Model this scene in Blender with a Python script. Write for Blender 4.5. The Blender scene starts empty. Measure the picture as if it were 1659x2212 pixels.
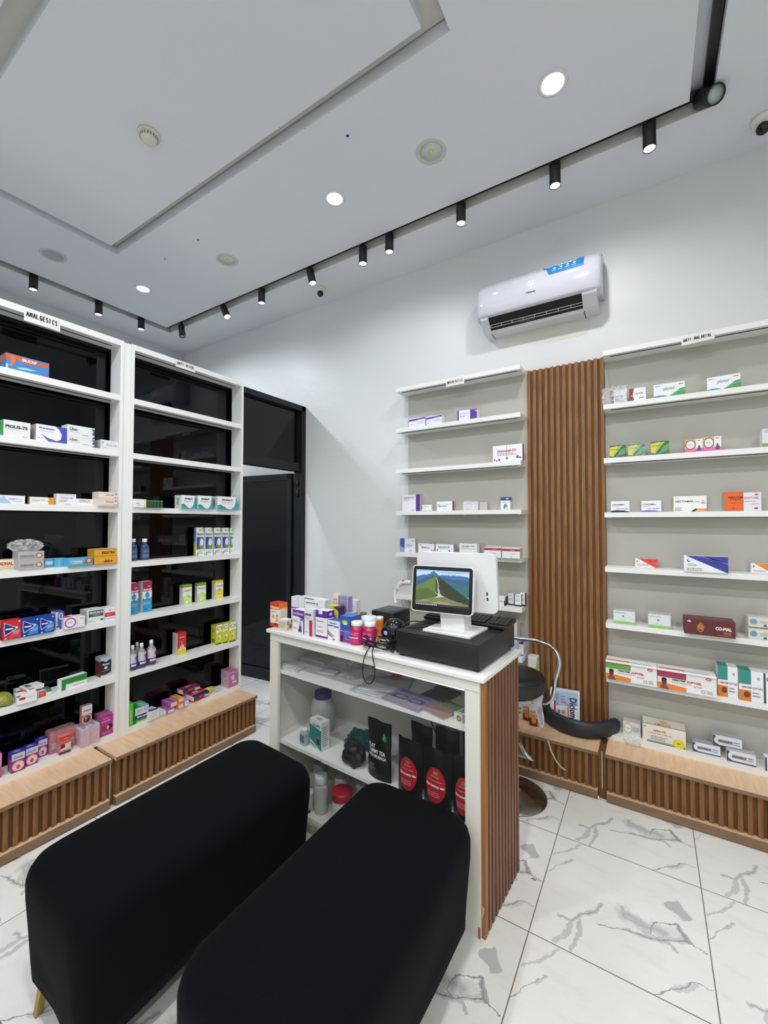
import bpy, bmesh, math, random
import numpy as np
from mathutils import Vector, Matrix
from mathutils.noise import noise as pnoise
random.seed(7)
SC = bpy.context.scene
COL = SC.collection
PI = math.pi
# ---------------------------------------------------------------- camera model (frame 1659 x 2212)
F, CX, CY = 906.834, 829.5, 1106.0
YAW, PITCH, ROLL = -0.563036204, 0.025096571, 0.00160737715
H = 1.6
def _rot():
    c, s = math.cos(YAW), math.sin(YAW)
    Fw = np.array([s, c, 0]); R = np.array([c, -s, 0]); U = np.array([0, 0, 1.])
    f_ = Fw*math.cos(PITCH)+U*math.sin(PITCH); u = U*math.cos(PITCH)-Fw*math.sin(PITCH)
    r = R*math.cos(ROLL)+u*math.sin(ROLL); u2 = u*math.cos(ROLL)-R*math.sin(ROLL)
    return np.array([r, -u2, f_])
RM = _rot(); CAM = np.array([0, 0, H])
def ray(px, py): return RM.T @ np.array([(px-CX)/F, (py-CY)/F, 1.0])
def on(px, py, P, n):
    d = ray(px, py); return CAM + d*(((np.array(P)-CAM) @ np.array(n))/(d @ np.array(n)))
def onz(px, py, z): return on(px, py, (0, 0, z), (0, 0, 1.))
def ony(px, py, y): return on(px, py, (0, y, 0), (0, 1., 0))
def onx(px, py, x): return on(px, py, (x, 0, 0), (1., 0, 0))
cam = bpy.data.cameras.new('camera'); co = bpy.data.objects.new('camera', cam); COL.objects.link(co)
m = Matrix(((RM[0][0], -RM[1][0], -RM[2][0], 0), (RM[0][1], -RM[1][1], -RM[2][1], 0), (RM[0][2], -RM[1][2], -RM[2][2], H), (0, 0, 0, 1)))
co.matrix_world = m
cam.sensor_fit = 'VERTICAL'; cam.sensor_height = 36; cam.lens = F/2212*36; cam.clip_start = 0.02
SC.camera = co
# ---------------------------------------------------------------- materials
def lin(h):
    h = h.lstrip('#'); h = ''.join(c*2 for c in h) if len(h) == 3 else h; v = [int(h[i:i+2], 16)/255 for i in (0, 2, 4)]
    return [x/12.92 if x <= .04045 else ((x+.055)/1.055)**2.4 for x in v]+[1]
_M = {}
def new_mat(name):
    mt = bpy.data.materials.new(name); mt.use_nodes = True
    return mt, mt.node_tree.nodes, mt.node_tree.links, mt.node_tree.nodes['Principled BSDF']
def M(hexc, rough=.5, metal=0, spec=.5, emit=0, trans=0, coat=0, sheen=0):
    k = (hexc, rough, metal, spec, emit, trans, coat, sheen)
    if k in _M: return _M[k]
    mt, n, l, b = new_mat('m_%s_%d' % (hexc.lstrip('#'), len(_M)))
    c = lin(hexc); b.inputs['Base Color'].default_value = c
    b.inputs['Roughness'].default_value = rough; b.inputs['Metallic'].default_value = metal
    b.inputs['Specular IOR Level'].default_value = spec
    if emit: b.inputs['Emission Color'].default_value = c; b.inputs['Emission Strength'].default_value = emit
    if trans: b.inputs['Transmission Weight'].default_value = trans
    if coat: b.inputs['Coat Weight'].default_value = coat
    if sheen: b.inputs['Sheen Weight'].default_value = sheen
    mt.diffuse_color = c
    _M[k] = mt; return mt
def noise_bump(mt, scale, strength, detail=3, dist=.002, rough_var=0):
    n, l = mt.node_tree.nodes, mt.node_tree.links; b = n['Principled BSDF']
    tc = n.new('ShaderNodeTexCoord'); nz = n.new('ShaderNodeTexNoise'); nz.inputs['Scale'].default_value = scale; nz.inputs['Detail'].default_value = detail
    bp = n.new('ShaderNodeBump'); bp.inputs['Strength'].default_value = strength; bp.inputs['Distance'].default_value = dist
    l.new(tc.outputs['Object'], nz.inputs['Vector']); l.new(nz.outputs['Fac'], bp.inputs['Height']); l.new(bp.outputs['Normal'], b.inputs['Normal'])
    return mt
def painted(name, hexc, rough, scale, strength, dist=.01):
    mt, n, l, b = new_mat(name); b.inputs['Base Color'].default_value = lin(hexc); b.inputs['Roughness'].default_value = rough
    return noise_bump(mt, scale, strength, 4, dist)
WALL = painted('wall_gloss_paint', '#DBDDDD', .42, 3.5, .35, .02)
CEIL = painted('ceiling_paint', '#DEE0E4', .85, 60, .05, .002)
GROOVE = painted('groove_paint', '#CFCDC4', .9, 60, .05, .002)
WHITE = painted('white_laminate', '#EDEDEA', .38, 90, .03, .001)
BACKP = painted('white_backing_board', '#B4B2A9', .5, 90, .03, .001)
def wood(name, c1, c2, rough=.5, sc=(1, 1, 12), grain=9):
    mt, n, l, b = new_mat(name)
    tc = n.new('ShaderNodeTexCoord'); mp = n.new('ShaderNodeMapping'); mp.inputs['Scale'].default_value = sc
    nz = n.new('ShaderNodeTexNoise'); nz.inputs['Scale'].default_value = grain; nz.inputs['Detail'].default_value = 6; nz.inputs['Distortion'].default_value = .6
    cr = n.new('ShaderNodeValToRGB'); cr.color_ramp.elements[0].position = .3; cr.color_ramp.elements[1].position = .7
    cr.color_ramp.elements[0].color = lin(c1); cr.color_ramp.elements[1].color = lin(c2)
    l.new(tc.outputs['Object'], mp.inputs['Vector']); l.new(mp.outputs['Vector'], nz.inputs['Vector']); l.new(nz.outputs['Fac'], cr.inputs['Fac']); l.new(cr.outputs['Color'], b.inputs['Base Color'])
    b.inputs['Roughness'].default_value = rough
    return mt
SLAT = wood('walnut_slats', '#74491F', '#94683A', .5, (6, 6, .5), 10)
SLATD = wood('walnut_slats_dull', '#704821', '#8E6237', .55, (6, 6, .5), 10)
SLATB = wood('slat_backing_brown', '#60401C', '#785026', .7, (6, 6, .5), 10)
CSLAT = wood('counter_slats', '#6E4830', '#8A6044', .5, (6, 6, .5), 10)
CPOST = wood('counter_edge_wood', '#8F5A2A', '#A66F38', .5, (6, 6, .5), 10)
OAK = wood('light_oak', '#D9B48E', '#EBC9A6', .42, (3, .5, 3), 14)
OAKY = wood('light_oak_along', '#B98F68', '#D0A67C', .42, (.5, 3, 3), 14)
OAKE = wood('oak_edge', '#7C6148', '#8D7054', .6, (.5, 3, 3), 14)
BLACKGLASS = M('#04050A', .03, 0, .36)
FRAME = M('#15181B', .4, .3)
TRACK = M('#101012', .45)
CHROME = M('#C9CBCE', .12, 1)
GOLD = M('#B7984E', .35, .9)
def fabric():
    mt, n, l, b = new_mat('black_stretch_fabric'); b.inputs['Base Color'].default_value = (.0032, .0034, .0048, 1)
    b.inputs['Roughness'].default_value = .95; b.inputs['Specular IOR Level'].default_value = .08
    b.inputs['Sheen Weight'].default_value = .015
    return noise_bump(mt, 260, .4, 2, .002)
FABRIC = fabric()
def film(name, tint='#FFFFFF', alpha=.25, rough=.12):
    mt = bpy.data.materials.new(name); mt.use_nodes = True; n, l = mt.node_tree.nodes, mt.node_tree.links; n.clear()
    o = n.new('ShaderNodeOutputMaterial'); tr = n.new('ShaderNodeBsdfTransparent'); pr = n.new('ShaderNodeBsdfPrincipled')
    pr.inputs['Base Color'].default_value = lin(tint); pr.inputs['Roughness'].default_value = rough; pr.inputs['Specular IOR Level'].default_value = .8
    mx = n.new('ShaderNodeMixShader'); mx.inputs[0].default_value = alpha
    if alpha > .1:
        tc = n.new('ShaderNodeTexCoord'); nz = n.new('ShaderNodeTexNoise'); nz.inputs['Scale'].default_value = 55; nz.inputs['Detail'].default_value = 3; bp = n.new('ShaderNodeBump'); bp.inputs['Strength'].default_value = 1; bp.inputs['Distance'].default_value = .006
        mr = n.new('ShaderNodeMapRange'); mr.inputs['From Min'].default_value = .42; mr.inputs['From Max'].default_value = .62; mr.inputs['To Min'].default_value = alpha*.5; mr.inputs['To Max'].default_value = min(1, alpha*1.7)
        l.new(tc.outputs['Object'], nz.inputs['Vector']); l.new(nz.outputs['Fac'], bp.inputs['Height']); l.new(bp.outputs['Normal'], pr.inputs['Normal']); l.new(nz.outputs['Fac'], mr.inputs['Value']); l.new(mr.outputs[0], mx.inputs[0])
    l.new(tr.outputs[0], mx.inputs[1]); l.new(pr.outputs[0], mx.inputs[2]); l.new(mx.outputs[0], o.inputs['Surface'])
    return mt
FILM = film('clear_plastic_film', '#E8ECEE', .28, .1)
WRAP = film('clear_shrink_wrap', '#F2F4F6', .14, .08)
GLASSP = film('counter_glass', '#6A7270', .045, .04)
def marble():
    mt, n, l, b = new_mat('marble_floor_tiles')
    X0, Y0, TX, TY = -.418, 2.334, .592, .606
    tc = n.new('ShaderNodeTexCoord')
    def math_(op, a, bb=None, clamp=False):
        q = n.new('ShaderNodeMath'); q.operation = op; q.use_clamp = clamp
        for i, v in enumerate((a, bb)):
            if v is None: continue
            if isinstance(v, (int, float)): q.inputs[i].default_value = v
            else: l.new(v, q.inputs[i])
        return q.outputs[0]
    def vm(op, a, bb=None, sc=None):
        q = n.new('ShaderNodeVectorMath'); q.operation = op
        for i, v in enumerate((a, bb)):
            if v is None: continue
            if isinstance(v, tuple): q.inputs[i].default_value = v
            else: l.new(v, q.inputs[i])
        if sc is not None:
            if isinstance(sc, (int, float)): q.inputs['Scale'].default_value = sc
            else: l.new(sc, q.inputs['Scale'])
        return q.outputs['Value'] if op in ('DOT_PRODUCT', 'LENGTH') else q.outputs[0]
    p = vm('DIVIDE', vm('SUBTRACT', tc.outputs['Object'], (X0, Y0, 0)), (TX, TY, 1))
    fr = vm('FRACTION', p)
    uv = vm('MULTIPLY', fr, (1, 1, 0))
    sx = n.new('ShaderNodeSeparateXYZ'); l.new(uv, sx.inputs[0])
    gx = math_('MINIMUM', sx.outputs[0], math_('SUBTRACT', 1, sx.outputs[0])); gy = math_('MINIMUM', sx.outputs[1], math_('SUBTRACT', 1, sx.outputs[1]))
    g = math_('MINIMUM', gx, gy); grout = math_('LESS_THAN', g, .0032)
    nz = n.new('ShaderNodeTexNoise'); nz.inputs['Scale'].default_value = 9; nz.inputs['Detail'].default_value = 9; nz.inputs['Roughness'].default_value = .7; l.new(uv, nz.inputs['Vector'])
    w = vm('ADD', uv, vm('SCALE', vm('SUBTRACT', nz.outputs['Color'], (.5, .5, .5)), None, .075)); w = vm('MULTIPLY', w, (1, 1, 0))
    nw = n.new('ShaderNodeTexNoise'); nw.inputs['Scale'].default_value = 11; nw.inputs['Detail'].default_value = 3; l.new(uv, nw.inputs['Vector'])
    A_ = [(.152, .229), (.225, .234), (.276, .314), (.365, .394), (.395, .465)]; B_ = [(.225, .234), (.235, .154), (.162, .032)]
    C_ = [(.386, .293), (.532, .344), (.717, .376), (.878, .475), (.989, .431)]; D_ = [(.878, .475), (.831, .576), (.697, .501), (.675, .402), (.728, .383)]
    strokes = [(A_, .016, .38, 5), (A_, .0035, .75, 3), (B_, .020, .36, 5), ([(.27, .26), (.284, .16), (.247, .013)], .013, .40, 5), (C_, .0045, .85, 3), (C_[1:4], .020, .34, 5),
        (D_, .0055, .8, 3), ([(.89, .47), (.86, .53), (.83, .57)], .018, .6, 4), ([(.512, .52), (.539, .444), (.619, .429), (.7, .45)], .010, .5, 4), ([(.55, .48), (.64, .45), (.76, .45)], .075, .5, 1.1),
        ([(.80, .70), (.83, .735), (.85, .695), (.89, .675)], .036, .48, 6), ([(.718, .391), (.781, .393), (.815, .358)], .013, .42, 5), ([(.684, -.014), (.76, .062), (.908, .207), (.985, .207)], .004, .75, 3),
        ([(.80, .10), (.908, .19)], .018, .26, 4), ([(.003, .558), (.087, .686), (.152, .782)], .0038, .55, 3), ([(.10, .70), (.152, .775)], .010, .3, 4), ([(.015, .761), (.092, .837), (.19, .983)], .010, .36, 5)]
    tot = None
    for pts, wd, al, kk in strokes:
        d = None
        for a, c in zip(pts[:-1], pts[1:]):
            ab = (c[0]-a[0], c[1]-a[1], 0); L2 = ab[0]**2+ab[1]**2
            pa = vm('SUBTRACT', w, (a[0], a[1], 0)); t = math_('MULTIPLY', vm('DOT_PRODUCT', pa, ab), 1/L2, True)
            v = n.new('ShaderNodeVectorMath'); v.operation = 'SCALE'; v.inputs[0].default_value = ab; l.new(t, v.inputs['Scale'])
            dd = vm('LENGTH', vm('SUBTRACT', pa, v.outputs[0])); d = dd if d is None else math_('MINIMUM', d, dd)
        wv = math_('MULTIPLY', math_('ADD', math_('MULTIPLY', math_('POWER', nw.outputs['Fac'], 2.0), 3.4), .15), wd)
        s = math_('MULTIPLY', math_('MULTIPLY', math_('SUBTRACT', 1, math_('DIVIDE', d, wv), True), kk, True), al)
        tot = s if tot is None else math_('MAXIMUM', tot, s)
    cloud = n.new('ShaderNodeTexNoise'); cloud.inputs['Scale'].default_value = 3.2; cloud.inputs['Detail'].default_value = 8; cloud.inputs['Roughness'].default_value = .65
    l.new(vm('MULTIPLY', uv, (1, 2.2, 0)), cloud.inputs['Vector'])
    cf = math_('MULTIPLY', math_('SUBTRACT', cloud.outputs['Fac'], .5, True), 1.3, True)
    def mix(f, a, c):
        q = n.new('ShaderNodeMix'); q.data_type = 'RGBA'; l.new(f, q.inputs[0])
        for i, v in ((6, a), (7, c)):
            if isinstance(v, list): q.inputs[i].default_value = v
            else: l.new(v, q.inputs[i])
        return q.outputs[2]
    c = mix(cf, lin('#F3F2EE'), lin('#D2D4D1')); c = mix(tot, c, lin('#7C8082')); c = mix(grout, c, lin('#7A7069'))
    l.new(c, b.inputs['Base Color']); b.inputs['Roughness'].default_value = .12; b.inputs['Specular IOR Level'].default_value = .45
    return mt
MARBLE = marble()
# ---------------------------------------------------------------- mesh builder
class MB:
    def __init__(s): s.v = []; s.f = []; s.m = []; s.mats = []; s.sm = []
    def mi(s, mt):
        if mt not in s.mats: s.mats.append(mt)
        return s.mats.index(mt)
    def add(s, vs, fs, mt, smooth=False, X=None):
        o = len(s.v)
        s.v += [tuple(X @ Vector(v)) if X is not None else tuple(v) for v in vs]
        i = s.mi(mt)
        for f in fs: s.f.append([o+k for k in f]); s.m.append(i); s.sm.append(smooth)
        return s
    def box(s, a, b, mt, X=None, bev=0):
        x0, y0, z0 = [min(p, q) for p, q in zip(a, b)]; x1, y1, z1 = [max(p, q) for p, q in zip(a, b)]
        if bev:
            bm = bmesh.new(); bmesh.ops.create_cube(bm, size=1)
            for v in bm.verts: v.co = Vector(((x0+x1)/2+v.co.x*(x1-x0), (y0+y1)/2+v.co.y*(y1-y0), (z0+z1)/2+v.co.z*(z1-z0)))
            bmesh.ops.bevel(bm, geom=bm.edges[:], offset=bev, segments=3, affect='EDGES', profile=.5)
            bm.verts.index_update(); s.add([v.co for v in bm.verts], [[v.index for v in f.verts] for f in bm.faces], mt, True, X); bm.free(); return s
        vs = [(x0, y0, z0), (x1, y0, z0), (x1, y1, z0), (x0, y1, z0), (x0, y0, z1), (x1, y0, z1), (x1, y1, z1), (x0, y1, z1)]
        return s.add(vs, [(0, 3, 2, 1), (4, 5, 6, 7), (0, 1, 5, 4), (1, 2, 6, 5), (2, 3, 7, 6), (3, 0, 4, 7)], mt, False, X)
    def lathe(s, prof, mt, seg=24, c=(0, 0, 0), X=None, smooth=True):
        vs = []; fs = []
        for r, z in prof:
            for k in range(seg):
                a = 2*PI*k/seg; vs.append((c[0]+r*math.cos(a), c[1]+r*math.sin(a), c[2]+z))
        for i in range(len(prof)-1):
            for k in range(seg): k2 = (k+1) % seg; fs.append((i*seg+k, i*seg+k2, (i+1)*seg+k2, (i+1)*seg+k))
        if prof[0][0] > 1e-6: fs.append([k for k in range(seg)][::-1])
        if prof[-1][0] > 1e-6: fs.append([(len(prof)-1)*seg+k for k in range(seg)])
        return s.add(vs, fs, mt, smooth, X)
    def tube(s, pts, r, mt, seg=10, X=None, smooth=3, close=False):
        P = [Vector(p) for p in pts]
        if smooth and len(P) > 2:
            Q = []; n = len(P)
            for i in range(n if close else n-1):
                p0 = P[(i-1) % n] if (close or i) else P[0]; p1 = P[i]; p2 = P[(i+1) % n]; p3 = P[(i+2) % n] if (close or i+2 < n) else P[-1]
                for k in range(smooth*2):
                    t = k/(smooth*2); Q.append(.5*((2*p1)+(-p0+p2)*t+(2*p0-5*p1+4*p2-p3)*t*t+(-p0+3*p1-3*p2+p3)*t**3))
            if not close: Q.append(P[-1])
            P = Q
        n = len(P); vs = []; fs = []; up = None
        R = r if isinstance(r, (list, tuple)) else [r]*n
        if len(R) != n: R = [R[min(len(R)-1, int(i*len(R)/n))] for i in range(n)]
        for i in range(n):
            t = (P[(i+1) % n]-P[i-1]) if close else (P[min(i+1, n-1)]-P[max(i-1, 0)])
            t = t.normalized() if t.length > 1e-9 else Vector((0, 0, 1))
            if up is None: up = t.orthogonal().normalized()
            up = (up-t*up.dot(t)); up = up.normalized() if up.length > 1e-6 else t.orthogonal().normalized()
            sd = t.cross(up)
            for k in range(seg):
                a = 2*PI*k/seg; vs.append(P[i]+(up*math.cos(a)+sd*math.sin(a))*R[i])
        for i in range(n if close else n-1):
            j = (i+1) % n
            for k in range(seg): k2 = (k+1) % seg; fs.append((i*seg+k, i*seg+k2, j*seg+k2, j*seg+k))
        if not close: fs.append([k for k in range(seg)][::-1]); fs.append([(n-1)*seg+k for k in range(seg)])
        return s.add(vs, fs, mt, True, X)
    def poly(s, pts, mt, X=None): return s.add(pts, [list(range(len(pts)))], mt, False, X)
    def prism(s, pts, d, mt, X=None):
        # pts: closed outline of 3D points, d: extrusion vector
        n = len(pts); d = Vector(d); vs = [Vector(p) for p in pts]+[Vector(p)+d for p in pts]
        fs = [list(range(n))[::-1], list(range(n, 2*n))]+[(i, (i+1) % n, n+(i+1) % n, n+i) for i in range(n)]
        return s.add(vs, fs, mt, False, X)
    def build(s, name, parent=None, loc=None, rotz=0):
        me = bpy.data.meshes.new(name); me.from_pydata(s.v, [], s.f)
        for mt in s.mats: me.materials.append(mt)
        me.polygons.foreach_set('material_index', s.m); me.polygons.foreach_set('use_smooth', s.sm)
        me.update(); o = bpy.data.objects.new(name, me); COL.objects.link(o)
        if parent: o.parent = parent
        if loc is not None: o.location = loc
        if rotz: o.rotation_euler = (0, 0, rotz)
        return o
def tag(o, label=None, cat=None, group=None, kind=None):
    if label: o['label'] = label
    if cat: o['category'] = cat
    if group: o['group'] = group
    if kind: o['kind'] = kind
    return o
def thing(name, label, cat, loc=(0, 0, 0), rotz=0, group=None):
    o = bpy.data.objects.new(name, None); COL.objects.link(o); o.location = loc; o.rotation_euler = (0, 0, rotz); o.empty_display_size = .05
    return tag(o, label, cat, group)
def struct(name, mb): return tag(mb.build(name), kind='structure')
# ---------------------------------------------------------------- lettering
_T = {}
def text_mesh(txt, shear=0, bold=.012):
    k = (txt, shear, bold)
    if k in _T: return _T[k]
    cu = bpy.data.curves.new('lettering', 'FONT'); cu.body = txt; cu.size = 1; cu.shear = shear; cu.offset = bold; cu.resolution_u = 2; cu.fill_mode = 'FRONT'
    o = bpy.data.objects.new('lettering', cu); COL.objects.link(o)
    bpy.context.view_layer.update()
    me = bpy.data.meshes.new_from_object(o.evaluated_get(bpy.context.evaluated_depsgraph_get()))
    vs = [tuple(v.co) for v in me.vertices]; fs = [list(p.vertices) for p in me.polygons]
    bpy.data.objects.remove(o); bpy.data.meshes.remove(me); bpy.data.curves.remove(cu)
    if vs:
        xs = [v[0] for v in vs]; ys = [v[1] for v in vs]; x0, x1, y0, y1 = min(xs), max(xs), min(ys), max(ys)
        vs = [((v[0]-x0)/(x1-x0 or 1), (v[1]-y0)/(y1-y0 or 1)) for v in vs]
    _T[k] = (vs, fs); return _T[k]
def face_map(face, w, h, d):
    if face == 'F': return lambda u, v, e: ((u-.5)*w, -e, v*h)
    if face == 'R': return lambda u, v, e: (w/2+e, u*d, v*h)
    if face == 'L': return lambda u, v, e: (-w/2-e, (1-u)*d, v*h)
    if face == 'T': return lambda u, v, e: ((u-.5)*w, v*d, h+e)
def draw(mb, fm, items, X=None, rough=.45, e0=.0003, emit=0, de=.00015):
    e = e0
    for it in items:
        k = it[0]; e += de
        if k == 'r' and getattr(fm, 'curved', 0):
            _, u0, v0, u1, v1, c = it; vs = []; fs = []
            for i in range(9): vs += [fm(u0+(u1-u0)*i/8, v0, e), fm(u0+(u1-u0)*i/8, v1, e)]
            for i in range(8): fs.append((2*i, 2*i+2, 2*i+3, 2*i+1))
            mb.add(vs, fs, M(c, rough, emit=emit), False, X); continue
        if k == 'r': _, u0, v0, u1, v1, c = it; pts = [(u0, v0), (u1, v0), (u1, v1), (u0, v1)]
        elif k == 'p': _, pts, c = it
        elif k == 'e' and getattr(fm, 'curved', 0):
            _, cu, cv, ru, rv, c = it; vs = [fm(cu, cv, e)]; fs = []
            for j in range(1, 6):
                for i in range(24): vs.append(fm(cu+ru*j/5*math.cos(2*PI*i/24), cv+rv*j/5*math.sin(2*PI*i/24), e))
            for i in range(24): fs.append((0, 1+i, 1+(i+1) % 24))
            for j in range(4):
                for i in range(24): a, b2 = 1+j*24+i, 1+j*24+(i+1) % 24; fs.append((a, a+24, b2+24, b2))
            mb.add(vs, fs, M(c, rough, emit=emit), False, X); continue
        elif k == 'e': _, cu, cv, ru, rv, c = it; pts = [(cu+ru*math.cos(2*PI*i/24), cv+rv*math.sin(2*PI*i/24)) for i in range(24)]
        elif k == 'o':
            _, cu, cv, ru, rv, th, c = it; vs = []; fs = []
            for i in range(28):
                a = 2*PI*i/28; vs += [fm(cu+ru*math.cos(a), cv+rv*math.sin(a), e), fm(cu+ru*(1-th)*math.cos(a), cv+rv*(1-th)*math.sin(a), e)]
            for i in range(28): j = (i+1) % 28; fs.append((2*i, 2*j, 2*j+1, 2*i+1))
            mb.add(vs, fs, M(c, rough, emit=emit), False, X); continue
        elif k == 't':
            u0, v0, u1, v1, txt, c = it[1:7]; sh = it[7] if len(it) > 7 else 0; bd = it[8] if len(it) > 8 else .012
            vs, fs = text_mesh(txt, sh, bd); mb.add([fm(u0+(u1-u0)*a, v0+(v1-v0)*b, e) for a, b in vs], fs, M(c, rough, emit=emit), False, X); continue
        elif k == 'v':   # text running down the face
            u0, v0, u1, v1, txt, c = it[1:7]
            vs, fs = text_mesh(txt, .0, .03); mb.add([fm(u0+(u1-u0)*b, v1-(v1-v0)*a, e) for a, b in vs], fs, M(c, rough, emit=emit), False, X); continue
        elif k == 'l':
            _, u0, v0, u1, v1, n_, c = it; rr = random.Random(int(u0*100)+n_)
            vs = []; fs = []
            for i in range(n_):
                vv = v1-(v1-v0)*(i+.5)/n_; hh = (v1-v0)/n_*.22; x = u0; xe = u0+(u1-u0)*rr.uniform(.75, 1)
                while x < xe:
                    ww = (u1-u0)*rr.uniform(.06, .16); o = len(vs); x2 = min(x+ww, xe)
                    vs += [fm(x, vv-hh, e), fm(x2, vv-hh, e), fm(x2, vv+hh, e), fm(x, vv+hh, e)]; fs.append((o, o+1, o+2, o+3)); x = x2+(u1-u0)*.03
            mb.add(vs, fs, M(c, rough, emit=emit), False, X); continue
        mb.add([fm(u, v, e) for u, v in pts], [list(range(len(pts)))], M(c, rough, emit=emit), False, X)
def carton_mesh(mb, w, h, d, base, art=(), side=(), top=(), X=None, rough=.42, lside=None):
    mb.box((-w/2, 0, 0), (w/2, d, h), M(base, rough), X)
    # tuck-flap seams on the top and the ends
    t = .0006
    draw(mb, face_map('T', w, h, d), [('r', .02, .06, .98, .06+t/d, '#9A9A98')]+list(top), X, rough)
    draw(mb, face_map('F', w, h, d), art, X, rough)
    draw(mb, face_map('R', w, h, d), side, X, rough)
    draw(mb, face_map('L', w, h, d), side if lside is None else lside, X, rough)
def carton(label, loc, rotz, w, h, d, base, art=(), side=(), top=(), group=None, cat='medicine box', rough=.42, wrap=False, name='medicine_box', lside=None, tilt=None):
    mb = MB(); X = None
    if tilt is not None: X = tilt
    carton_mesh(mb, w, h, d, base, art, side, top, X, rough, lside)
    if not wrap: return tag(mb.build(name, None, loc, rotz), label, cat, group)
    o = mb.build(name, None, loc, rotz); tag(o, label, cat, group)
    wb = crumple_box(w+.004, h+.004, d+.004, .0025, WRAP, (0, -.002, 0)); wb.build('plastic_wrap', o)
    return o
def crumple_box(w, h, d, amp, mt, off=(0, 0, 0), n=7, seed=0):
    mb = MB(); bm = bmesh.new(); bmesh.ops.create_cube(bm, size=1); bmesh.ops.subdivide_edges(bm, edges=bm.edges[:], cuts=n, use_grid_fill=True)
    for v in bm.verts:
        c = v.co; p = Vector(((c.x)*w, (c.y+.5)*d, (c.z+.5)*h)); nn = Vector((c.x, c.y, c.z)).normalized()
        k = pnoise(Vector((p.x*60+seed, p.y*60, p.z*60)))*amp*1.6+abs(pnoise(Vector((p.x*25, p.y*25+seed, p.z*25))))*amp
        q = p+nn*k; q.z = max(q.z, 0.0005); v.co = q+Vector(off)
    bm.verts.index_update(); mb.add([v.co for v in bm.verts], [[v.index for v in f.verts] for f in bm.faces], mt, False); bm.free(); return mb
def blob(rx, ry, rz, amp, mt, seed=0, freq=1.6, flat=True, sub=4, ridge=False):
    mb = MB(); bm = bmesh.new(); bmesh.ops.create_icosphere(bm, subdivisions=sub, radius=1)
    for v in bm.verts:
        c = v.co.copy(); k = pnoise(c*freq+Vector((seed, 0, 0)))+.5*pnoise(c*freq*2.3+Vector((0, seed, 0)))+.3*pnoise(c*freq*5)
        if ridge: k = abs(k)*-1.2+.3
        c *= 1+amp*k; v.co = Vector((c.x*rx, c.y*ry, max(c.z, -.8 if flat else -9)*rz))
    z0 = min(v.co.z for v in bm.verts)
    for v in bm.verts: v.co.z -= z0
    bm.verts.index_update(); mb.add([v.co for v in bm.verts], [[v.index for v in f.verts] for f in bm.faces], mt, not ridge); bm.free(); return mb
# ================================================================= ROOM
YB = 3.09; XL = -4.96; XR = 2.0; YN = -2.2; ZC = 3.72; XP = -2.90
fl = MB(); fl.box((XL-.1, YN-.1, -.1), (XR+.1, YB+.1, 0), MARBLE); struct('floor', fl)
w = MB(); w.box((XL-.1, YB, 0), (XR+.1, YB+.1, 3.95), WALL); struct('wall_back', w)
w = MB(); w.box((XL-.1, YN, 0), (XL, YB, 3.95), WALL); struct('wall_left', w)
w = MB(); w.box((XR, YN, 0), (XR+.1, YB, 3.95), WALL); struct('wall_right', w)
w = MB(); w.box((XL-.1, YN-.1, 0), (XR+.1, YN, 3.95), WALL); struct('wall_front', w)
def ring(mb, xo0, yo0, xo1, yo1, xi0, yi0, xi1, yi1, z0, z1, mt):
    mb.box((xo0, yo0, z0), (xo1, yi0, z1), mt); mb.box((xo0, yi1, z0), (xo1, yo1, z1), mt)
    mb.box((xo0, yi0, z0), (xi0, yi1, z1), mt); mb.box((xi1, yi0, z0), (xo1, yi1, z1), mt)
SX0, SX1, SY0, SY1 = -4.417, .197, -1.0, 2.56     # centre panel of the ceiling
SW = .10
c = MB(); c.box((XL-.1, YN-.1, 3.81), (XR+.1, YB+.1, 3.9), CEIL)
ring(c, XL-.1, YN-.1, XR+.1, YB+.1, SX0-SW, SY0-SW, SX1+SW, SY1+SW*.95, ZC, 3.811, CEIL)
ring(c, SX0, SY0, SX1, SY1, -3.545, .573, -.70, 1.638, ZC, 3.811, CEIL)
c.box((-3.466, .673, ZC), (-.80, 1.561, 3.811), CEIL)
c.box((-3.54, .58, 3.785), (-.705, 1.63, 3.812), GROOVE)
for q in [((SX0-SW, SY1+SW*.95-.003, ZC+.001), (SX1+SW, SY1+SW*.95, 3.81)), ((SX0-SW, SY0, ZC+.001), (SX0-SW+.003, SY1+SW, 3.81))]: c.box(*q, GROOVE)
struct('ceiling', c)
# paint stains of mould on the ceiling: small dark spots
for i, (px, py, cc, r_) in enumerate([(751, 293, '#2A3A9A', .009), (428, 518, '#20222C', .008), (356, 559, '#20222C', .006)]):
    P = onz(px, py, ZC); s = MB(); s.lathe([(r_, -.0012), (r_*.8, .0)], M(cc, .7), 12); s.build('trim_%d' % (i+1), None, tuple(P)); tag(bpy.data.objects['trim_%d' % (i+1)], kind='structure')
# glazed partition
WH = 2.735
g = MB()
for y0, y1 in ((-2.2, -.6), (-.6, .36), (.36, 1.36), (1.36, 2.27)):
    g.box((XP-.06, y0, 0), (XP, y0+.05, WH), FRAME)
g.box((XP-.06, -2.2, WH-.05), (XP, 2.32, WH), FRAME); g.box((XP-.06, -2.2, 0), (XP, 2.32, .10), FRAME)
wi = struct('window_1', g)
gp = MB(); gp.box((XP-.035, -2.2, .1), (XP-.027, 2.27, WH-.05), BLACKGLASS); gp.build('pane', wi)
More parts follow.
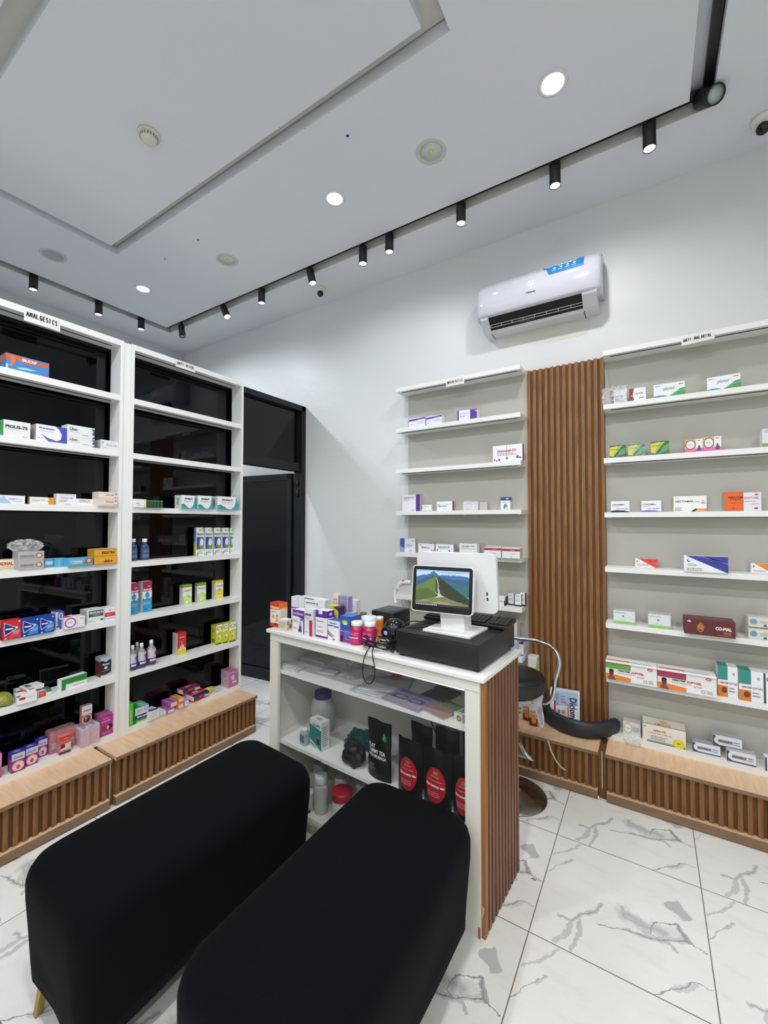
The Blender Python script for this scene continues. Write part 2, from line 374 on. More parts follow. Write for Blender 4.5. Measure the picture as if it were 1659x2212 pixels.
# door with transom
DY0, DY1 = 2.27, YB
d = MB()
d.box((XP-.07, DY1-.055, 0), (XP+.03, DY1, WH+.01), FRAME); d.box((XP-.07, DY0, 0), (XP+.012, DY0+.05, WH+.01), FRAME)
d.box((XP-.07, DY0, WH-.04), (XP+.03, DY1, WH+.01), FRAME); d.box((XP-.07, DY0, 2.10), (XP+.012, DY1, 2.18), FRAME)
d.box((XP-.05, DY0+.05, 2.18), (XP-.005, DY0+.065, WH-.04), FRAME); d.box((XP-.05, DY1-.07, 2.18), (XP-.002, DY1-.055, WH-.04), FRAME)
dr = struct('door_1', d)
tp = MB(); tp.box((XP-.03, DY0+.06, 2.175), (XP-.022, DY1-.06, WH-.035), BLACKGLASS); tp.build('transom_pane', dr)
# open leaf, turned into the room behind
hx, hy = XP-.078, 3.035; ang = math.atan2(-.10, -1)   # towards -x and slightly to the camera
X = Matrix.Translation((hx, hy, 0)) @ Matrix.Rotation(ang, 4, 'Z')
lf = MB(); LW = .76
lf.box((0.012, -.02, .01), (.07, .02, 2.085), FRAME, X); lf.box((LW-.06, -.02, .01), (LW, .02, 2.085), FRAME, X)
lf.box((.012, -.02, 2.02), (LW, .02, 2.085), FRAME, X); lf.box((.012, -.02, .01), (LW, .02, .12), FRAME, X)
leaf = lf.build('door_leaf', dr)
lp = MB(); lp.box((.065, -.004, .115), (LW-.055, .004, 2.025), BLACKGLASS, X); lp.build('leaf_pane', leaf)
hg = MB()
for z in (.35, 1.85, 1.95): hg.lathe([(.012, 0), (.012, .07)], TRACK, 12, (XP-.02, 3.03, z))
hg.build('hinge', leaf)
# ================================================================= LIGHT FITTINGS
LAMP = M('#F4F7FF', .4, emit=28)
POW = 1.0; EXPO = -0.60
def spot(loc, power, size, blend=.5, rad=.03, col=(.95, .97, 1.0), rot=(0, 0, 0), name='spot_beam', parent=None):
    L = bpy.data.lights.new(name, 'SPOT'); L.energy = power*POW; L.spot_size = math.radians(size); L.spot_blend = blend; L.shadow_soft_size = rad; L.color = col
    o = bpy.data.objects.new(name, L); COL.objects.link(o); o.location = loc; o.rotation_euler = rot
    if parent: o.parent = parent
    return o
def downlight(px, py, label, lit, r=.062, kind='downlight'):
    P = onz(px, py, ZC); t = thing('downlight', label, 'ceiling light', (P[0], P[1], ZC), 0)
    rim = MB(); rim.lathe([(r*.80, -.0005), (r*.84, -.004), (r, -.004), (r+.008, -.001), (r+.008, 0)], M('#D9DAD8', .4) if lit else M('#C2C4BF', .4), 40); rim.build('rim', t)
    if lit:
        b = MB(); b.lathe([(0, -.006), (r*.5, -.0055), (r*.8, -.003), (r*.8, 0)], LAMP, 32); b.build('lamp', t)
        spot((0, 0, -.02), 70 if px > 1000 else (50 if px > 500 else 140), 165, .5, .06, parent=t, col=(1, .99, .975) if px > 1000 else (.88, .94, 1.0))
    else:
        b = MB(); b.lathe([(0, -.0012), (r*.8, -.0012), (r*.8, 0)], M('#C9D0C8', .12), 32); b.build('lens', t)
        if kind == 'downlight': q = MB(); q.lathe([(0, -.004), (r*.2, -.0035), (r*.22, -.001)], M('#C9CF7A', .5), 16); q.build('led_chip', t)
    return t
downlight(1194, 180, 'lit round downlight nearest the right track corner of the ceiling', True)
downlight(723, 429, 'lit round downlight in the middle of the three lit ones', True)
downlight(309, 624, 'lit round downlight near the left corner, farthest of the lit ones', True)
downlight(931, 328, 'unlit recessed downlight with clear lens and yellow chip, right of the middle lit lamp', False, .078)
downlight(491, 562, 'unlit recessed downlight between the far and middle lit lamps', False, .078)
t = downlight(115, 552, 'grey round ceiling speaker at the left, beyond the tray groove', False, .083, 'speaker'); t.name = 'ceiling_speaker'; t['category'] = 'speaker'
sg = MB(); sg.lathe([(0, -.0026), (.062, -.0026), (.064, -.001)], M('#A9ABAF', .6), 32); sg.build('grille', t)
# the rows of downlights continue over and behind the photographer's head (out of frame)
for y, row in ((.12, 'nearer'), (-1.5, 'farther')):
    for x, wh in ((-3.86, 'left end'), (-1.715, 'middle left'), (-.367, 'middle right'), (1.2, 'right end')):
        t = thing('downlight', 'lit round downlight overhead behind the benches, '+wh+' of the '+row+' row', 'ceiling light', (x, y, ZC), 0, 'downlights overhead')
        rim = MB(); rim.lathe([(.05, -.0005), (.052, -.004), (.062, -.004), (.07, -.001), (.07, 0)], M('#D9DAD8', .4), 32); rim.build('rim', t)
        b = MB(); b.lathe([(0, -.006), (.03, -.0055), (.05, -.003), (.05, 0)], LAMP, 24); b.build('lamp', t)
        spot((0, 0, -.02), 125 if y > 0 else 135, 165, .5, .06, parent=t, col=(1, .99, .975) if x > -1 else (.88, .94, 1))
# track in the slot
TY = 2.632
tr = thing('light_track', 'black lighting track running round the slot of the ceiling', 'light track', (0, 0, 0))
a = MB(); a.box((SX0-SW+.01, TY-.018, 3.783), (SX1+SW, TY+.018, 3.81), TRACK); a.build('track_rail', tr)
a = MB(); a.box((SX0-SW+.012, SY0, 3.783), (SX0-SW+.045, TY, 3.81), TRACK); a.build('track_rail', tr)
a = MB(); a.box((SX1+SW-.042, SY0, 3.775), (SX1+SW-.004, TY, 3.81), TRACK); a.build('track_rail', tr)
def track_spot(px, pyb, label, plane, lit=True, tilt=(0, 0), ln=.135, r=.031):
    # px, pyb: bottom centre of the head in the photo
    P = ony(px, pyb, TY-.03) if plane == 'y' else onx(px, pyb, SX0-SW+.045)
    if plane == 'y': x, y = P[0], TY-.03
    else: x, y = SX0-SW+.045, P[1]
    t = thing('track_spotlight', label, 'spotlight', (x, y, 3.783), 0, 'black spotlights hanging from the ceiling track')
    ad = MB(); ad.box((-.045, -.012, -.03), (.03, .018, 0), TRACK); ad.box((-.012, -.008, -.055), (.012, .008, -.03), TRACK); ad.build('adapter', t)
    zb = P[2]-3.783
    top = Vector((0, 0, zb+ln)); X = Matrix.Translation(top) @ Matrix.Rotation(tilt[0], 4, 'X') @ Matrix.Rotation(tilt[1], 4, 'Y')
    b = MB(); b.lathe([(0, 0), (r*.9, 0), (r, -.004), (r, -ln), (r*.88, -ln), (r*.86, -ln+.012)], TRACK, 28, X=X)
    hd = b.build('head', t)
    e = MB(); e.lathe([(0, -ln+.006), (r*.87, -ln+.004), (r*.87, -ln+.02)], LAMP if lit else M('#AEB8B2', .15), 24, X=X); e.build('lamp', hd)
    if zb+ln < -.03:
        s = MB(); s.tube([(0, 0, -.03), (0, 0, zb+ln+.005)], .009, TRACK, 8, smooth=0); s.build('stem', t)
    if lit:
        o = spot(X @ Vector((0, 0, -ln-.004)), 5.5 if tilt[1] else 2.6, 66, 1.0, .028, rot=(tilt[0], tilt[1], 0), parent=t)
    return t
for px, py, lb, kw in [
    (1403, 322, 'lit black track spotlight, last before the unlit corner lamp at the right', dict(ln=.15)),
    (1199, 402, 'lit black track spotlight, second from the right end of the back track', dict(ln=.14)),
    (996, 483, 'lit black track spotlight hanging above the gap between shelves and air conditioner, third from right', dict()),
    (841, 545, 'lit black track spotlight, right one of the close pair in mid track', dict()),
    (784, 570, 'lit black track spotlight, left one of the close pair in mid track', dict()),
    (669, 616, 'lit black track spotlight tilted sideways above the small camera', dict(tilt=(0, -.25))),
    (565, 655, 'lit black track spotlight hanging straight, left of the tilted one above the camera', dict()),
    (482, 692, 'lit black track spotlight strongly tilted, second from the left corner', dict(tilt=(0, -.5))),
    (391, 729, 'unlit black track spotlight with a pale rim at the left corner of the track', dict(lit=False, tilt=(0, -.2)))]:
    track_spot(px, py, lb, 'y', **kw)
for px, py, lb in [(72, 626, 'lit black spotlight on the left track, nearest the picture edge'), (213, 680, 'lit black spotlight on the left track, middle one'), (305, 712, 'black spotlight on the left track, last before the corner')]:
    track_spot(px, py, lb, 'x')
# unlit corner lamp
t = thing('track_spotlight', 'unlit black spotlight with a glass face turned down at the right track corner', 'spotlight', (.262, TY-.03, 3.783), 0, 'black spotlights hanging from the ceiling track')
X = Matrix.Translation((-.0, -.0, -.045)) @ Matrix.Rotation(-.85, 4, 'X') @ Matrix.Rotation(-.35, 4, 'Y') @ Matrix.Scale(1.25, 4)
b = MB(); b.lathe([(0, .03), (.03, .03), (.034, .02), (.034, -.085), (.030, -.088), (.029, -.075)], TRACK, 28, X=X); hd = b.build('head', t)
b = MB(); b.lathe([(0, -.078), (.03, -.079), (.03, -.07)], M('#AEBBB2', .15), 24, X=X); b.build('lamp', hd)
b = MB(); b.box((-.09, -.02, -.012), (.03, .03, 0), TRACK); b.build('adapter', t)
# smoke detector
P = onz(322, 290, ZC); t = thing('smoke_detector', 'cream round smoke detector on the ceiling panel', 'smoke detector', (P[0], P[1], ZC))
b = MB(); b.lathe([(0, -.012), (.052, -.012), (.056, -.008), (.056, 0)], M('#D6D2C4', .5), 36); b.build('base', t)
b = MB(); b.lathe([(0, -.048), (.030, -.047), (.038, -.040), (.044, -.020), (.044, -.013)], M('#D6D2C4', .5), 36)
for k in range(20):
    a_ = 2*PI*k/20; b.box((-.003, .0425, -.03), (.003, .0445, -.018), M('#7A776C', .6), Matrix.Rotation(a_, 4, 'Z'))
b.build('sensing_chamber', t)
# dome cameras
for px, py, lb, s in [(692, 622, 'small white dome camera on the ceiling near the middle of the back wall', 1), (1648, 255, 'white dome camera at the right picture edge near the ceiling corner', 1.1)]:
    P = onz(px, py, ZC); t = thing('dome_camera', lb, 'security camera', (P[0], P[1], ZC), math.atan2(-P[0], P[1]))
    b = MB(); b.lathe([(0, -.03*s), (.036*s, -.03*s), (.045*s, -.012*s), (.046*s, 0)], M('#E2E0D8', .4), 32); b.build('mount', t)
    b = MB(); b.lathe([(0, -.082*s), (.014*s, -.079*s), (.026*s, -.066*s), (.031*s, -.045*s), (.031*s, -.02*s)], M('#DAD8D0', .35), 32); ey = b.build('eyeball', t)
    X = Matrix.Translation((0, -.003*s, -.05*s)) @ Matrix.Rotation(-.85, 4, 'X')
    b = MB(); b.lathe([(0, -.033*s), (.016*s, -.0315*s), (.026*s, -.022*s), (.027*s, -.014*s)], M('#0C0C10', .08), 28, X=X); b.build('lens', ey)
# ================================================================= AIR CONDITIONER
t = thing('air_conditioner', 'white wall air conditioner with blue sticker and open dark vent', 'air conditioner', (-.635, YB, 2.98))
HW = .405
def ac_profile(f):   # (outward, z) outline of the casing, f scales towards the rounded ends
    return [(0, .34*1), (.10*f, .345), (.17*f, .325), (.205*f, .27), (.215*f, .18), (.212*f, .10), (.200*f, .085)]
b = MB(); vs = []; fs = []
xs = [-HW, -HW+.006, -HW+.02, -HW+.05, -HW+.1, 0, HW-.1, HW-.05, HW-.02, HW-.006, HW]; fz = [.80, .90, .96, .99, 1, 1, 1, .99, .96, .90, .80]
for x, f in zip(xs, fz):
    pr = ac_profile(f)
    for (o_, z) in pr: vs.append((x, -o_, .2+(z-.2)*(.94+.06*f if f < 1 else 1)))
    vs.append((x, 0, .085))
n = 8
for i in range(len(xs)-1):
    for k in range(n): k2 = (k+1) % n; fs.append((i*n+k, (i+1)*n+k, (i+1)*n+k2, i*n+k2))
fs.append(list(range(n))); fs.append([(len(xs)-1)*n+k for k in range(n)][::-1])
ACW = M('#CDCED8', .09, spec=.4); b.add(vs, fs, ACW, True); pan = b.build('front_panel', t)
b = MB()   # lower casing, narrower, tapering to the wall
lo = [(0, .09), (.198, .09), (.19, .07), (.125, .012), (.105, 0), (0, 0)]
W2 = HW-.03
def ext(pts, x0, x1, mt): b.prism([(x0, -o_, z) for o_, z in pts], (x1-x0, 0, 0), mt)
LC = M('#D0D1D2', .3)
ext(lo, -W2, -W2+.055, LC); ext(lo, W2-.085, W2, LC)
ext([(0, .012), (.118, .016), (.105, 0), (0, 0)], -W2+.05, W2-.08, LC)
b.build('lower_casing', t)
b = MB(); b.prism([(-W2+.055, -o_, z) for o_, z in [(0, .0885), (.186, .0885), (.112, .0165), (0, .0125)]], (2*W2-.14, 0, 0), M('#0A0A0C', .6)); b.build('air_outlet', t)
b = MB(); X = Matrix.Translation((0, -.136, .030)) @ Matrix.Rotation(.72, 4, 'X')
GV = M('#B9BCBC', .35)
for z in (0, .017): b.box((-W2+.06, -.003, z-.0015), (W2-.08, .003, z+.0015), GV, X)
for k in range(9): x = -W2+.06+k*(2*W2-.14)/8; b.box((x-.002, -.003, 0), (x+.002, .003, .017), GV, X)
b.build('louvre', t)
b = MB(); fm = lambda u, v, e: (u, -.2145-e-.0006*0-(.0), .10+v)
draw(b, lambda u, v, e: (u, -.2165-e, v), [('t', -.034, .212, .004, .246, '16', '#F4FAFF', .15, .03)], emit=1.6)
draw(b, lambda u, v, e: (u, -.2155-e, v), [('e', -.016, .197, .003, .003, '#F4FAFF')], emit=1)
b.build('temperature_display', t)
b = MB(); draw(b, lambda u, v, e: (u, -.2152-e, v), [('t', -.050, .164, .012, .177, 'Hisense', '#2A2C30', 0, .04)]); b.build('maker_badge', t)
def acpt(u, q): # q 0..1 over the curved upper front
    pr = ac_profile(1); L = [0]
    for a_, c_ in zip(pr[:-1], pr[1:]): L.append(L[-1]+math.dist(a_, c_))
    s = L[-1]*(1-q)
    for i in range(len(L)-1):
        if s <= L[i+1]+1e-9:
            tt = (s-L[i])/(L[i+1]-L[i]); o_ = pr[i][0]+(pr[i+1][0]-pr[i][0])*tt; z = pr[i][1]+(pr[i+1][1]-pr[i][1])*tt; break
    return (u, -o_, z)
b = MB(); vs = []; fs = []; N = 10
for i in range(N+1):
    q = .40+.205*i/N; xl = .06+(.05 if i < 6 else .05-.05*min(1, (i-5)/1))*1; xl = .096-.030*i/N if i < 8 else .054
    for u in (xl, .306):
        p = Vector(acpt(u, q)); vs.append(p+Vector((0, -.0022, .0014)))
for i in range(N): fs.append((2*i, 2*i+1, 2*i+3, 2*i+2))
b.add(vs, fs, M('#1C84C8', .25), True)
def stq(u, v, e):
    p = Vector(acpt(u, .40+.205*v)); return tuple(p+Vector((0, -.0028-e, .0018+e)))
draw(b, stq, [('t', .07, .80, .15, .93, 'Smart AC', '#DCEBF6'), ('l', .15, .66, .28, .9, 1, '#DCEBF6')]+[('e', .13+.040*k, .48, .010, .11, '#BFDDF0') for k in range(4) if k < 4]+[('l', .115+.040*k, .12, .143+.040*k, .3, 1, '#BFDDF0') for k in range(4)])
b.build('blue_sticker', t)
b = MB(); draw(b, lambda u, v, e: (u, -.10-.055*(v)-e, .004+.046*v-e), [('l', -.12, .3, .0, .9, 2, '#55585A'), ('l', .02, .5, .09, .9, 2, '#55585A')]); b.build('printed_notes', t)
# ================================================================= SHELVES ON THE BACK WALL
YF = 2.94; YP = 3.078
RB = [.275, .623, .953, 1.297, 1.634, 1.972, 2.309, 2.648]
AB = [.30, .645, .985, 1.326, 1.66, 2.0, 2.334, 2.667]
RT = [z+.031 for z in RB]; AT = [z+.031 for z in AB]
DARKLINE = M('#35302C', .5)
def wall_shelves(name, label, x0, x1, xb0, xb1, rows, lowest_on_base=True):
    t = thing(name, label, 'shelving unit', ((x0+x1)/2, YP, rows[0]))
    ox, oy, oz = (x0+x1)/2, YP, rows[0]
    b = MB(); b.box((xb0-ox, -.0, .0), (xb1-ox, YB-YP, rows[-1]+.031-oz), BACKP); b.build('back_panel', t)
    for i, z in enumerate(rows):
        b = MB(); b.box((x0-ox, YF-oy, z-oz), (x1-ox, 0, z-oz+.031), WHITE); s = b.build('shelf', t)
        if i:
            k = MB(); k.box((x0-ox+.04, YF+.030-oy, z-oz-.0035), (x1-ox-.03, YF+.036-oy, z-oz), DARKLINE); k.build('led_channel', s)
    return t
wall_shelves('wall_shelf_unit', 'white wall shelves beside the walnut slats, under the air conditioner, marked ANTIBIOTICS', -1.743, -.742, -1.703, -.722, AB)
wall_shelves('wall_shelf_unit', 'white wall shelves at the right picture edge, marked ANTI-MALARIAL', -.234, .77, -.231, .77, RB)
# slatted panel
t = thing('slatted_wall_panel', 'tall walnut slatted panel between the two white wall shelf units', 'wall panel', (-.48, YB, .28))
b = MB(); b.box((-.243, -.02, 0), (.243, -.001, 2.40), SLATB); b.build('backing', t)
b = MB(); n = 13
for k in range(n):
    x = -.243+k*(.486-.021)/(n-1); b.box((x, -.034, 0), (x+.021, -.018, 2.402), SLAT)
b.build('slats', t)
# ================================================================= BASE CABINETS
def base_cabinet(label, L, depth, loc, rotz, gapcap, along, front_end=False):
    # local: x along the front 0..L, y = 0 front of the slats, y = depth back
    t = thing('base_cabinet', label, 'cabinet', loc, rotz)
    oak = OAK if along == 'x' else OAK
    b = MB(); b.box((0, .02, .0), (L, depth, .258), SLATB); b.build('body', t)
    b = MB(); b.box((-.004, -.02, .258), (L+.004, depth, .278), OAK); b.box((-.005, -.0215, .2585), (L+.005, -.0195, .2765), OAKE); b.build('top_board', t)
    b = MB(); n = int(L/.0378)
    for k in range(n):
        x = k*L/n+.006; b.box((x, .006, .055), (x+.0205, .022, .258), SLATD)
    b.build('slats', t)
    b = MB(); b.box((0, -.012, .008), (L, .02, .052), OAKE); b.box((0, -.012, .051), (L, .02, .0535), OAK); b.box((0, .0, 0), (L, .02, .009), OAKE); b.build('plinth', t)
    if front_end:
        b = MB(); b.box((L, 0, .0), (L+.006, depth, .258), SLATD); b.build('end_panel', t)
    return t
base_cabinet('long low oak-topped slatted cabinet under the right wall shelves', 1.0, YB-2.757, (-.224, 2.757, 0), 0, 0, 'x')
base_cabinet('low oak-topped slatted cabinet behind the bar stool', 1.48, YB-2.757, (-1.75, 2.757, 0), 0, 0, 'x')
base_cabinet('low oak-topped slatted cabinet under the far left shelves, next to the door', .995, .322, (-2.568, 1.227, 0), PI/2, 0, 'y', True)
base_cabinet('low oak-topped slatted cabinet under the near left shelves, cut by the picture edge', 1.0, .322, (-2.568, .196, 0), PI/2, 0, 'y')
b = MB(); b.box((-.268, 2.775, 0), (-.226, YB, .26), SLATB); b.build('trim_5'); tag(bpy.data.objects['trim_5'], kind='structure')
b = MB(); b.box((-.250, 2.772, .06), (-.246, 2.774, .27), M('#D9CFC4', .5)); b.box((-.27, 2.75, .006), (-.262, 2.756, .02), M('#E9E9E4')); b.build('trim_6'); tag(bpy.data.objects['trim_6'], kind='structure')
b = MB(); b.box((-2.89, 1.198, 0), (-2.59, 1.225, .26), SLATB); b.box((-2.589, 1.207, .03), (-2.585, 1.2105, .27), M('#D9CFC4', .5)); b.build('trim_7'); tag(bpy.data.objects['trim_7'], kind='structure')
# ================================================================= LEFT SHELF UNITS (in front of the black glass)
XF = -2.77; LBOT = [.278, .623, .968, 1.314, 1.66, 2.005, 2.355, 2.70]
LT = [z+.035 for z in LBOT]
def glass_shelves(label, y0, y1, rows):
    # local x along the wall (world +y), local y into the wall
    t = thing('open_shelf_unit', label, 'shelving unit', (XF, y0, rows[0]), PI/2)
    L = y1-y0; oz = rows[0]; D = .122
    for x in (0, L-.019):
        b = MB(); b.box((x, 0, 0), (x+.019, D, rows[-1]+.035-oz), WHITE); b.build('side_panel', t)
    for i, z in enumerate(rows):
        b = MB(); b.box((.019, .0, z-oz), (L-.019, D, z-oz+.035), WHITE); s = b.build('shelf', t)
        if i: k = MB(); k.box((.045, .045, z-oz-.0035), (L-.05, .051, z-oz), M('#1C1512', .5)); k.build('led_channel', s)
    return t
glass_shelves('white open shelves against the black glass, nearest the left picture edge, marked ANALGESICS', .33, 1.333, LBOT)
glass_shelves('white open shelves against the black glass beside the door, marked ANTI-ULCER', 1.380, 2.252, LBOT)
b = MB(); b.box((XF-.12, 1.334, .278), (XF-.006, 1.379, 2.73), WHITE); b.build('trim_8'); tag(bpy.data.objects['trim_8'], kind='structure')
b = MB(); b.box((XF-.13, 2.2535, .278), (XF-.03, 2.262, 2.73), WHITE); b.build('trim_9'); tag(bpy.data.objects['trim_9'], kind='structure')
# handwritten paper signs
STK = {'A': [[(0, 0), (.35, 1), (.75, 0)], [(.12, .42), (.62, .45)]], 'N': [[(0, 0), (.05, 1), (.6, .05), (.65, 1)]], 'L': [[(.05, 1), (.05, .03), (.6, 0)]],
 'G': [[(.65, .8), (.35, 1), (.02, .55), (.3, 0), (.65, .15), (.66, .45), (.35, .45)]], 'E': [[(.6, 1), (.05, .96), (.05, 0), (.6, .03)], [(.05, .5), (.5, .52)]],
 'S': [[(.6, .85), (.3, 1), (.05, .75), (.55, .35), (.4, 0), (.02, .12)]], 'I': [[(.25, 1), (.22, 0)]], 'C': [[(.6, .9), (.3, 1), (.02, .5), (.25, 0), (.62, .1)]],
 'T': [[(0, .95), (.7, 1)], [(.38, 1), (.33, 0)]], 'U': [[(.03, 1), (.08, .1), (.35, 0), (.6, .15), (.62, 1)]], 'R': [[(.03, 0), (.05, .97), (.45, 1), (.6, .75), (.45, .52), (.08, .5), (.65, 0)]],
 'B': [[(.03, 0), (.05, 1), (.5, .9), (.45, .58), (.08, .52), (.6, .4), (.55, .05), (.03, 0)]], 'O': [[(.35, 1), (.03, .6), (.15, .05), (.45, 0), (.66, .45), (.35, 1)]],
 'M': [[(0, 0), (.12, 1), (.38, .3), (.66, 1), (.75, 0)]], '-': [[(.1, .5), (.6, .52)]]}
def sign(label, word, loc, rotz, w, h, roll=0):
    t = thing('shelf_sign', label, 'sign', loc, rotz, 'handwritten paper signs on the shelf tops')
    X = Matrix.Rotation(roll, 4, 'Y')
    b = MB(); vs = []; N = 10
    for i in range(N+1):
        u = i/N; bow = .004*math.sin(PI*u)
        for z in (0, h): vs.append((w*(u-.5), -bow-.001, z-h*.5))
    vs2 = [(x, y+.0006, z) for x, y, z in vs]
    fs = [(2*i, 2*i+2, 2*i+3, 2*i+1) for i in range(N)]
    b.add(vs, fs, M('#E9E8E2', .7), False, X); b.add(vs2, fs, M('#E9E8E2', .7), False, X); b.build('paper', t)
    b = MB(); k = MB(); rr = random.Random(len(word)); cw = w*.88/len(word)
    for i, ch in enumerate(word):
        for st in STK[ch]:
            pts = [(-w*.44+cw*(i+p[0]*.95)+rr.uniform(-.0006, .0006), p[1]*h*.42-h*.06+rr.uniform(-.001, .001)) for p in st]
            for (xa, za), (xb, zb) in zip(pts[:-1], pts[1:]):
                dx, dz = xb-xa, zb-za; L = math.hypot(dx, dz) or 1; nx, nz = -dz/L*h*.040, dx/L*h*.040; ya = -.0022-.004*math.sin(PI*((xa+xb)/2/w+.5))
                k.add([(xa+nx, ya, za+nz), (xb+nx, ya, zb+nz), (xb-nx, ya, zb-nz), (xa-nx, ya, za-nz)], [(0, 1, 2, 3)], M('#1B1C22', .6), False, X)
    k.build('handwriting', t); return t
P = onx(92, 693, XF+.002); sign('curled paper strip handwritten ANALGESICS on the left shelf top', 'ANALGESICS', (XF+.002, P[1], P[2]), PI/2, .16, .060)
P = onx(401, 792, XF+.002); sign('paper strip handwritten ANTI-ULCER on the shelf top beside the door', 'ANTI-ULCER', (XF+.002, P[1], P[2]), PI/2, .145, .045)
P = ony(983, 826, YF-.002); sign('paper strip handwritten ANTIBIOTICS on the shelf top left of the slatted panel', 'ANTIBIOTICS', (P[0], YF-.002, P[2]), 0, .145, .044, -.02)
P = ony(1507, 732, YF-.002); sign('paper strip handwritten ANTI-MALARIAL on the right shelf top', 'ANTI-MALARIAL', (P[0], YF-.002, P[2]), 0, .150, .040, -.06)
# ================================================================= OTTOMANS
def ottoman(label, corners, leg_at, top=.5):
    # corners: NL, NR, FR, FL at the top, world xy
    cx = sum(c[0] for c in corners)/4; cy = sum(c[1] for c in corners)/4
    t = thing('ottoman', label, 'bench', (cx, cy, 0))
    cs = [Vector((c[0]-cx, c[1]-cy)) for c in corners]
    def outline(inset, rad, N=7, M_=14):
        out = []
        c4 = []
        for i in range(4):
            a, p, n = cs[i-1], cs[i], cs[(i+1) % 4]; d1 = (a-p).normalized(); d2 = (n-p).normalized()
            c4.append(p+(d1+d2)*inset)
        for i in range(4):
            a, p, n = c4[i-1], c4[i], c4[(i+1) % 4]; d1 = (a-p).normalized(); d2 = (n-p).normalized()
            A = p+d1*rad; B = p+d2*rad; Cc = p+(d1+d2)*rad
            for k in range(N+1):
                th_ = PI/2*k/N; out.append((Cc+(A-Cc)*math.cos(th_)+(B-Cc)*math.sin(th_), 1.0))
            nx_ = n+(p-n).normalized()*rad
            for k in range(1, M_):
                f = k/M_; out.append((B.lerp(nx_, f), abs(f-.5)*2))
        return out
    rings = []
    R0 = .085
    prof = [(.114, .026, 0), (.16, .022, 0), (.22, .017, 0), (.30, .010, 0), (.38, .003, 0), (.435, .001, 0), (.462, .006, 0), (.482, .016, 0), (.494, .032, 0), (top, .055, 0), (top+.004, .10, 0), (top+.006, .15, 0), (top+.007, .20, 0)]
    b = MB(); vs = []; n = None
    for z, ins, _ in prof:
        o_ = outline(ins, max(.02, R0-max(0, .46-z)*.12-max(0, ins-.05)*.3)); n = len(o_)
        for (p, q) in o_:
            zz = z
            if z < .3: zz += (.3-z)/.17*(-.004+.014*(1-q**1.5))     # hem arches up between the legs
            wr = .0035*pnoise(Vector((p.x*6, p.y*6, z*5)))*(1 if z < top else 0)
            bulge = (1-q)*(.012 if z > .25 and z < .48 else -.010 if z <= .25 else 0)
            dd = p.normalized(); vs.append((p.x+dd.x*(wr)+dd.x*bulge*.4, p.y+dd.y*(wr)+dd.y*bulge*.4, zz))
    fs = []
    for i in range(len(prof)-1):
        for k in range(n): k2 = (k+1) % n; fs.append((i*n+k, i*n+k2, (i+1)*n+k2, (i+1)*n+k))
    fs.append([(len(prof)-1)*n+k for k in range(n)])
    # turned-under hem
    vs += [(x*.95, y*.97, z+.004) for x, y, z in vs[:n]]; o2 = len(prof)*n
    for k in range(n): k2 = (k+1) % n; fs.append((k, o2+k, o2+k2, k2))
    b.add(vs, fs, FABRIC, True); b.build('stretch_cover', t)
    sb = MB(); o_ = outline(.06, .05); sb.prism([(p.x, p.y, .2) for p, q in o_], (0, 0, .28), M('#141416', .9)); sb.build('seat_box', t)
    for i, p in enumerate(cs):
        sx2, sy2 = -math.copysign(1, p.x), -math.copysign(1, p.y); top_ = p+Vector((sx2*.105, sy2*.065)); bot = p+Vector((sx2*.080, sy2*.036))
        lg = MB(); vs = []
        for q, z, s in ((top_, .20, .017), (bot, 0, .009)):
            for sx_, sy_ in ((-1, -1), (1, -1), (1, 1), (-1, 1)): vs.append((q.x+sx_*s, q.y+sy_*s, z))
        lg.add(vs, [(0, 3, 2, 1), (4, 5, 6, 7), (0, 1, 5, 4), (1, 2, 6, 5), (2, 3, 7, 6), (3, 0, 4, 7)][::-1], GOLD); lg.build('leg', t)
    return t
ottoman('long black fabric bench with gold legs at the left, showing one leg', [(-1.780, .552), (-1.305, .535), (-1.285, 1.475), (-1.79, 1.525)], None)
ottoman('long black fabric bench in the foreground middle, right against the counter', [(-1.035, .615), (-.552, .59), (-.562, 1.552), (-1.055, 1.572)], None)

# plaster patch on the wall under the air conditioner
pm = MB(); pts = [ony(px, py, YB-.0006) for px, py in [(1086, 708), (1130, 695), (1200, 682), (1274, 664), (1277, 700), (1268, 722), (1240, 728), (1190, 740), (1150, 744), (1112, 738), (1090, 742)]]
pm.add([tuple(p) for p in pts], [list(range(len(pts)))], M('#D6D4CA', .6)); pm.build('trim_10'); tag(bpy.data.objects['trim_10'], kind='structure')
# ================================================================= COUNTER
TH = math.radians(-3.66); CU = np.array([math.cos(TH), math.sin(TH), 0]); CV = np.array([-math.sin(TH), math.cos(TH), 0]); FR = np.array([-.544, 1.58, 0])
def cw(u, v, z): return tuple(FR+CU*u+CV*v+np.array([0, 0, z]))
def cuv(P): return float((np.array(P)-FR) @ CU), float((np.array(P)-FR) @ CV), float(P[2])
def oncv(px, py, v): return cuv(on(px, py, FR+CV*v, CV))
def oncz(px, py, z): return cuv(onz(px, py, z))
t = thing('display_counter', 'white glass-fronted display counter with slatted wooden end and goods inside', 'counter', cw(0, 0, 0), TH)
b = MB(); b.box((-1.294, 0, .98), (0, .457, 1.0), M('#EFEFED', .22), bev=.003); b.build('worktop', t)
CR = painted('counter_white_laminate', '#E4E2D8', .4, 90, .03, .001)
b = MB(); b.box((-1.275, .015, .0), (-1.262, .43, .98), CR); b.build('side_panel', t)
b = MB(); b.box((-.048, .022, .0), (-.032, .43, .98), CR); b.build('side_panel', t)
b = MB(); b.box((-1.262, .412, .0), (-.048, .43, .98), CR); b.box((-.42, .4105, .1), (-.418, .412, .775), M('#B9B7AC', .6)); b.build('back_panel', t)
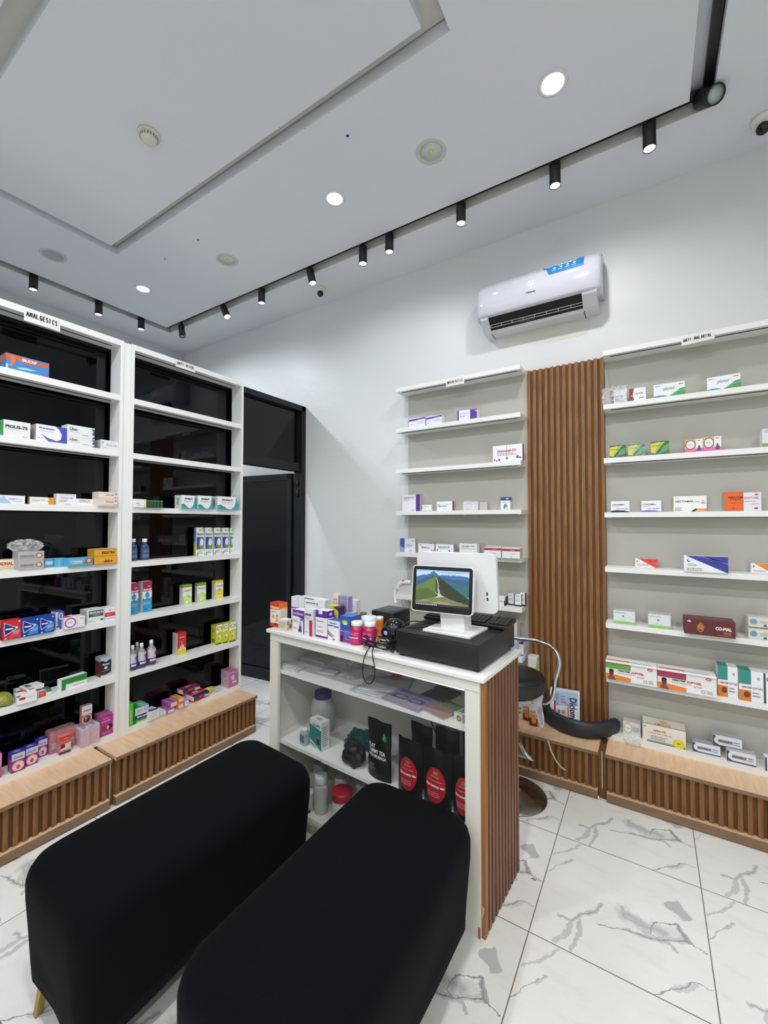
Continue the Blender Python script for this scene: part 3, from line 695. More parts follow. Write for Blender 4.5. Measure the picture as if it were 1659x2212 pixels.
b = MB(); b.box((-1.272, .012, .938), (-.022, .030, .98), CR); b.box((-1.27, .0112, .9375), (-.024, .0122, .939), M('#9A988C', .6)); b.build('top_rail', t)
b = MB(); b.box((-1.272, .012, .0), (-1.205, .030, .938), CR); b.build('front_post', t)
b = MB(); b.box((-.084, .012, .0), (-.022, .030, .938), CR); b.box((-.088, .0118, .03), (-.08, .030, .05), CR); b.build('front_post', t)
b = MB(); b.box((-1.205, .016, .0), (-.084, .030, .05), M('#A8A28A', .5)); b.box((-1.262, .03, .05), (-.048, .412, .068), CR); b.build('floor_board', t)
for z in (.760, .378):
    b = MB(); b.box((-1.262, .034, z), (-.048, .412, z+.018), M('#ECECEA', .35)); b.build('shelf', t)
b = MB(); b.box((-1.20, .020, .07), (-.086, .023, .938), GLASSP); b.build('front_glass', t)
b = MB(); b.box((-.53, .0125, .9315), (-.088, .018, .937), M('#F2F6FF', .4, emit=1.6)); b.build('led_strip', t)
b = MB(); b.box((-.90, .046, .366), (-.50, .052, .3715), M('#F2F6E6', .4, emit=.5)); b.build('led_strip', t)
b = MB(); b.box((-.032, .022, 0), (-.026, .435, .98), SLATB); b.box((-.030, .0225, .001), (-.006, .052, .979), CPOST); b.build('slat_backing', t)
b = MB(); n = 10
for k in range(n): y = .066+k*.0372; b.box((-.027, y, .004), (-.006, y+.021, .979), CSLAT)
b.build('slats', t)
b = MB(); b.box((-.0315, .0105, .004), (-.0225, .0225, .045), OAKE); b.prism([(-.0205, .0215, .07), (-.012, .0215, .10), (-.010, .0215, .115), (-.018, .0215, .125)], (0, .0008, 0), M('#C9B898', .6)); b.build('chipped_edge', t)
# ---- cash drawer
t = thing('cash_drawer', 'flat black metal cash drawer carrying the till screen', 'cash drawer', cw(-.236, .042, 1.0), TH)
BK = painted('black_powder_coat', '#17181B', .45, 400, .15, .0005)
b = MB(); b.box((-.201, 0, .012), (.201, .413, .113), BK, bev=.0025); b.build('housing', t)
b = MB(); b.box((-.193, -.0015, .020), (.193, .002, .104), BK, bev=.0012); b.build('drawer_front', t)
for x in (-.18, .18):
    for y in (.025, .385): b = MB(); b.lathe([(.012, 0), (.013, .012)], TRACK, 16, (x, y, 0)); b.build('foot', t)
# ---- till screens
DT = 1.113
t = thing('till_terminal', 'white till terminal with a small lit customer screen and a large screen turned away', 'till', cw(-.212, .19, DT), TH)
WP = M('#E3E4E4', .32)
b = MB(); b.box((-.114, -.10, 0), (.114, .10, .012), WP, bev=.003); b.build('base_plate', t)
b = MB(); b.prism([(-.058, -.028, .012), (.058, -.028, .012), (.058, .045, .012), (-.058, .045, .012)], (-.012, 0, .15), WP)
nk = b.build('neck', t)
def rrect(w, h, r, n=6):
    out = []
    for cx_, cy_, a0 in ((w/2-r, h/2-r, 0), (-w/2+r, h/2-r, 90), (-w/2+r, -h/2+r, 180), (w/2-r, -h/2+r, 270)):
        for k in range(n+1): a = math.radians(a0+90*k/n); out.append((cx_+r*math.cos(a), cy_+r*math.sin(a)))
    return out
def panel(mb, w, h, r, y0, y1, mt, X, n=6):
    pts = rrect(w, h, r, n); mb.prism([(x, y0, z) for x, z in pts], (0, y1-y0, 0), mt, X)
SW_, SH_ = .287, .208
X1 = Matrix.Translation((-.040, -.055, .188)) @ Matrix.Rotation(math.radians(9), 4, 'Z') @ Matrix.Rotation(math.radians(-7), 4, 'X')
b = MB(); panel(b, SW_, SH_, .018, 0, .022, WP, X1); cs = b.build('customer_display', t)
b = MB(); panel(b, SW_-.008, SH_-.008, .015, -.0012, .001, M('#08090B', .08), X1); b.build('bezel', cs)
b = MB()
sw, sh = .248, .158
def scr(u, v, e): return ((u-.5)*sw, -.0014-e, (v-.5)*sh+.005)
def jag(pts, amp, seed, n=5):
    rr = random.Random(seed); out = []
    for a, c in zip(pts[:-1], pts[1:]):
        for k in range(n): f = k/n; out.append((a[0]+(c[0]-a[0])*f, a[1]+(c[1]-a[1])*f+(rr.uniform(-amp, amp) if k else 0)))
    return out+[pts[-1]]
sky = [('r', 0, 0, 1, 1, '#A9BED2'), ('p', [(0, .93), (.3, .98), (.6, .90), (1, .95), (1, 1), (0, 1)], '#8FA9C4')]
far = [('p', [(0, .3)]+jag([(0, .80), (.15, .86), (.24, .88), (.33, .97), (.45, .86), (.6, .87), (.75, .88), (.85, .87), (1, .83)], .02, 3)+[(1, .3)], '#39618C'),
 ('p', [(0, .3)]+jag([(0, .66), (.12, .76), (.25, .80), (.33, .88), (.42, .82), (.6, .78), (1, .72)], .025, 4)+[(1, .3)], '#2F5274'),
 ('p', [(.45, .3)]+jag([(.45, .80), (.55, .74), (.7, .66), (.85, .60), (1, .62)], .02, 5)+[(1, .3)], '#2E5F62'),
 ('p', [(.0, .0)]+jag([(0, .52), (.1, .60), (.2, .68), (.3, .76), (.38, .82), (.46, .72), (.52, .60)], .012, 6)+[(.55, .0)], '#5C6E35'),
 ('p', [(.0, .0)]+jag([(0, .40), (.1, .46), (.22, .50), (.34, .42), (.42, .3)], .012, 7)+[(.5, 0)], '#4A5C2C'),
 ('p', [(.40, .0)]+jag([(.38, .82), (.46, .80), (.6, .66), (.75, .50), (.9, .36), (1, .26)], .012, 8)+[(1, 0)], '#343B29'),
 ('p', jag([(.42, .74), (.55, .68), (.7, .50), (.9, .30), (1, .2)], .012, 9)+[(1, .1), (.8, .14), (.6, .3), (.5, .5)], '#2A3023'),
 ('p', [(0, 0)]+jag([(0, .12), (.2, .18), (.4, .26), (.5, .30), (.65, .22), (.8, .16), (1, .10)], .012, 10)+[(1, 0)], '#6E6E48'),
 ('p', jag([(.3, .08), (.45, .14), (.6, .12), (.75, .06)], .01, 11)+[(.6, .02), (.4, .03)], '#8A8268'),
 ('p', [(.385, .81), (.395, .81), (.43, .68), (.445, .58), (.44, .50), (.46, .44), (.47, .36), (.52, .29), (.58, .26), (.50, .265), (.44, .24), (.36, .22), (.42, .27), (.445, .33), (.43, .42), (.425, .50), (.43, .58), (.415, .68)], '#B4B2A6'),
 ('p', [(.37, .42), (.385, .37), (.43, .31), (.46, .30), (.44, .335), (.40, .37)], '#B4B2A6'), ('p', [(.05, .09), (.18, .15), (.3, .14), (.19, .125)], '#A8A895'),
 ('r', 0, 0, 1, .055, '#26302A')]+[('r', .02+.035*k, .015, .04+.035*k, .042, '#C9D2D4') for k in range(12)]
draw(b, scr, sky+far, X1, emit=.5, e0=.0001, de=.0001); b.build('screen', cs)
X2 = Matrix.Translation((-.016, .035, .215)) @ Matrix.Rotation(math.radians(4), 4, 'Z') @ Matrix.Rotation(math.radians(8), 4, 'X')
b = MB(); panel(b, .385, .268, .03, 0, .022, WP, X2); ms = b.build('operator_display', t)
b = MB(); panel(b, .365, .25, .02, .022, .024, M('#08090B', .08), X2); b.build('screen_glass', ms)
b = MB()
for z in (-.052, -.076): b.box((.143, -.001, z), (.150, .001, z+.014), M('#2B2622', .5), X2)
b.build('ports', ms)
b = MB(); b.prism([(-.05, .0, .0), (.05, .0, .0), (.05, .03, .03), (-.05, .03, .03)], (0, .03, .08), WP, Matrix.Translation((-.02, -.03, .12))); b.build('hinge', t)
# ---- keyboard
t = thing('computer_keyboard', 'black keyboard lying on the cash drawer behind the till screen', 'keyboard', cw(-.225, .302, DT), TH+math.radians(3))
b = MB(); X = Matrix.Rotation(.10, 4, 'X'); KB = M('#141516', .42)
b.box((-.212, 0, .004), (.212, .135, .020), KB, X, bev=.003); b.build('case', t)
k = MB(); kk = M('#1B1C1E', .35)
for r_ in range(5):
    for c_ in range(20):
        if c_ in (15,): continue
        x = -.203+c_*.0203; y = .012+r_*.0225; k.box((x, y, .020), (x+.0175, y+.019, .026), kk, X)
k.build('keys', t)
b = MB(); b.box((.13, .11, .0), (.16, .125, .018), KB); b.box((-.16, .11, .0), (-.13, .125, .018), KB); b.build('foot', t)
# ---- receipt printer + scanner
u0, v0, _ = oncv(801, 1335, .24)
t = thing('receipt_printer', 'black receipt printer at the back of the counter', 'printer', cw(u0+.075, .24, 1.0), TH)
b = MB(); b.box((-.072, 0, 0), (.072, .16, .135), M('#18191B', .35), bev=.006); b.build('housing', t)
b = MB(); b.box((-.05, .05, .134), (.05, .058, .1365), M('#55575A', .3)); b.box((-.06, .06, .134), (.06, .15, .1362), M('#202124', .3)); b.build('paper_lid', t)
u1, v1, _ = oncz(850, 1384, 1.0)
u1 = oncv(852, 1384, .13)[0]; t = thing('desktop_scanner', 'black dome-headed barcode scanner standing in front of the printer', 'scanner', cw(u1, .13, 1.0), TH)
b = MB(); b.lathe([(.0, 0), (.042, 0), (.043, .006), (.034, .012), (.026, .02), (.022, .05), (.026, .065)], M('#111214', .3), 28); b.build('stand', t)
b = MB(); b.lathe([(.0, .03), (.02, .032), (.044, .048), (.054, .075), (.053, .10), (.041, .124), (.02, .138), (0, .140)], M('#0E0F11', .18), 32); hd = b.build('head', t)
X = Matrix.Translation((-.014, -.036, .080)) @ Matrix.Rotation(math.radians(90), 4, 'X') @ Matrix.Rotation(.1, 4, 'Z')
b = MB(); b.lathe([(.030, 0), (.028, .016), (.022, .018), (0, .0175)], M('#17181B', .15), 28, X=X); b.build('window_ring', hd)
b = MB(); b.lathe([(0, .0185), (.009, .0183), (.011, .0175)], M('#8E92D8', .2, emit=.6), 20, X=X); b.build('scan_light', hd)
# ---- cables
t = thing('cable_bundle', 'coiled black cable tied with a gold twist tie, one loop hanging over the counter front', 'cable', cw(-.55, .06, 1.0), TH)
CB = M('#0F1011', .35)
b = MB(); rr = random.Random(5)
for k in range(6):
    ph = k*.9; a0 = .065+.018*rr.random(); b0 = .038+.012*rr.random(); tw = rr.uniform(-.5, .5)
    pts = []
    for i in range(14):
        th_ = 2*PI*i/14; x = math.cos(th_)*a0; y = math.sin(th_)*b0; pts.append((x*math.cos(tw)-y*math.sin(tw)+rr.uniform(-.004, .004), x*math.sin(tw)*.6+y*math.cos(tw)+.0, .006+.006*k+.030*abs(math.sin(th_+ph))*(.6)+rr.uniform(0, .004)))
    b.tube(pts, .0026, CB, 8, close=True, smooth=3)
b.build('coil', t)
b = MB()
b.tube([(.0, .0, .03), (-.012, -.045, .022), (-.022, -.068, -.01), (-.034, -.070, -.055), (-.036, -.071, -.10), (-.014, -.072, -.135), (.016, -.072, -.13), (.034, -.071, -.095), (.030, -.070, -.045), (.016, -.066, -.004), (.004, -.04, .022), (0, 0, .03)], .0026, CB, 8)
b.build('hanging_loop', t)
b = MB(); b.tube([(-.01, .008, .055), (.0, -.012, .04), (.006, .01, .02), (-.01, .015, .05)], .0035, M('#A98B3A', .5), 8); b.build('twist_tie', t)
b = MB(); b.tube([(.04, .01, .03), (.09, .02, .06), (.13, .05, .11), (.19, .12, .125), (.27, .20, .125), (.31, .23, .13)], .0024, CB, 8); b.tube([(.03, .0, .02), (.08, .0, .035), (.10, .06, .02), (.05, .10, .06), (-.02, .09, .07)], .0024, CB, 8)
b.tube([(.06, .0, .02), (.10, -.02, .01), (.118, -.015, .06), (.135, -.005, .116), (.17, .05, .118), (.24, .14, .12)], .0024, CB, 8); b.tube([(.02, .01, .05), (.08, .05, .10), (.12, .10, .13), (.20, .17, .122), (.26, .22, .13)], .0024, CB, 8); b.build('lead', t)
# ================================================================= BAR STOOL
sx, sy = -.70, 2.535
t = thing('bar_stool', 'chrome bar stool with round black seat behind the counter', 'stool', (sx, sy, 0))
b = MB(); b.lathe([(.192, 0), (.193, .004), (.185, .010), (.13, .026), (.07, .045), (.034, .062), (.03, .075)], M('#8F8C8A', .2, 1), 56); b.build('foot_disc', t)
b = MB(); b.lathe([(.025, .07), (.025, .33), (.030, .33), (.030, .36), (.019, .36), (.019, .60)], CHROME, 28); b.build('gas_column', t)
b = MB(); b.tube([(.02, -.02, .37), (.06, -.07, .345), (.10, -.10, .31), (.125, -.09, .285), (.125, -.05, .27), (.06, -.045, .262), (.0, -.05, .262), (-.06, -.045, .262)], .011, CHROME, 12); b.build('footrest', t)
b = MB(); b.lathe([(0, .595), (.10, .595), (.155, .605), (.178, .625), (.184, .655), (.184, .69), (.176, .708), (.15, .716), (.08, .720), (0, .721)], M('#141517', .38), 56)
b.build('seat', t)
b = MB(); b.tube([(.183*math.cos(a), .183*math.sin(a), .692) for a in [2*PI*i/28 for i in range(28)]], .0035, M('#0C0D0F', .3), 8, close=True, smooth=0); b.build('piping', t)
hp = [(1151, 1511), (1163, 1517), (1180, 1518), (1192, 1508), (1197, 1490), (1199, 1470), (1206, 1447), (1208, 1430), (1202, 1410), (1188, 1396), (1165, 1386), (1140, 1381), (1110, 1378)]
pts = []
for i, (px, py) in enumerate(hp): P = ony(px, py, sy+.03+.10*min(1, max(0, i-4)/8)); pts.append((P[0]-sx, P[1]-sy, P[2]))
hoop = pts+[(-p[0], p[1], p[2]) for p in pts[::-1]]
b = MB(); b.tube([(0, .03, pts[0][2]+.0)]+pts, .0115, CHROME, 14, smooth=3); b.tube([pts[-1], (0, pts[-1][1]+.01, pts[-1][2]+.004), (-pts[-1][0], pts[-1][1], pts[-1][2])], .0115, CHROME, 14); b.tube([(0, .03, pts[0][2])]+[(-p[0], p[1], p[2]) for p in pts], .0115, CHROME, 14, smooth=3); b.build('back_hoop', t)
b = MB(); P = [(p[0], p[1], p[2]) for p in pts[1:3]]; X = Matrix.Translation(Vector(pts[1])+Vector((.0, -.012, 0)))
# paper care tag hanging from the hoop in a plastic sleeve
tg = [(-.018, 0, .055), (.004, 0, .075), (.030, 0, .045), (.020, 0, .0), (.032, -.0, -.07), (.034, 0, -.115), (.024, 0, -.135), (.012, 0, -.128), (.0, 0, -.10), (-.020, 0, -.02), (-.028, 0, .0)]
b.prism(tg, (0, .0012, 0), M('#D9DAE2', .35), X); b.prism([(x*.5+.012, -.002, z*.5-.055) for x, y, z in tg], (0, .001, 0), M('#A7A9B2', .3), X); b.build('paper_tag', t)
# loose curved backrest pad lying on the ledge
t = thing('backrest_pad', 'loose curved black padded backrest lying on the oak ledge by the slatted panel', 'cushion', (-.40, 2.86, .278))
b = MB(); N = 28; vs = []; fs = []; seg = 16
arc = []
for i in range(N+1):
    a = math.radians(-74+148*i/N); arc.append((math.sin(a)*.232, (1-math.cos(a))*.262+.0, math.cos(a), math.sin(a)))
for i, (x, y, ca, sa) in enumerate(arc):
    e = min(i, N-i)/N; k = min(1, (e/.08)**.5) if e < .08 else 1; k = max(k, .25)
    for s in range(seg):
        a = 2*PI*s/seg; q = math.cos(a); r_ = math.sin(a); sq = lambda v, p: math.copysign(abs(v)**p, v)
        th_ = .026*sq(q, .8)*k; hh = .050*sq(r_, .75)*k; vs.append((x-sa*th_*-1, y-ca*th_, .052+hh+.012*abs(x/.232)**2))
for i in range(N):
    for s in range(seg): s2 = (s+1) % seg; fs.append((i*seg+s, i*seg+s2, (i+1)*seg+s2, (i+1)*seg+s))
fs.append(list(range(seg))[::-1]); fs.append([N*seg+s for s in range(seg)])
b.add(vs, fs, M('#24272C', .42), True); b.build('cushion', t)
b = MB(); pp = [(x, y+.004, .004+.012*abs(x/.232)**2) for x, y, ca, sa in arc[1:-1]]; b.tube(pp, .003, M('#3A2F1E', .8), 6, smooth=0); b.build('stapled_edge', t)
# green strap hanging from the ledge

pp = [onz(1184, 1598, .279)]+[ony(px, py, 2.728) for px, py in [(1186, 1605), (1191, 1622), (1200, 1640), (1212, 1656), (1222, 1663)]]
b = MB(); vs = []; fs = []
for i, p in enumerate(pp):
    d = (np.array(pp[min(i+1, len(pp)-1)])-np.array(pp[max(i-1, 0)])); d = d/np.linalg.norm(d); nrm = np.array([d[2], 0, -d[0]]); wd = .0045
    for s_, o_ in ((1, 0), (-1, 0), (-1, .0012), (1, .0012)): q = np.array(p)+nrm*wd*s_+np.array([0, -.004-o_, .0]); vs.append(tuple(q-np.array(pp[0])))
for i in range(len(pp)-1):
    for s_ in range(4): fs.append((i*4+s_, i*4+(s_+1) % 4, (i+1)*4+(s_+1) % 4, (i+1)*4+s_))
b.add(vs, fs, M('#B9C4A0', .5)); tag(b.build('plastic_strap', None, tuple(pp[0])), 'pale green plastic strap hanging over the edge of the ledge behind the stool', 'strap')
# desk phone on the antibiotics shelves
P = ony(870, 1290, 2.99)
t = thing('desk_phone', 'white desk telephone with its handset hanging off the shelf left of the till', 'telephone', (-1.66, 2.955, AT[2]))
b = MB(); b.prism([(-.085, 0, 0), (-.085, 0, .03), (-.06, 0, .075), (-.02, 0, .098), (.10, 0, .085), (.10, 0, 0)], (0, .10, 0), M('#DCDDDA', .3)); b.build('base', t)
b = MB(); b.tube([(-.075, -.004, .045), (-.055, -.008, .085), (-.015, -.01, .105), (.05, -.008, .11)], [.016], M('#EDEDEB', .25), 12); b.tube([(-.02, -.012, .115), (.0, -.012, .117)], .012, M('#C75A50', .4), 10); b.build('cradle_arm', t)
b = MB(); b.tube([(-.088, -.012, .04), (-.094, -.016, .0), (-.090, -.018, -.04), (-.080, -.018, -.065)], [.010, .009, .010, .014], M('#F2F2F0', .2), 12); b.build('handset', t)
b = MB(); pts = [(-.03+.008*math.sin(i*1.3), .0, -.02-.011*i) for i in range(16)]; b.tube(pts, .0014, M('#3A3B3A', .5), 6, smooth=2); b.tube([(.0, .05, .10), (-.02, .06, .2), (-.012, .07, .30)], .0012, M('#44464A', .5), 6); b.build('cord', t)
# ================================================================= GOODS ON THE SHELVES
def sb(wall, row, x0, x1, yt, yb, d, label, base, art=(), side=(), top=(), group=None, off=.012, rot=0, zadd=0, wrap=False, lside=None, cat='medicine box', hmul=1):
    """box on shelf `row` (0 = lowest) of a wall unit; x0,x1,yt,yb are where its front face lies in the photo"""
    tops = {'R': RT, 'A': AT, 'L': LT}[wall]; z = tops[row]+zadd+.0003; xm = (x0+x1)/2
    if wall in 'RA':
        if yb is not None: off = min(max(onz(xm, yb, z)[1]-YF, -.05), .10)
        y = YF+off; ym = (yt+(yb or yt+20))/2
        a, c = ony(x0, ym, y)[0], ony(x1, ym, y)[0]; h = ony(xm, yt, y)[2]-z
        d = min(d, YP-y-.004) if off >= 0 else min(d, YP-y-.004)
        return carton(label, ((a+c)/2, y, z), rot, abs(c-a), max(.012, h*hmul), d, base, art, side, top, group, cat, wrap=wrap, lside=lside)
    if yb is not None: off = min(max(XF-onz(xm, yb, z)[0], -.02), .09)
    x = XF-off; ym = (yt+(yb or yt+20))/2
    a, c = onx(x0, ym, x)[1], onx(x1, ym, x)[1]; h = onx(xm, yt, x)[2]-z
    if xm < 262: c = min(c, 1.3125-(.006 if rot else 0))
    else: a = max(a, 1.4005+(.008 if rot else 0)); c = min(c, 2.2315-(.004 if wrap else 0))
    d = min(d, .118-off)
    return carton(label, (x, (a+c)/2, z), PI/2+rot, abs(c-a), max(.012, h*hmul), d, base, art, side, top, group, cat, wrap=wrap, lside=lside)
W_ = '#EDEEF0'; G1 = '#8A8C90'
# ---- ANTI-MALARIAL shelves (right)
o = sb('R', 6, 1318, 1354, 842, None, .06, 'maroon and white carton wrapped in crumpled clear plastic, first on the upper right shelf', W_, [('r', 0, 0, .22, 1, '#8A2B38'), ('t', .28, .42, .8, .56, 'ADALTHER', '#8A2B38'), ('l', .3, .1, .9, .35, 2, G1)])
k = crumple_box(.125, .10, .07, .012, FILM, (-.02, -.012, 0), 9, 3).build('plastic_wrap', o)
sb('R', 6, 1359, 1395, 838, None, .07, 'white carton with a maroon left end and white ribbon beside the plastic-wrapped one', W_, [('p', [(0, 0), (.30, 0), (.22, .5), (.30, 1), (0, 1)], '#8A2B38'), ('t', .32, .50, .82, .62, 'ADALTHER', '#3A2228'), ('r', .1, .40, 1, .44, '#FFFFFF'), ('l', .6, .12, .92, .3, 1, G1)])
PL = [('t', .06, .80, .2, .9, 'BIOCOR', '#555A60'), ('t', .30, .42, .68, .74, 'plumal', '#5E9A78', .35), ('t', .72, .66, .74, .7, 'P', '#5E9A78'), ('p', [(0, 0), (.5, 0), (.35, .12), (.18, .17), (0, .1)], '#2F9E98'), ('p', [(.45, 0), (1, 0), (1, .55), (.85, .5), (.7, .3), (.58, .12)], '#3C9A5C'), ('p', [(.55, .05), (.75, .28), (1, .40), (1, .44), (.74, .32)], '#8CCB9C'), ('r', .80, .80, .95, .87, '#D8854A')]
sb('R', 6, 1412, 1479.5, 827, None, .05, 'flat white carton with a green wave, left of the twins on the upper right shelf', W_, PL)
sb('R', 6, 1527, 1599, 811, None, .07, 'white carton with a green wave, standing turned at the right of its twin', W_, PL, rot=-.12, side=[('r', .0, 0, 1, 1, '#C9CBC4')])
GY = [('p', [(0, .15), (.25, .1), (.62, .8), (.5, .95), (0, .85)], '#D9D23A'), ('p', [(.35, 0), (1, .3), (1, .8), (.7, .6)], '#5E9A6A'), ('p', [(.55, .9), (.8, .95), (.3, .2), (.2, .3)], '#A8BF4A'), ('t', .06, .62, .55, .74, 'Real Amadin', '#3A5A2A'), ('r', .78, .0, 1, .14, '#A05030')]
for (a, c, yt, nm, wr) in ((1317, 1351, 962, 'leftmost of the three', False), (1357, 1394.5, 959, 'plastic-wrapped middle one of the three', True), (1406, 1445, 953, 'rightmost of the three', False)):
    o = sb('R', 5, a, c, yt, None, .06, nm+' small yellow and dark green cartons on the right shelves', '#2C6A44', GY, side=[('r', 0, 0, 1, 1, '#255738')], group='yellow and green cartons', wrap=wr)
PK = [('r', 0, 0, 1, .26, '#E36AA4'), ('r', .0, .26, .62, 1, '#D6B064'), ('e', .32, .58, .28, .36, '#3A2E2A'), ('e', .32, .58, .24, .31, '#E9EAEC'), ('l', .16, .5, .48, .66, 2, '#8C8F98'), ('r', .62, .26, 1, 1, '#EDEAE6'), ('e', .80, .42, .055, .09, '#6E4A38'), ('p', [(.68, .1), (.92, .1), (.88, .36), (.72, .36)], '#3E4C8A'), ('l', .7, .82, .92, .92, 1, '#555')]
sb('R', 5, 1479, 1518, 949, None, .08, 'pink and gold carton with a round white badge, left of the pair', '#E7C9A0', PK, lside=[('r', 0, 0, 1, .3, '#D87AA0'), ('r', 0, .3, 1, 1, '#C9AC74')], group='pink and gold cartons')
sb('R', 5, 1518.5, 1558, 943, None, .08, 'pink and gold carton with a round white badge, right of the pair', '#E7C9A0', PK, group='pink and gold cartons')
sb('R', 5, 1646, 1672, 925.8, None, .06, 'white carton with a green foot cut by the right picture edge', '#DADBE2', [('r', 0, 0, 1, .2, '#7FA24A'), ('l', .2, .8, .9, .95, 2, G1)])
LY = lambda c: [('t', .08, .62, .72, .74, 'LYNTEMIN', '#1F2126', 0, .03), ('l', .1, .5, .5, .58, 1, G1), ('t', .28, .28, .5, .36, 'Tablets', '#333'), ('r', .56, .28, .92, .34, '#8A8CC0'), ('p', [(0, 0), (1, 0), (1, .04), (.7, .16), (.3, .19), (0, .12)], c)]
sb('R', 4, 1319.6, 1359.6, 1082.6, 1106.5, .05, 'white carton with dark lettering and a dark plum curved foot, left of two', W_, LY('#2A1E3A'))
sb('R', 4, 1385.6, 1428.6, 1081.5, 1106.5, .05, 'white carton with dark lettering and a lilac curved foot, right of two', W_, LY('#7A6AD0'))
sb('R', 4, 1455, 1526.5, 1071.5, 1106, .05, 'wide white carton lettered in grey with an orange and black slanted corner', '#F0F0EE', [('t', .05, .60, .62, .73, 'NECTAMAL', '#4A4A56', 0, .03), ('t', .64, .6, .8, .68, 'Tablets', '#777'), ('t', .84, .64, .94, .74, '20', '#C05A4A'), ('t', .83, .50, .97, .6, '480', '#C05A4A'), ('l', .05, .88, .2, .93, 1, '#666'), ('p', [(.50, 0), (.62, 0), (.74, .2), (.66, .2)], '#1E2430'), ('p', [(.62, 0), (1, 0), (1, .2), (.76, .2)], '#E08A2E'), ('t', .7, .05, .95, .14, 'ADULTS', '#F4D9B0'), ('l', .04, .05, .3, .3, 3, G1)])
sb('R', 4, 1565.5, 1605.3, 1063, 1106, .08, 'bright orange half of a large open carton on the right shelves', '#E8651A', [('t', .18, .66, .98, .78, 'AMATEM', '#7A2A12', 0, .03), ('t', .3, .56, .86, .64, 'FORTE', '#8A3414'), ('l', .3, .4, .95, .46, 1, '#B04A18'), ('e', .5, .2, .06, .04, '#C24F14'), ('l', .35, .1, .8, .15, 1, '#B04A18')], lside=[('r', 0, 0, 1, 1, '#D9C2C0')])
sb('R', 4, 1606, 1644.8, 1063.5, 1106, .07, 'white carton with red capsule pictures against the orange one', '#E6E6EC', [('t', .04, .66, .9, .76, 'SOFTGEL', '#C03A4A', 0, .03), ('e', .74, .88, .12, .05, '#C8606A'), ('e', .7, .16, .12, .055, '#C0474F'), ('l', .05, .5, .7, .56, 1, G1), ('l', .45, .35, .85, .42, 1, G1)])
sb('R', 3, 1372, 1420, 1207, 1225.8, .05, 'small flat white carton with a red slanted corner', W_, [('p', [(.12, 1), (1, 1), (1, .0), (.9, .02)], '#D9483A'), ('p', [(.30, 1), (.42, 1), (1, .36), (1, .5)], '#E9776A'), ('e', .1, .68, .035, .09, '#C03A34'), ('l', .08, .1, .7, .45, 2, '#C9848A')])
sb('R', 3, 1477.8, 1573, 1201.8, 1236, .05, 'wide white carton with a large dark blue slanted corner', W_, [('p', [(.05, 1), (1, 1), (1, 0), (.98, 0)], '#36409A'), ('p', [(.25, 1), (.45, 1), (1, .5), (1, .62)], '#5A66B8'), ('t', .46, .58, .88, .68, 'Coartem', '#222A6A'), ('e', .11, .70, .04, .09, '#2A2F60'), ('e', .12, .72, .025, .06, W_), ('l', .08, .34, .32, .5, 2, G1), ('l', .06, .04, .5, .26, 2, G1)])
sb('R', 3, 1623, 1675, 1217.5, 1238.5, .05, 'small white carton with an orange slanted corner at the right picture edge', W_, [('p', [(.12, 1), (1, 1), (1, .0), (.9, .02)], '#E08A32'), ('e', .1, .68, .04, .1, '#9A5A34'), ('l', .08, .1, .7, .35, 2, '#C9A48A')])
GW = [('r', 0, 0, 1, .22, '#7CC442'), ('e', .45, .6, .045, .06, '#333'), ('l', .05, .80, .6, .9, 1, G1), ('l', .3, .3, .7, .4, 1, '#C9C9CC')]
for a, c, yt, yb, nm in ((1325.5, 1371.5, 1320, 1348.5, 'leftmost'), (1400.5, 1448.5, 1328, 1357.5, 'second')):
    sb('R', 2, a, c, yt, yb, .07, nm+' shrink-wrapped white carton with a green foot on the right shelves', '#E4E6E6', GW, wrap=True, group='white and green wrapped cartons', top=[('r', 0, 0, 1, 1, '#B9BCBC')])
sb('R', 2, 1478.5, 1588.7, 1340.5, 1374, .12, 'wide dark maroon carton with a flame mark and white lettering', '#5E1F22', [('t', .62, .42, .93, .64, 'CO-MAL', '#F0E2DC', 0, .05), ('p', [(.28, .35), (.26, .6), (.33, .88), (.38, .7), (.41, .55), (.37, .33)], '#A85A2A'), ('o', .325, .42, .06, .22, .16, '#D9A23A'), ('r', .29, .40, .36, .44, '#D9A23A'), ('l', .78, .16, .94, .36, 3, '#C9883A'), ('r', .66, .08, .94, .11, '#A8702E'), ('p', [(.05, .82), (.10, .93), (.15, .82), (.10, .78)], '#D9C2BE')], top=[('t', .42, .35, .85, .7, 'CO-MAL', '#9A6A62', .0, .03), ('p', [(.2, .2), (.34, .3), (.32, .8), (.22, .7)], '#7E4634')], side=[('r', 0, 0, 1, 1, '#561C20')], off=-.02)
for zz, yt, yb, nm in ((0, 1360, 1384, 'lower'), (.062, 1335, 1360, 'upper')):
    sb('R', 2, 1617, 1668, yt, None, .09, nm+' wrapped pale yellow carton with a blue oval, stacked at the right picture edge', '#DAD9C8', [('e', .22, .55, .2, .36, '#D8D070'), ('e', .22, .55, .16, .28, '#3E86B8'), ('l', .5, .4, .9, .7, 2, G1), ('p', [(.62, .1), (.8, .1), (.76, .35), (.66, .35)], '#333A55')], off=.0 if zz == 0 else .02, zadd=zz, wrap=True, group='wrapped cartons with a blue oval')
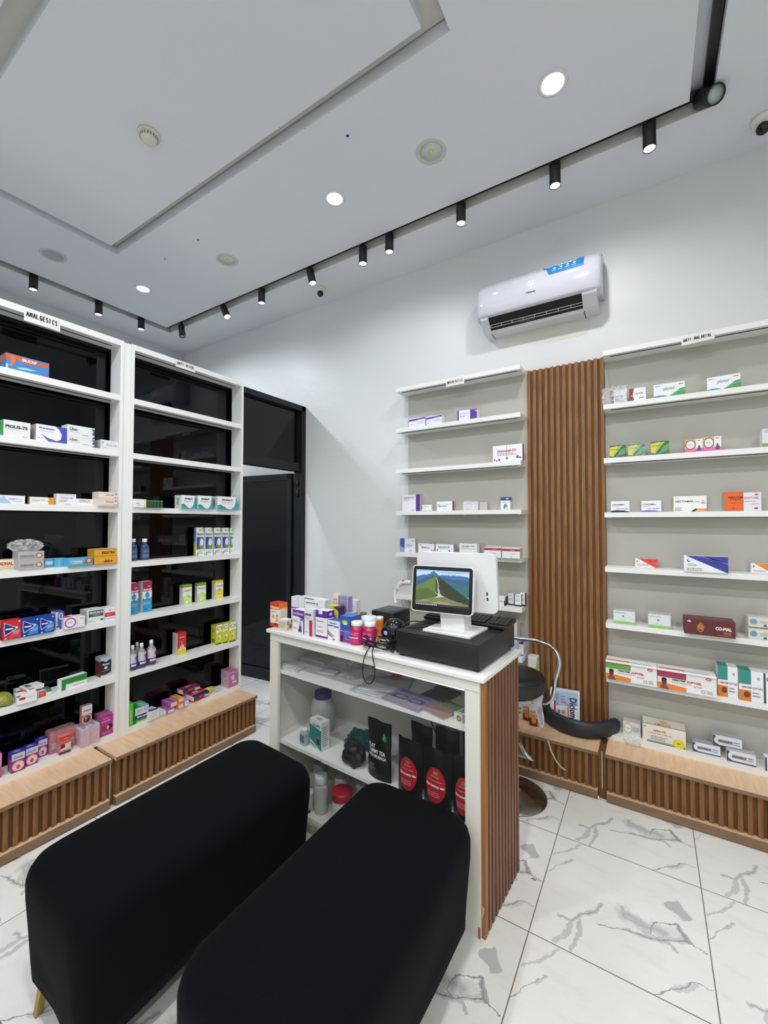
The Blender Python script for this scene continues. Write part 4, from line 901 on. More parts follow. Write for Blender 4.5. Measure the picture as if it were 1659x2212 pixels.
def amatem(c1): return [('r', 0, .42, .50, 1, c1), ('p', [(0, .42), (.5, .42), (.5, .62), (0, .62)], '#DCE0D8'), ('r', 0, 0, .50, .34, '#E58436'), ('p', [(0, .34), (.5, .22), (.5, .5), (0, .5)], '#EBE4DC'), ('t', .25, .50, .48, .60, 'AMATEM', '#1E1E22', 0, .04), ('t', .51, .48, .76, .60, 'SOFTGEL', '#B83244', 0, .04), ('l', .25, .38, .6, .45, 1, G1), ('t', .62, .32, .76, .40, '20/120', '#C26A70'), ('e', .87, .84, .05, .07, '#C23A3A'), ('e', .87, .84, .035, .035, '#E8B0A8'), ('o', .78, .17, .035, .08, .3, '#8A8C90'), ('l', .84, .08, .95, .26, 3, G1),
    ('p', [(.04, .0), (.20, .0), (.18, .16), (.135, .24), (.085, .24), (.05, .15)], '#8A4A44'), ('e', .115, .40, .045, .19, '#5A3A2C'), ('e', .115, .50, .047, .10, '#241A16')]
for a, c, yt, yb, c1, nm, hd in ((1308.5, 1419, 1434, 1472, '#6FA64A', 'green', 0), (1420.5, 1548, 1453, 1488, '#A83A54', 'crimson', 0)):
    o = sb('R', 1, a, c, yt, None, .11, 'large long white carton with a portrait and %s upper corner, its lid lifted' % nm, '#EDEDEB', amatem(c1), top=[('r', .02, .05, .48, .45, '#D98A4A'), ('l', .5, .1, .9, .4, 2, G1)], off=-.035, hmul=.97)
    b = MB(); w_ = max(v.co.x for v in o.data.vertices)-min(v.co.x for v in o.data.vertices); h_ = max(v.co.z for v in o.data.vertices)
    b.prism([(-w_/2, .004, h_+.001), (-w_/2, -.012, h_-.004), (-w_/2, -.013, h_-.001), (-w_/2, .004, h_+.0035)], (w_, 0, 0), M('#F4F4F6', .3)); b.build('lid_flap', o)
TEAL = [('r', 0, .55, .5, 1, '#2E8E80'), ('r', 0, .0, .5, .36, '#E07A2A'), ('e', .32, .22, .14, .1, '#6A3A2A'), ('t', .1, .42, .98, .49, 'AMATEM SOFTGEL', '#A03A4A', 0, .02), ('l', .55, .15, .9, .35, 2, G1), ('e', .8, .78, .06, .05, '#AAA')]
sb('R', 1, 1550, 1593.5, 1440, None, .08, 'small white carton with a teal top and orange foot, next to the lifted crimson one', W_, TEAL, top=[('r', 0, 0, .5, 1, '#2E8E80')], off=.01, group='teal and orange cartons')
sb('R', 1, 1596, 1649, 1450, None, .08, 'small white carton with a teal top and orange foot, farther right of the pair', W_, TEAL, top=[('r', 0, 0, .5, 1, '#2E8E80')], off=.0, group='teal and orange cartons')
sb('R', 1, 1650, 1690, 1457, None, .08, 'white carton with a dark green edge, cut by the right picture edge', W_, [('r', 0, 0, .1, 1, '#1E4A3A'), ('e', .35, .8, .2, .1, '#B05050')], off=.01)
sb('R', 0, 1346, 1384, 1561, 1589, .06, 'small pale carton with a round gauge-like mark on the lowest right shelf, in torn plastic', '#E0E0D8', [('e', .28, .52, .24, .42, '#B9B07A'), ('e', .28, .52, .19, .34, '#F0F0EE'), ('r', .14, .48, .42, .52, '#556'), ('l', .55, .3, .95, .7, 3, G1)], top=[('r', 0, 0, 1, 1, '#C9C9C2')])
P = onz(1366, 1604, .285); o = blob(.045, .028, .026, .5, FILM, 4, 2.2, True, 4, True).build('plastic_bag', None, (P[0], P[1]-.01, .2785)); tag(o, 'crumpled clear plastic spilling onto the oak ledge under the right shelves', 'plastic bag')
sb('R', 0, 1388, 1481.5, 1571, 1611, .11, 'large cream carton with orange lettering and a yellow disc on the lowest right shelf', '#E6E2D6', [('t', .25, .66, .56, .78, 'AMALAR', '#D96A3A', 0, .04), ('l', .14, .52, .72, .6, 1, G1), ('r', .1, .13, .99, .155, '#2A3648'), ('r', .1, .06, .99, .10, '#2A3648'), ('e', .84, .26, .13, .26, '#E2CF3A'), ('r', .8, .26, .88, .3, '#3A3A2A'), ('l', .2, .2, .6, .44, 3, G1), ('e', .06, .85, .03, .04, '#C87A6A')], top=[('t', .28, .1, .68, .35, 'AMALAR', '#C9764A'), ('e', .5, .6, .09, .2, '#D9CC5A'), ('r', 0, 0, 1, .06, '#6A6458')], side=[('r', 0, 0, 1, 1, '#CFCABC')])
MF = [('p', [(0, 0), (1, 0), (1, .12), (.2, .12), (.06, .3), (.04, .6), (.12, .9), (0, 1)], '#4A4C5C'), ('r', .18, .36, .68, .66, '#9A9CA6'), ('t', .2, .42, .66, .6, 'MALAREICH', '#44465A', 0, .03), ('l', .72, .5, .95, .7, 1, '#555'), ('r', .7, .36, .92, .42, '#6A6C78')]
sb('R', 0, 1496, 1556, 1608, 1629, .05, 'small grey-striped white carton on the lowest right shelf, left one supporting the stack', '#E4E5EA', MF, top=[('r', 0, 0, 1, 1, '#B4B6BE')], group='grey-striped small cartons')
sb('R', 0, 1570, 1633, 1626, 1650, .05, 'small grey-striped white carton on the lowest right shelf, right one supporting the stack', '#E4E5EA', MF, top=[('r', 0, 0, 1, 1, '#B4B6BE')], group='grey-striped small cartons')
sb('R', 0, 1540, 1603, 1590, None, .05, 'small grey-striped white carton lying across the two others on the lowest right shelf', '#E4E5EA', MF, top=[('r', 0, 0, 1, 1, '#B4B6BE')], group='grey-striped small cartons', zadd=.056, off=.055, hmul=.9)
sb('R', 0, 1653, 1690, 1640, None, .05, 'small white carton cut by the right picture edge on the lowest shelf', '#E4E5EA', [('r', 0, 0, .1, 1, '#333')], off=.01)
# ---- ANTIBIOTICS shelves
PV = [('p', [(0, .62), (1, .78), (1, .96), (0, .84)], '#6A3AA8'), ('t', .5, .78, .85, .86, 'Augmentin', '#D9CFEC', .2), ('l', .1, .2, .3, .3, 1, '#555'), ('l', .5, .3, .95, .5, 2, '#B9BCC6')]
sb('A', 6, 883, 918, 902, None, .05, 'small white carton with a purple stripe, left of the pair on the antibiotic shelves', '#E9E9F2', PV, group='purple-striped cartons')
sb('A', 6, 921, 954, 897.5, None, .05, 'small white carton with a purple stripe, right of the pair on the antibiotic shelves', '#E9E9F2', PV, group='purple-striped cartons')
sb('A', 6, 988, 1030, 885, None, .06, 'white carton with a wide purple right end standing alone on the antibiotic shelves', '#ECECF4', [('r', 0, 0, .08, 1, '#5E2E9E'), ('r', .66, 0, 1, 1, '#5E2E9E'), ('p', [(.7, 1), (.8, 1), (1, .66), (1, .8)], '#D9CFEC'), ('p', [(.84, 1), (.92, 1), (1, .88), (1, .95)], '#D9CFEC'), ('t', .14, .60, .55, .70, 'Augmentin', '#5E5A8A', .2), ('l', .14, .3, .4, .45, 1, G1)])
sb('A', 5, 1064.6, 1128.5, 961, None, .04, 'wide white carton lettered in red and tied with a rubber band', '#F0F0F2', [('t', .15, .58, .80, .73, 'Gramocef-CV', '#C03A4C', 0, .05), ('l', .15, .36, .85, .54, 3, G1), ('e', .06, .14, .025, .07, '#B03A5A'), ('e', .13, .08, .025, .06, '#C04A5A'), ('e', .22, .12, .035, .08, '#4A4A8A'), ('e', .84, .24, .04, .09, '#5A4A8A'), ('r', .90, .14, .95, .24, '#333'), ('r', .475, 0, .488, 1, '#8A7A5A'), ('r', .44, .18, .53, .23, '#333')], side=[('r', 0, 0, 1, 1, '#B03A4A')])
sb('A', 4, 869, 907, 1068.5, 1105, .09, 'square white carton with a purple right band, first on its shelf', '#E6E6EA', [('r', .78, 0, 1, 1, '#5A2A8A'), ('t', .1, .76, .66, .86, 'L-FLOX-750', '#333', .2), ('l', .1, .66, .5, .72, 1, G1), ('t', .55, .06, .68, .11, '500', '#555')], side=[('r', 0, 0, 1, 1, '#D0D0D2')], off=.0)
sb('A', 4, 911, 932, 1089.5, 1105, .05, 'tiny white carton with green edges beside the square one', '#EDEFEC', [('r', 0, 0, 1, .12, '#8AB88A'), ('r', 0, .9, 1, 1, '#8AB88A'), ('r', .0, .3, .06, .7, '#2E8A4A'), ('t', .1, .6, .7, .72, 'Amoxil', '#555'), ('t', .1, .35, .45, .48, 'Caps', '#333')])
sb('A', 4, 943.7, 977, 1083, 1105, .06, 'white carton with black serif lettering on the antibiotic shelves', '#F0F0F2', [('t', .05, .42, .2, .72, 'G', '#222'), ('t', .2, .44, .66, .6, 'enzlen', '#222'), ('r', .3, .68, .95, .7, '#999'), ('l', .45, .15, .65, .24, 1, '#333'), ('l', .75, .15, .9, .22, 1, '#A44')], side=[('r', 0, 0, 1, 1, '#A83A4A')])
o = sb('A', 4, 1001, 1033, 1084, 1104, .06, 'white carton bundled in crumpled plastic that hangs over the shelf edge', '#E2E3E8', [('t', .15, .7, .55, .82, 'Cipro', '#8A6A6A'), ('l', .2, .1, .7, .2, 1, '#8A5A5A')], off=.0)
crumple_box(.105, .125, .07, .010, FILM, (-.002, -.012, -.055), 9, 8).build('plastic_wrap', o); 
for v in o.children[0].data.vertices: v.co.z -= .0
sb('A', 4, 1036, 1052, 1085, None, .02, 'faded pinkish carton standing far back behind the plastic-wrapped one', '#CFC2BC', [('l', .1, .1, .9, .9, 5, '#C2ACA6')], off=.09)
sb('A', 4, 1081.5, 1101.5, 1074, 1102, .05, 'small upright white carton with a navy top', '#EDEEF0', [('r', 0, .74, 1, 1, '#2A4A8A'), ('e', .7, .88, .15, .05, '#DDE'), ('t', .1, .58, .8, .66, 'Zithromax', '#5A7ABA'), ('p', [(.4, .2), (.8, .2), (.65, .5), (.4, .5)], '#7AB09A'), ('p', [(.3, .1), (.5, .12), (.5, .5), (.35, .4)], '#4A7A9A'), ('l', .5, .06, .85, .12, 1, G1)], side=[('r', 0, .74, 1, 1, '#24406E')])
sb('A', 3, 864.5, 897, 1163, 1191.5, .09, 'tall white carton with a blue shaded left end, first above the till', '#EDEEF0', [('r', 0, 0, .30, 1, '#3E5EB0'), ('p', [(0, 0), (.30, 0), (.3, .3), (0, .4)], '#8AA4DC'), ('t', .36, .44, .8, .58, 'Cefiral', '#2E4EA8', .2), ('o', .7, .12, .1, .06, .25, '#3A3A6A'), ('r', .75, .8, .95, .84, '#999'), ('l', .36, .34, .8, .4, 1, G1)], side=[('r', 0, 0, 1, 1, '#C9C9C6')], off=.0)
sb('A', 3, 903.5, 938, 1174.5, 1195, .06, 'white carton with blue lettering and a yellow corner flame', '#F0F0F2', [('t', .22, .50, .5, .72, 'Evo', '#2A3A9A', .1, .03), ('t', .5, .48, .72, .68, 'Fix', '#3A5AB0', .3), ('p', [(.74, 0), (1, 0), (1, .5), (.9, .3), (.84, .5)], '#E6C82E'), ('r', .1, .84, .2, .9, '#555'), ('l', .28, .2, .5, .28, 1, '#555')], top=[('r', .6, 0, 1, 1, '#B03A5A')])
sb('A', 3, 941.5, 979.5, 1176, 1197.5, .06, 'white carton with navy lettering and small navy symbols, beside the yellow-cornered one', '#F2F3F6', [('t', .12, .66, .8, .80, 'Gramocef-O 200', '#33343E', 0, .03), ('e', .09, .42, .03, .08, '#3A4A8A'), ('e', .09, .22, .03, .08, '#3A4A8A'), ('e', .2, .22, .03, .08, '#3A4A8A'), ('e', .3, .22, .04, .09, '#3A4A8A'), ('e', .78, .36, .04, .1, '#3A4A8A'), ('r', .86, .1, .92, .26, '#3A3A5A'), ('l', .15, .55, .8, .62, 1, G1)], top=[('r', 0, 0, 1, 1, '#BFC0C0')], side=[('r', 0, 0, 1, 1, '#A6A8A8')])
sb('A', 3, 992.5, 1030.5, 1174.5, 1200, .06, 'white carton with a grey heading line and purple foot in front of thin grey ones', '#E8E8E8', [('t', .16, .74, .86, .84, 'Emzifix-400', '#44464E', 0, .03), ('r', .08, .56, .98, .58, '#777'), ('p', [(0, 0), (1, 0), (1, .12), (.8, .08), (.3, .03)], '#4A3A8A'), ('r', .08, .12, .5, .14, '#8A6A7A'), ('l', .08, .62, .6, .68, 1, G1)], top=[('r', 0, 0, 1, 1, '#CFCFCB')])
for i, (a, c) in enumerate(((1033, 1036.5), (1037.5, 1040.5), (1041.5, 1044))):
    sb('A', 3, a, c, 1175, 1199, .06, ('nearest', 'middle', 'last')[i]+' of three thin upright cartons seen edge-on beside the purple-footed carton', '#BDBEBC', [('r', .3, 0, .5, 1, '#8A8C8A')], group='thin cartons seen edge-on', off=.02)
RW = [('r', 0, .66, 1, .88, '#B0343C'), ('t', .48, .72, .72, .80, 'Amoxil', '#E8C0C4'), ('l', .5, .36, .8, .44, 1, G1), ('e', .5, .08, .03, .03, '#333'), ('r', 0, .97, 1, 1, '#B9B9B6')]
sb('A', 3, 1045.5, 1082, 1181, 1204, .07, 'white carton with a dark red band, left of the pair above the till screen', '#E9E9EA', RW, group='red-banded cartons')
sb('A', 3, 1084.5, 1123, 1183, 1206, .07, 'white carton with a dark red band, right of the pair above the till screen', '#E9E9EA', RW, group='red-banded cartons', side=[('r', 0, 0, 1, 1, '#CFCFCC')])
sb('A', 2, 1073, 1091, 1289, 1308, .06, 'white carton with a black right end half hidden behind the till screen', '#E9EAEA', [('r', .88, 0, 1, .6, '#2A2C2C'), ('t', .05, .42, .8, .58, 'CEFUR-V', '#777')], side=[('r', 0, 0, 1, 1, '#3A3F3E')])
for a, c, yt, yb, nm, off in ((1098, 1110, 1282.5, 1307.5, 'left', None), (1112, 1126, 1284, 1310, 'front middle', None), (1123, 1134, 1281, None, 'rear right', .07)):
    sb('A', 2, a, c, yt, yb, .04, nm+' one of three small white and dark green syrup cartons by the slatted panel', '#E6E8E8', [('l', .15, .4, .85, .62, 3, '#8A8C8C'), ('r', .2, .84, .7, .88, '#555'), ('r', 0, 0, 1, .14, '#24403A')], side=[('r', 0, 0, 1, 1, '#33383A')], group='small white and dark green cartons', off=off if off else .012)
sb('A', 1, 1077, 1093, 1336, None, .05, 'small carton with a pinkish red front on the shelf behind the till', '#D9A8A4', [('r', .05, .1, .9, .8, '#C8606A')], off=.02)
sb('A', 1, 1094, 1117, 1341, None, .07, 'pale blue and beige carton next to the pinkish one behind the till', '#C9C6BE', [('r', 0, 0, 1, .4, '#9AB8DC')], off=.01)
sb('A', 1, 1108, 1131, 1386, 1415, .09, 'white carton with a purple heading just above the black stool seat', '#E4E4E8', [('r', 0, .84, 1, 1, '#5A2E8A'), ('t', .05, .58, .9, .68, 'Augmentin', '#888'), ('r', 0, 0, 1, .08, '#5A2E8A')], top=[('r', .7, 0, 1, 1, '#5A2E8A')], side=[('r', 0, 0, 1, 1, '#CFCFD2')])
sb('A', 0, 1140.6, 1161, 1418, None, .06, 'tall white and lime green carton against the slatted panel', '#DDDFD8', [('p', [(.6, 0), (1, 0), (1, 1), (.8, .8), (.62, .4)], '#A8C23E')], off=.06)
BY = [('r', 0, .0, 1, .42, '#7A2E22'), ('e', .55, .3, .3, .16, '#E0A02A'), ('r', 0, .46, 1, .62, '#C9A24A'), ('l', .1, .68, .9, .8, 1, '#A87A5A'), ('r', 0, .84, 1, 1, '#E6E2DC')]
sb('A', 0, 1129, 1147, 1519, None, .05, 'brown and yellow carton on the oak ledge, left of the pair', '#D8C6B0', BY, group='brown and yellow cartons', off=-.03, zadd=-.051)
sb('A', 0, 1143.5, 1161, 1528, None, .05, 'brown and yellow carton on the oak ledge, right and nearer of the pair', '#D8C6B0', BY, group='brown and yellow cartons', off=-.085, zadd=-.051)
sb('A', 0, 1117, 1129, 1462, None, .03, 'white carton with a black top and yellow strip seen beside the slatted counter end', '#E2E0E4', [('r', 0, .78, 1, .92, '#222'), ('r', 0, .92, 1, 1, '#D8D04A'), ('l', .3, .1, .8, .3, 2, '#888')], off=-.03, zadd=-.051)
sb('A', 0, 1131, 1158, 1505, None, .05, 'white and green carton lying behind the brown and yellow pair', '#CFD8CC', [('r', 0, 0, 1, .3, '#4A8A4A'), ('l', .1, .5, .9, .9, 2, G1)], off=.04)
# Diclomol box leaning on the slats
P0 = ony(1190, 1545, 3.0); P1 = ony(1253, 1556, 3.0); w_ = P1[0]-P0[0]; hh = .20
X = Matrix.Rotation(-.10, 4, 'X')
carton('upright white and sky-blue carton leaning on the slatted panel behind the loose pad', ((P0[0]+P1[0])/2, 2.985, .2785), .12, w_, ony(1225, 1492, 3.0)[2]-.279, .035, '#EEF0F4', [('r', .12, .28, .95, .97, '#A8C4E6'), ('p', [(.12, .28), (.95, .28), (.95, .6), (.12, .5)], '#E6ECF4'), ('v', .66, .06, .90, .80, 'Diclomol', '#20222C'), ('r', .13, 0, .19, .66, '#C8303A'), ('v', .18, .55, .32, .88, 'SafeGel', '#8090B8'), ('r', .60, .04, .63, .62, '#C8404A'), ('l', .36, .6, .56, .85, 3, '#B8788A'), ('e', .45, .36, .07, .07, '#C9966A'), ('e', .3, .36, .05, .06, '#A07A5A'), ('e', .48, .16, .09, .07, '#A8683A'), ('e', .3, .14, .05, .06, '#7A4A34'), ('r', .95, 0, 1, 1, '#F2F4F8')], side=[('r', 0, 0, 1, 1, '#D9DBE0')], tilt=X)
# ---- ANALGESICS shelves (near left)
sb('L', 6, 12.4, 106.3, 773, None, .10, 'bright blue and orange long carton on the top left shelf', '#3E86C8', [('p', [(0, .62), (1, .62), (1, .86), (0, .98)], '#D9602E'), ('t', .36, .66, .7, .88, 'IBUCAP', '#E8D8CC', 0, .05), ('p', [(.05, .1), (.14, .2), (.22, .6), (.18, .95), (.1, .9), (.12, .5)], '#D97A4A'), ('p', [(.35, .42), (.55, .38), (.7, .3), (.5, .48)], '#C24A2A'), ('p', [(.25, .2), (.45, .3), (.7, .25), (.55, .15), (.3, .1)], '#9AD4F0'), ('p', [(.85, 0), (1, 0), (1, .25)], '#A04A7A'), ('r', 0, 0, .05, .3, '#A8D4EC')], lside=[('r', 0, 0, 1, 1, '#4A8AC4'), ('p', [(0, .55), (1, .55), (1, .95), (0, .8)], '#D9734A')], off=.006)
sb('L', 5, -14, 7, 907, None, .09, 'green carton cut by the left picture edge', '#2E8A4A', [('r', 0, 0, 1, .3, '#3A9A5A')], off=.012)
sb('L', 5, 8, 65.6, 910, None, .09, 'white carton with large dark lettering PIGUS-75 on the second left shelf', '#E9EAEC', [('t', .06, .52, .9, .72, 'PIGUS-75', '#2C3234', 0, .05), ('l', .06, .42, .7, .47, 1, G1), ('l', .7, .04, .95, .1, 1, '#666')], lside=[('r', 0, 0, 1, 1, '#DADBDD')], off=.006)
sb('L', 5, 78, 144, 920, None, .09, 'white carton with blue script and a blue crescent end', '#F0F1F6', [('p', [(.62, 1), (1, 1), (1, 0), (.55, 0), (.80, .2), (.84, .5), (.76, .8)], '#4A50B8'), ('p', [(.15, .44), (.4, .2), (.75, .05), (1, 0), (.4, 0)], '#4A5AB8'), ('t', .08, .70, .62, .86, 'Pregamax', '#3A4494', .35, .03), ('l', .1, .58, .65, .64, 1, '#8A8CB0'), ('l', .05, .14, .22, .2, 1, '#555')], lside=[('r', 0, 0, 1, 1, '#C8B8B8'), ('r', .3, 0, .4, 1, '#A89A9A'), ('r', .6, 0, .7, 1, '#A89A9A')], off=.006)
LB = [('p', [(.82, .9), (1, .9), (1, 0), (.86, 0), (.96, .25), (.84, .4), (.92, .6)], '#2A5A78'), ('t', .08, .5, .36, .82, 'Liber', '#3A3E44', 0, .02), ('t', .28, .52, .4, .6, 'cap', '#777'), ('l', .08, .34, .5, .42, 1, '#9A9CA0'), ('l', .54, .16, .82, .26, 1, '#555'), ('p', [(.80, 1), (.92, .62), (.84, .42), (.97, .22), (.85, 0), (.88, 0), (1, .24), (.88, .44), (.96, .64), (.84, 1)], '#F4F4F6')]
b1 = sb('L', 5, 145.5, 204.6, 945, None, .08, 'lower of two stacked white cartons with a dark blue zigzag end', '#E9EAEA', LB, group='white cartons with a zigzag end', off=.006)
h_ = max(v.co.z for v in b1.data.vertices)
sb('L', 5, 145.5, 204.6, 921, None, .08, 'upper of two stacked white cartons with a dark blue zigzag end', '#E9EAEA', LB, group='white cartons with a zigzag end', off=.006, zadd=h_)
sb('L', 5, 218, 259, 952, None, .08, 'small low white carton at the right end of the second left shelf', '#E6E6E8', [('e', .1, .7, .05, .12, '#AAA'), ('t', .3, .4, .92, .62, 'Ibufen Plus', '#9A9AA2', .2), ('l', .1, .1, .4, .2, 1, G1)], lside=[('r', .0, 0, 1, 1, '#D0D0D2'), ('r', .4, 0, .44, 1, '#8A8A8C'), ('r', .7, 0, .74, 1, '#8A8A8C')], off=.006)
sb('L', 4, -3, 54, 1070, None, .08, 'white carton with pale blue brush marks at the left picture edge', '#ECEDF2', [('p', [(0, 0), (.5, 0), (.3, .5), (.2, .9), (0, .6)], '#A8C4E0'), ('t', .36, .46, .62, .64, 'ZOBID', '#4A5A9A', .2), ('t', .64, .46, .86, .6, '75 mg', '#A85A8A'), ('l', .55, .2, .9, .3, 1, G1)], off=.006)
sb('L', 4, 64, 117.5, 1074, 1092, .08, 'white carton with an orange right end and left edge on the third left shelf', '#ECECE8', [('p', [(.70, 0), (1, 0), (1, 1), (.72, 1), (.78, .65), (.70, .5), (.78, .3)], '#D9962E'), ('t', .08, .55, .6, .70, 'Celebrex 200', '#8A7A5A'), ('l', .1, .3, .4, .4, 1, G1)], lside=[('r', 0, 0, 1, 1, '#C9882A')], off=.006)
sb('L', 4, 122.5, 164, 1067, 1092, .07, 'taller plain white carton with faint red lettering in the middle of the third left shelf', '#E2E2E6', [('t', .18, .6, .84, .72, 'DiliFlam-SR', '#A85A6A'), ('l', .15, .3, .6, .5, 2, G1), ('r', .1, .9, .9, .92, '#AAA'), ('l', .4, .08, .8, .14, 1, '#444')], off=.008)
sb('L', 4, 166, 211, 1078, 1093, .07, 'low white carton with a small brown heading left of the beige pair', '#EEEDEA', [('t', .1, .66, .62, .82, 'CLOFENAC SR', '#5A4A3A', 0, .03), ('r', .1, .5, .64, .56, '#C98A4A'), ('l', .75, .2, .98, .7, 2, '#777')], off=.004)
ZF = [('t', .34, .5, .78, .68, 'ZOFLAM', '#7A5A4A', .1, .03), ('r', 0, .12, 1, .18, '#D9A88A'), ('r', 0, .86, 1, .92, '#E6C4B0'), ('e', .9, .75, .05, .12, '#A87A6A'), ('r', .8, .2, .95, .3, '#C99A8A')]
b1 = sb('L', 4, 213, 254, 1078, 1093.5, .08, 'lower of two stacked beige cartons at the right end of the third left shelf', '#E6D8D0', ZF, group='stacked beige cartons', off=.004)
h_ = max(v.co.z for v in b1.data.vertices)
sb('L', 4, 213, 254.5, 1063, None, .08, 'upper of two stacked beige cartons at the right end of the third left shelf', '#E6D8D0', ZF, group='stacked beige cartons', off=.004, zadd=h_)
sb('L', 3, -25, 39, 1209, 1232, .08, 'cream carton with large red letters cut by the left picture edge', '#E4DCC0', [('t', .1, .44, .82, .76, 'PANADNAL', '#C83038', 0, .05), ('r', 0, .12, 1, .15, '#8A7A5A'), ('l', .1, .25, .9, .36, 1, '#A89A7A')], off=.004)
GB = [('t', .08, .4, .62, .6, 'FIXERODEX', '#6A5A66', 0, .03), ('r', .05, .28, .64, .32, '#8A7480'), ('e', .8, .52, .13, .3, '#8A6A5A'), ('e', .8, .52, .08, .2, '#E0CFA8')]
b1 = sb('L', 3, 40, 95, 1211, 1230, .08, 'lower of two stacked dull grey cartons under a plastic bag', '#B4B0B2', GB, group='stacked grey cartons', off=.004)
h_ = max(v.co.z for v in b1.data.vertices)
b2 = sb('L', 3, 39, 95.5, 1191, None, .08, 'upper of two stacked dull grey cartons under a plastic bag', '#B4B0B2', GB, group='stacked grey cartons', off=.004, zadd=h_)
h2 = max(v.co.z for v in b2.data.vertices)
o = blob(.040, .075, .034, .4, FILM, 2, 1.8, True, 4, True).build('plastic_bag', None, (XF-.05, b2.location.y-.01, b2.location.z+h2+.0003)); tag(o, 'crumpled clear plastic bag lying on the stacked grey cartons', 'plastic bag')
LBX = [('t', .1, .42, .55, .6, 'Meloxicam', '#C8505A'), ('r', .08, .36, .56, .66, '#CFE6F2'), ('t', .1, .42, .53, .6, 'Meloxicam', '#B8404A'), ('r', 0, 0, 1, .1, '#3A8AB0')]
sb('L', 3, 96, 117, 1207, 1225, .07, 'leftmost of three light blue cartons beside the grey stack', '#5AAFD0', LBX[:1]+[('r', .08, .3, .9, .7, '#CFE6F2')], group='light blue cartons', off=.004)
sb('L', 3, 118, 146.5, 1206, 1224, .07, 'middle one of three light blue cartons, seen from its plain end', '#58AECF', [('r', .3, .1, .36, .9, '#8ACBE2'), ('r', .62, .2, .66, .9, '#3A8AAE')], group='light blue cartons', off=.006)
sb('L', 3, 148.6, 200, 1205, 1223, .07, 'rightmost light blue carton with a brown picture corner', '#5AAFD0', LBX+[('p', [(.6, .2), (.98, .3), (.98, .9), (.7, .9)], '#9A6A5A'), ('e', .84, .6, .08, .2, '#D9B8A8')], group='light blue cartons', off=.004)
RX = [('t', .32, .30, .9, .66, 'RELIXTRA', '#3A2A1A', .15, .04), ('r', 0, 0, 1, .07, '#C0552A'), ('r', 0, .9, 1, .96, '#C0552A')]
b1 = sb('L', 3, 204, 252.5, 1202, 1219, .09, 'lower of two stacked golden yellow cartons', '#DDA62A', [('p', [(.4, .3), (.5, .7), (.56, .35), (.62, .7), (.68, .3), (.75, .62), (.8, .35), (.78, .25), (.42, .22)], '#9A3A1E'), ('r', 0, 0, 1, .06, '#C0552A')], group='stacked golden yellow cartons', off=.004)
h_ = max(v.co.z for v in b1.data.vertices)
sb('L', 3, 204, 252.5, 1185.5, None, .09, 'upper golden yellow carton with dark name lettering and its flap open', '#DDA62A', RX, group='stacked golden yellow cartons', off=.004, zadd=h_, top=[('r', .1, .1, .9, .9, '#E6DAB0')])
# fourth left shelf
TRI = lambda bg, c2: [('p', [(.35, .05), (.95, .1), (.95, .55), (.6, .75), (.45, .4)], c2), ('p', [(.08, .92), (.70, .62), (.74, .52), (.12, .20), (.06, .5)], '#C8D0E4'), ('p', [(.11, .87), (.66, .60), (.69, .53), (.15, .27), (.10, .5)], '#1E2A78'), ('r', .16, .52, .56, .60, '#E4E8F0'), ('e', .76, .6, .06, .05, '#DDE4F4'), ('e', .88, .9, .05, .04, '#DDE4F4'), ('l', .55, .25, .95, .45, 3, '#C8D4EC'), ('p', [(.08, .06), (.2, .12), (.24, .07), (.16, .03)], '#E4E8F4')]
sb('L', 2, -22, 4.5, 1342, 1385, .055, 'dark blue and orange carton cut by the left picture edge', '#33306E', [('r', 0, .6, 1, 1, '#C8503A')], off=.004)
for dd, nm in ((0, 'front'), (.058, 'rear')):
    zt = 0
    sb('L', 2, 5.4-dd*0, 45.6, 1340, 1383 if not dd else None, .055, nm+' red carton with a navy triangle mark, left of the blue ones', '#C22A34', TRI('', '#D84048'), group='red cartons with a triangle mark', off=.004+dd, lside=[('r', 0, 0, 1, 1, '#A82430')])
    sb('L', 2, 46.5, 84.5, 1336, 1377 if not dd else None, .055, nm+' blue carton with a navy triangle mark, beside the red ones', '#1E3E9E', TRI('', '#3A8AD4'), group='blue cartons with a triangle mark', off=.004+dd, top=[('l', .1, .2, .9, .8, 2, '#4A6AB8')])
    sb('L', 2, 85, 117.5, 1330, 1370 if not dd else None, .055, nm+' blue carton with a navy triangle mark, beside the tall white and blue one', '#1E3E9E', TRI('', '#3A8AD4'), group='blue cartons with a triangle mark', off=.004+dd, top=[('l', .1, .2, .9, .8, 2, '#4A6AB8')])
sb('L', 2, 120, 138, 1321.5, 1359, .06, 'narrow upright white and blue carton with an oval mark right of the blue ones', '#4A5AAA', [('e', .62, .74, .26, .2, '#DDE2F0'), ('e', .62, .74, .18, .14, '#6A7AC0'), ('p', [(0, 0), (.5, 0), (.2, .4), (.3, 1), (0, 1)], '#D0D6E6'), ('p', [(.7, 0), (.95, 0), (.9, .12)], '#D9744A'), ('r', .1, .1, .4, .22, '#A03A3A')], lside=[('r', 0, 0, 1, 1, '#D6D9DE'), ('r', .2, .1, .8, .25, '#8A2A2A')])
sb('L', 2, 139, 166, 1333, 1358, .07, 'white carton with a magenta ring', '#EEEEF0', [('o', .48, .5, .46, .44, .22, '#B83A8A'), ('t', .22, .48, .66, .58, 'Feldene', '#666', .2)], off=.004, top=[('r', 0, 0, .6, 1, '#C8509A')])
sb('L', 2, 166.6, 183, 1331, 1353.5, .07, 'plain white carton between the magenta-ringed one and the grey-headed one', '#ECECEC', [('r', .35, .78, .85, .83, '#444'), ('r', .05, 0, .08, 1, '#BBB')], off=.004)
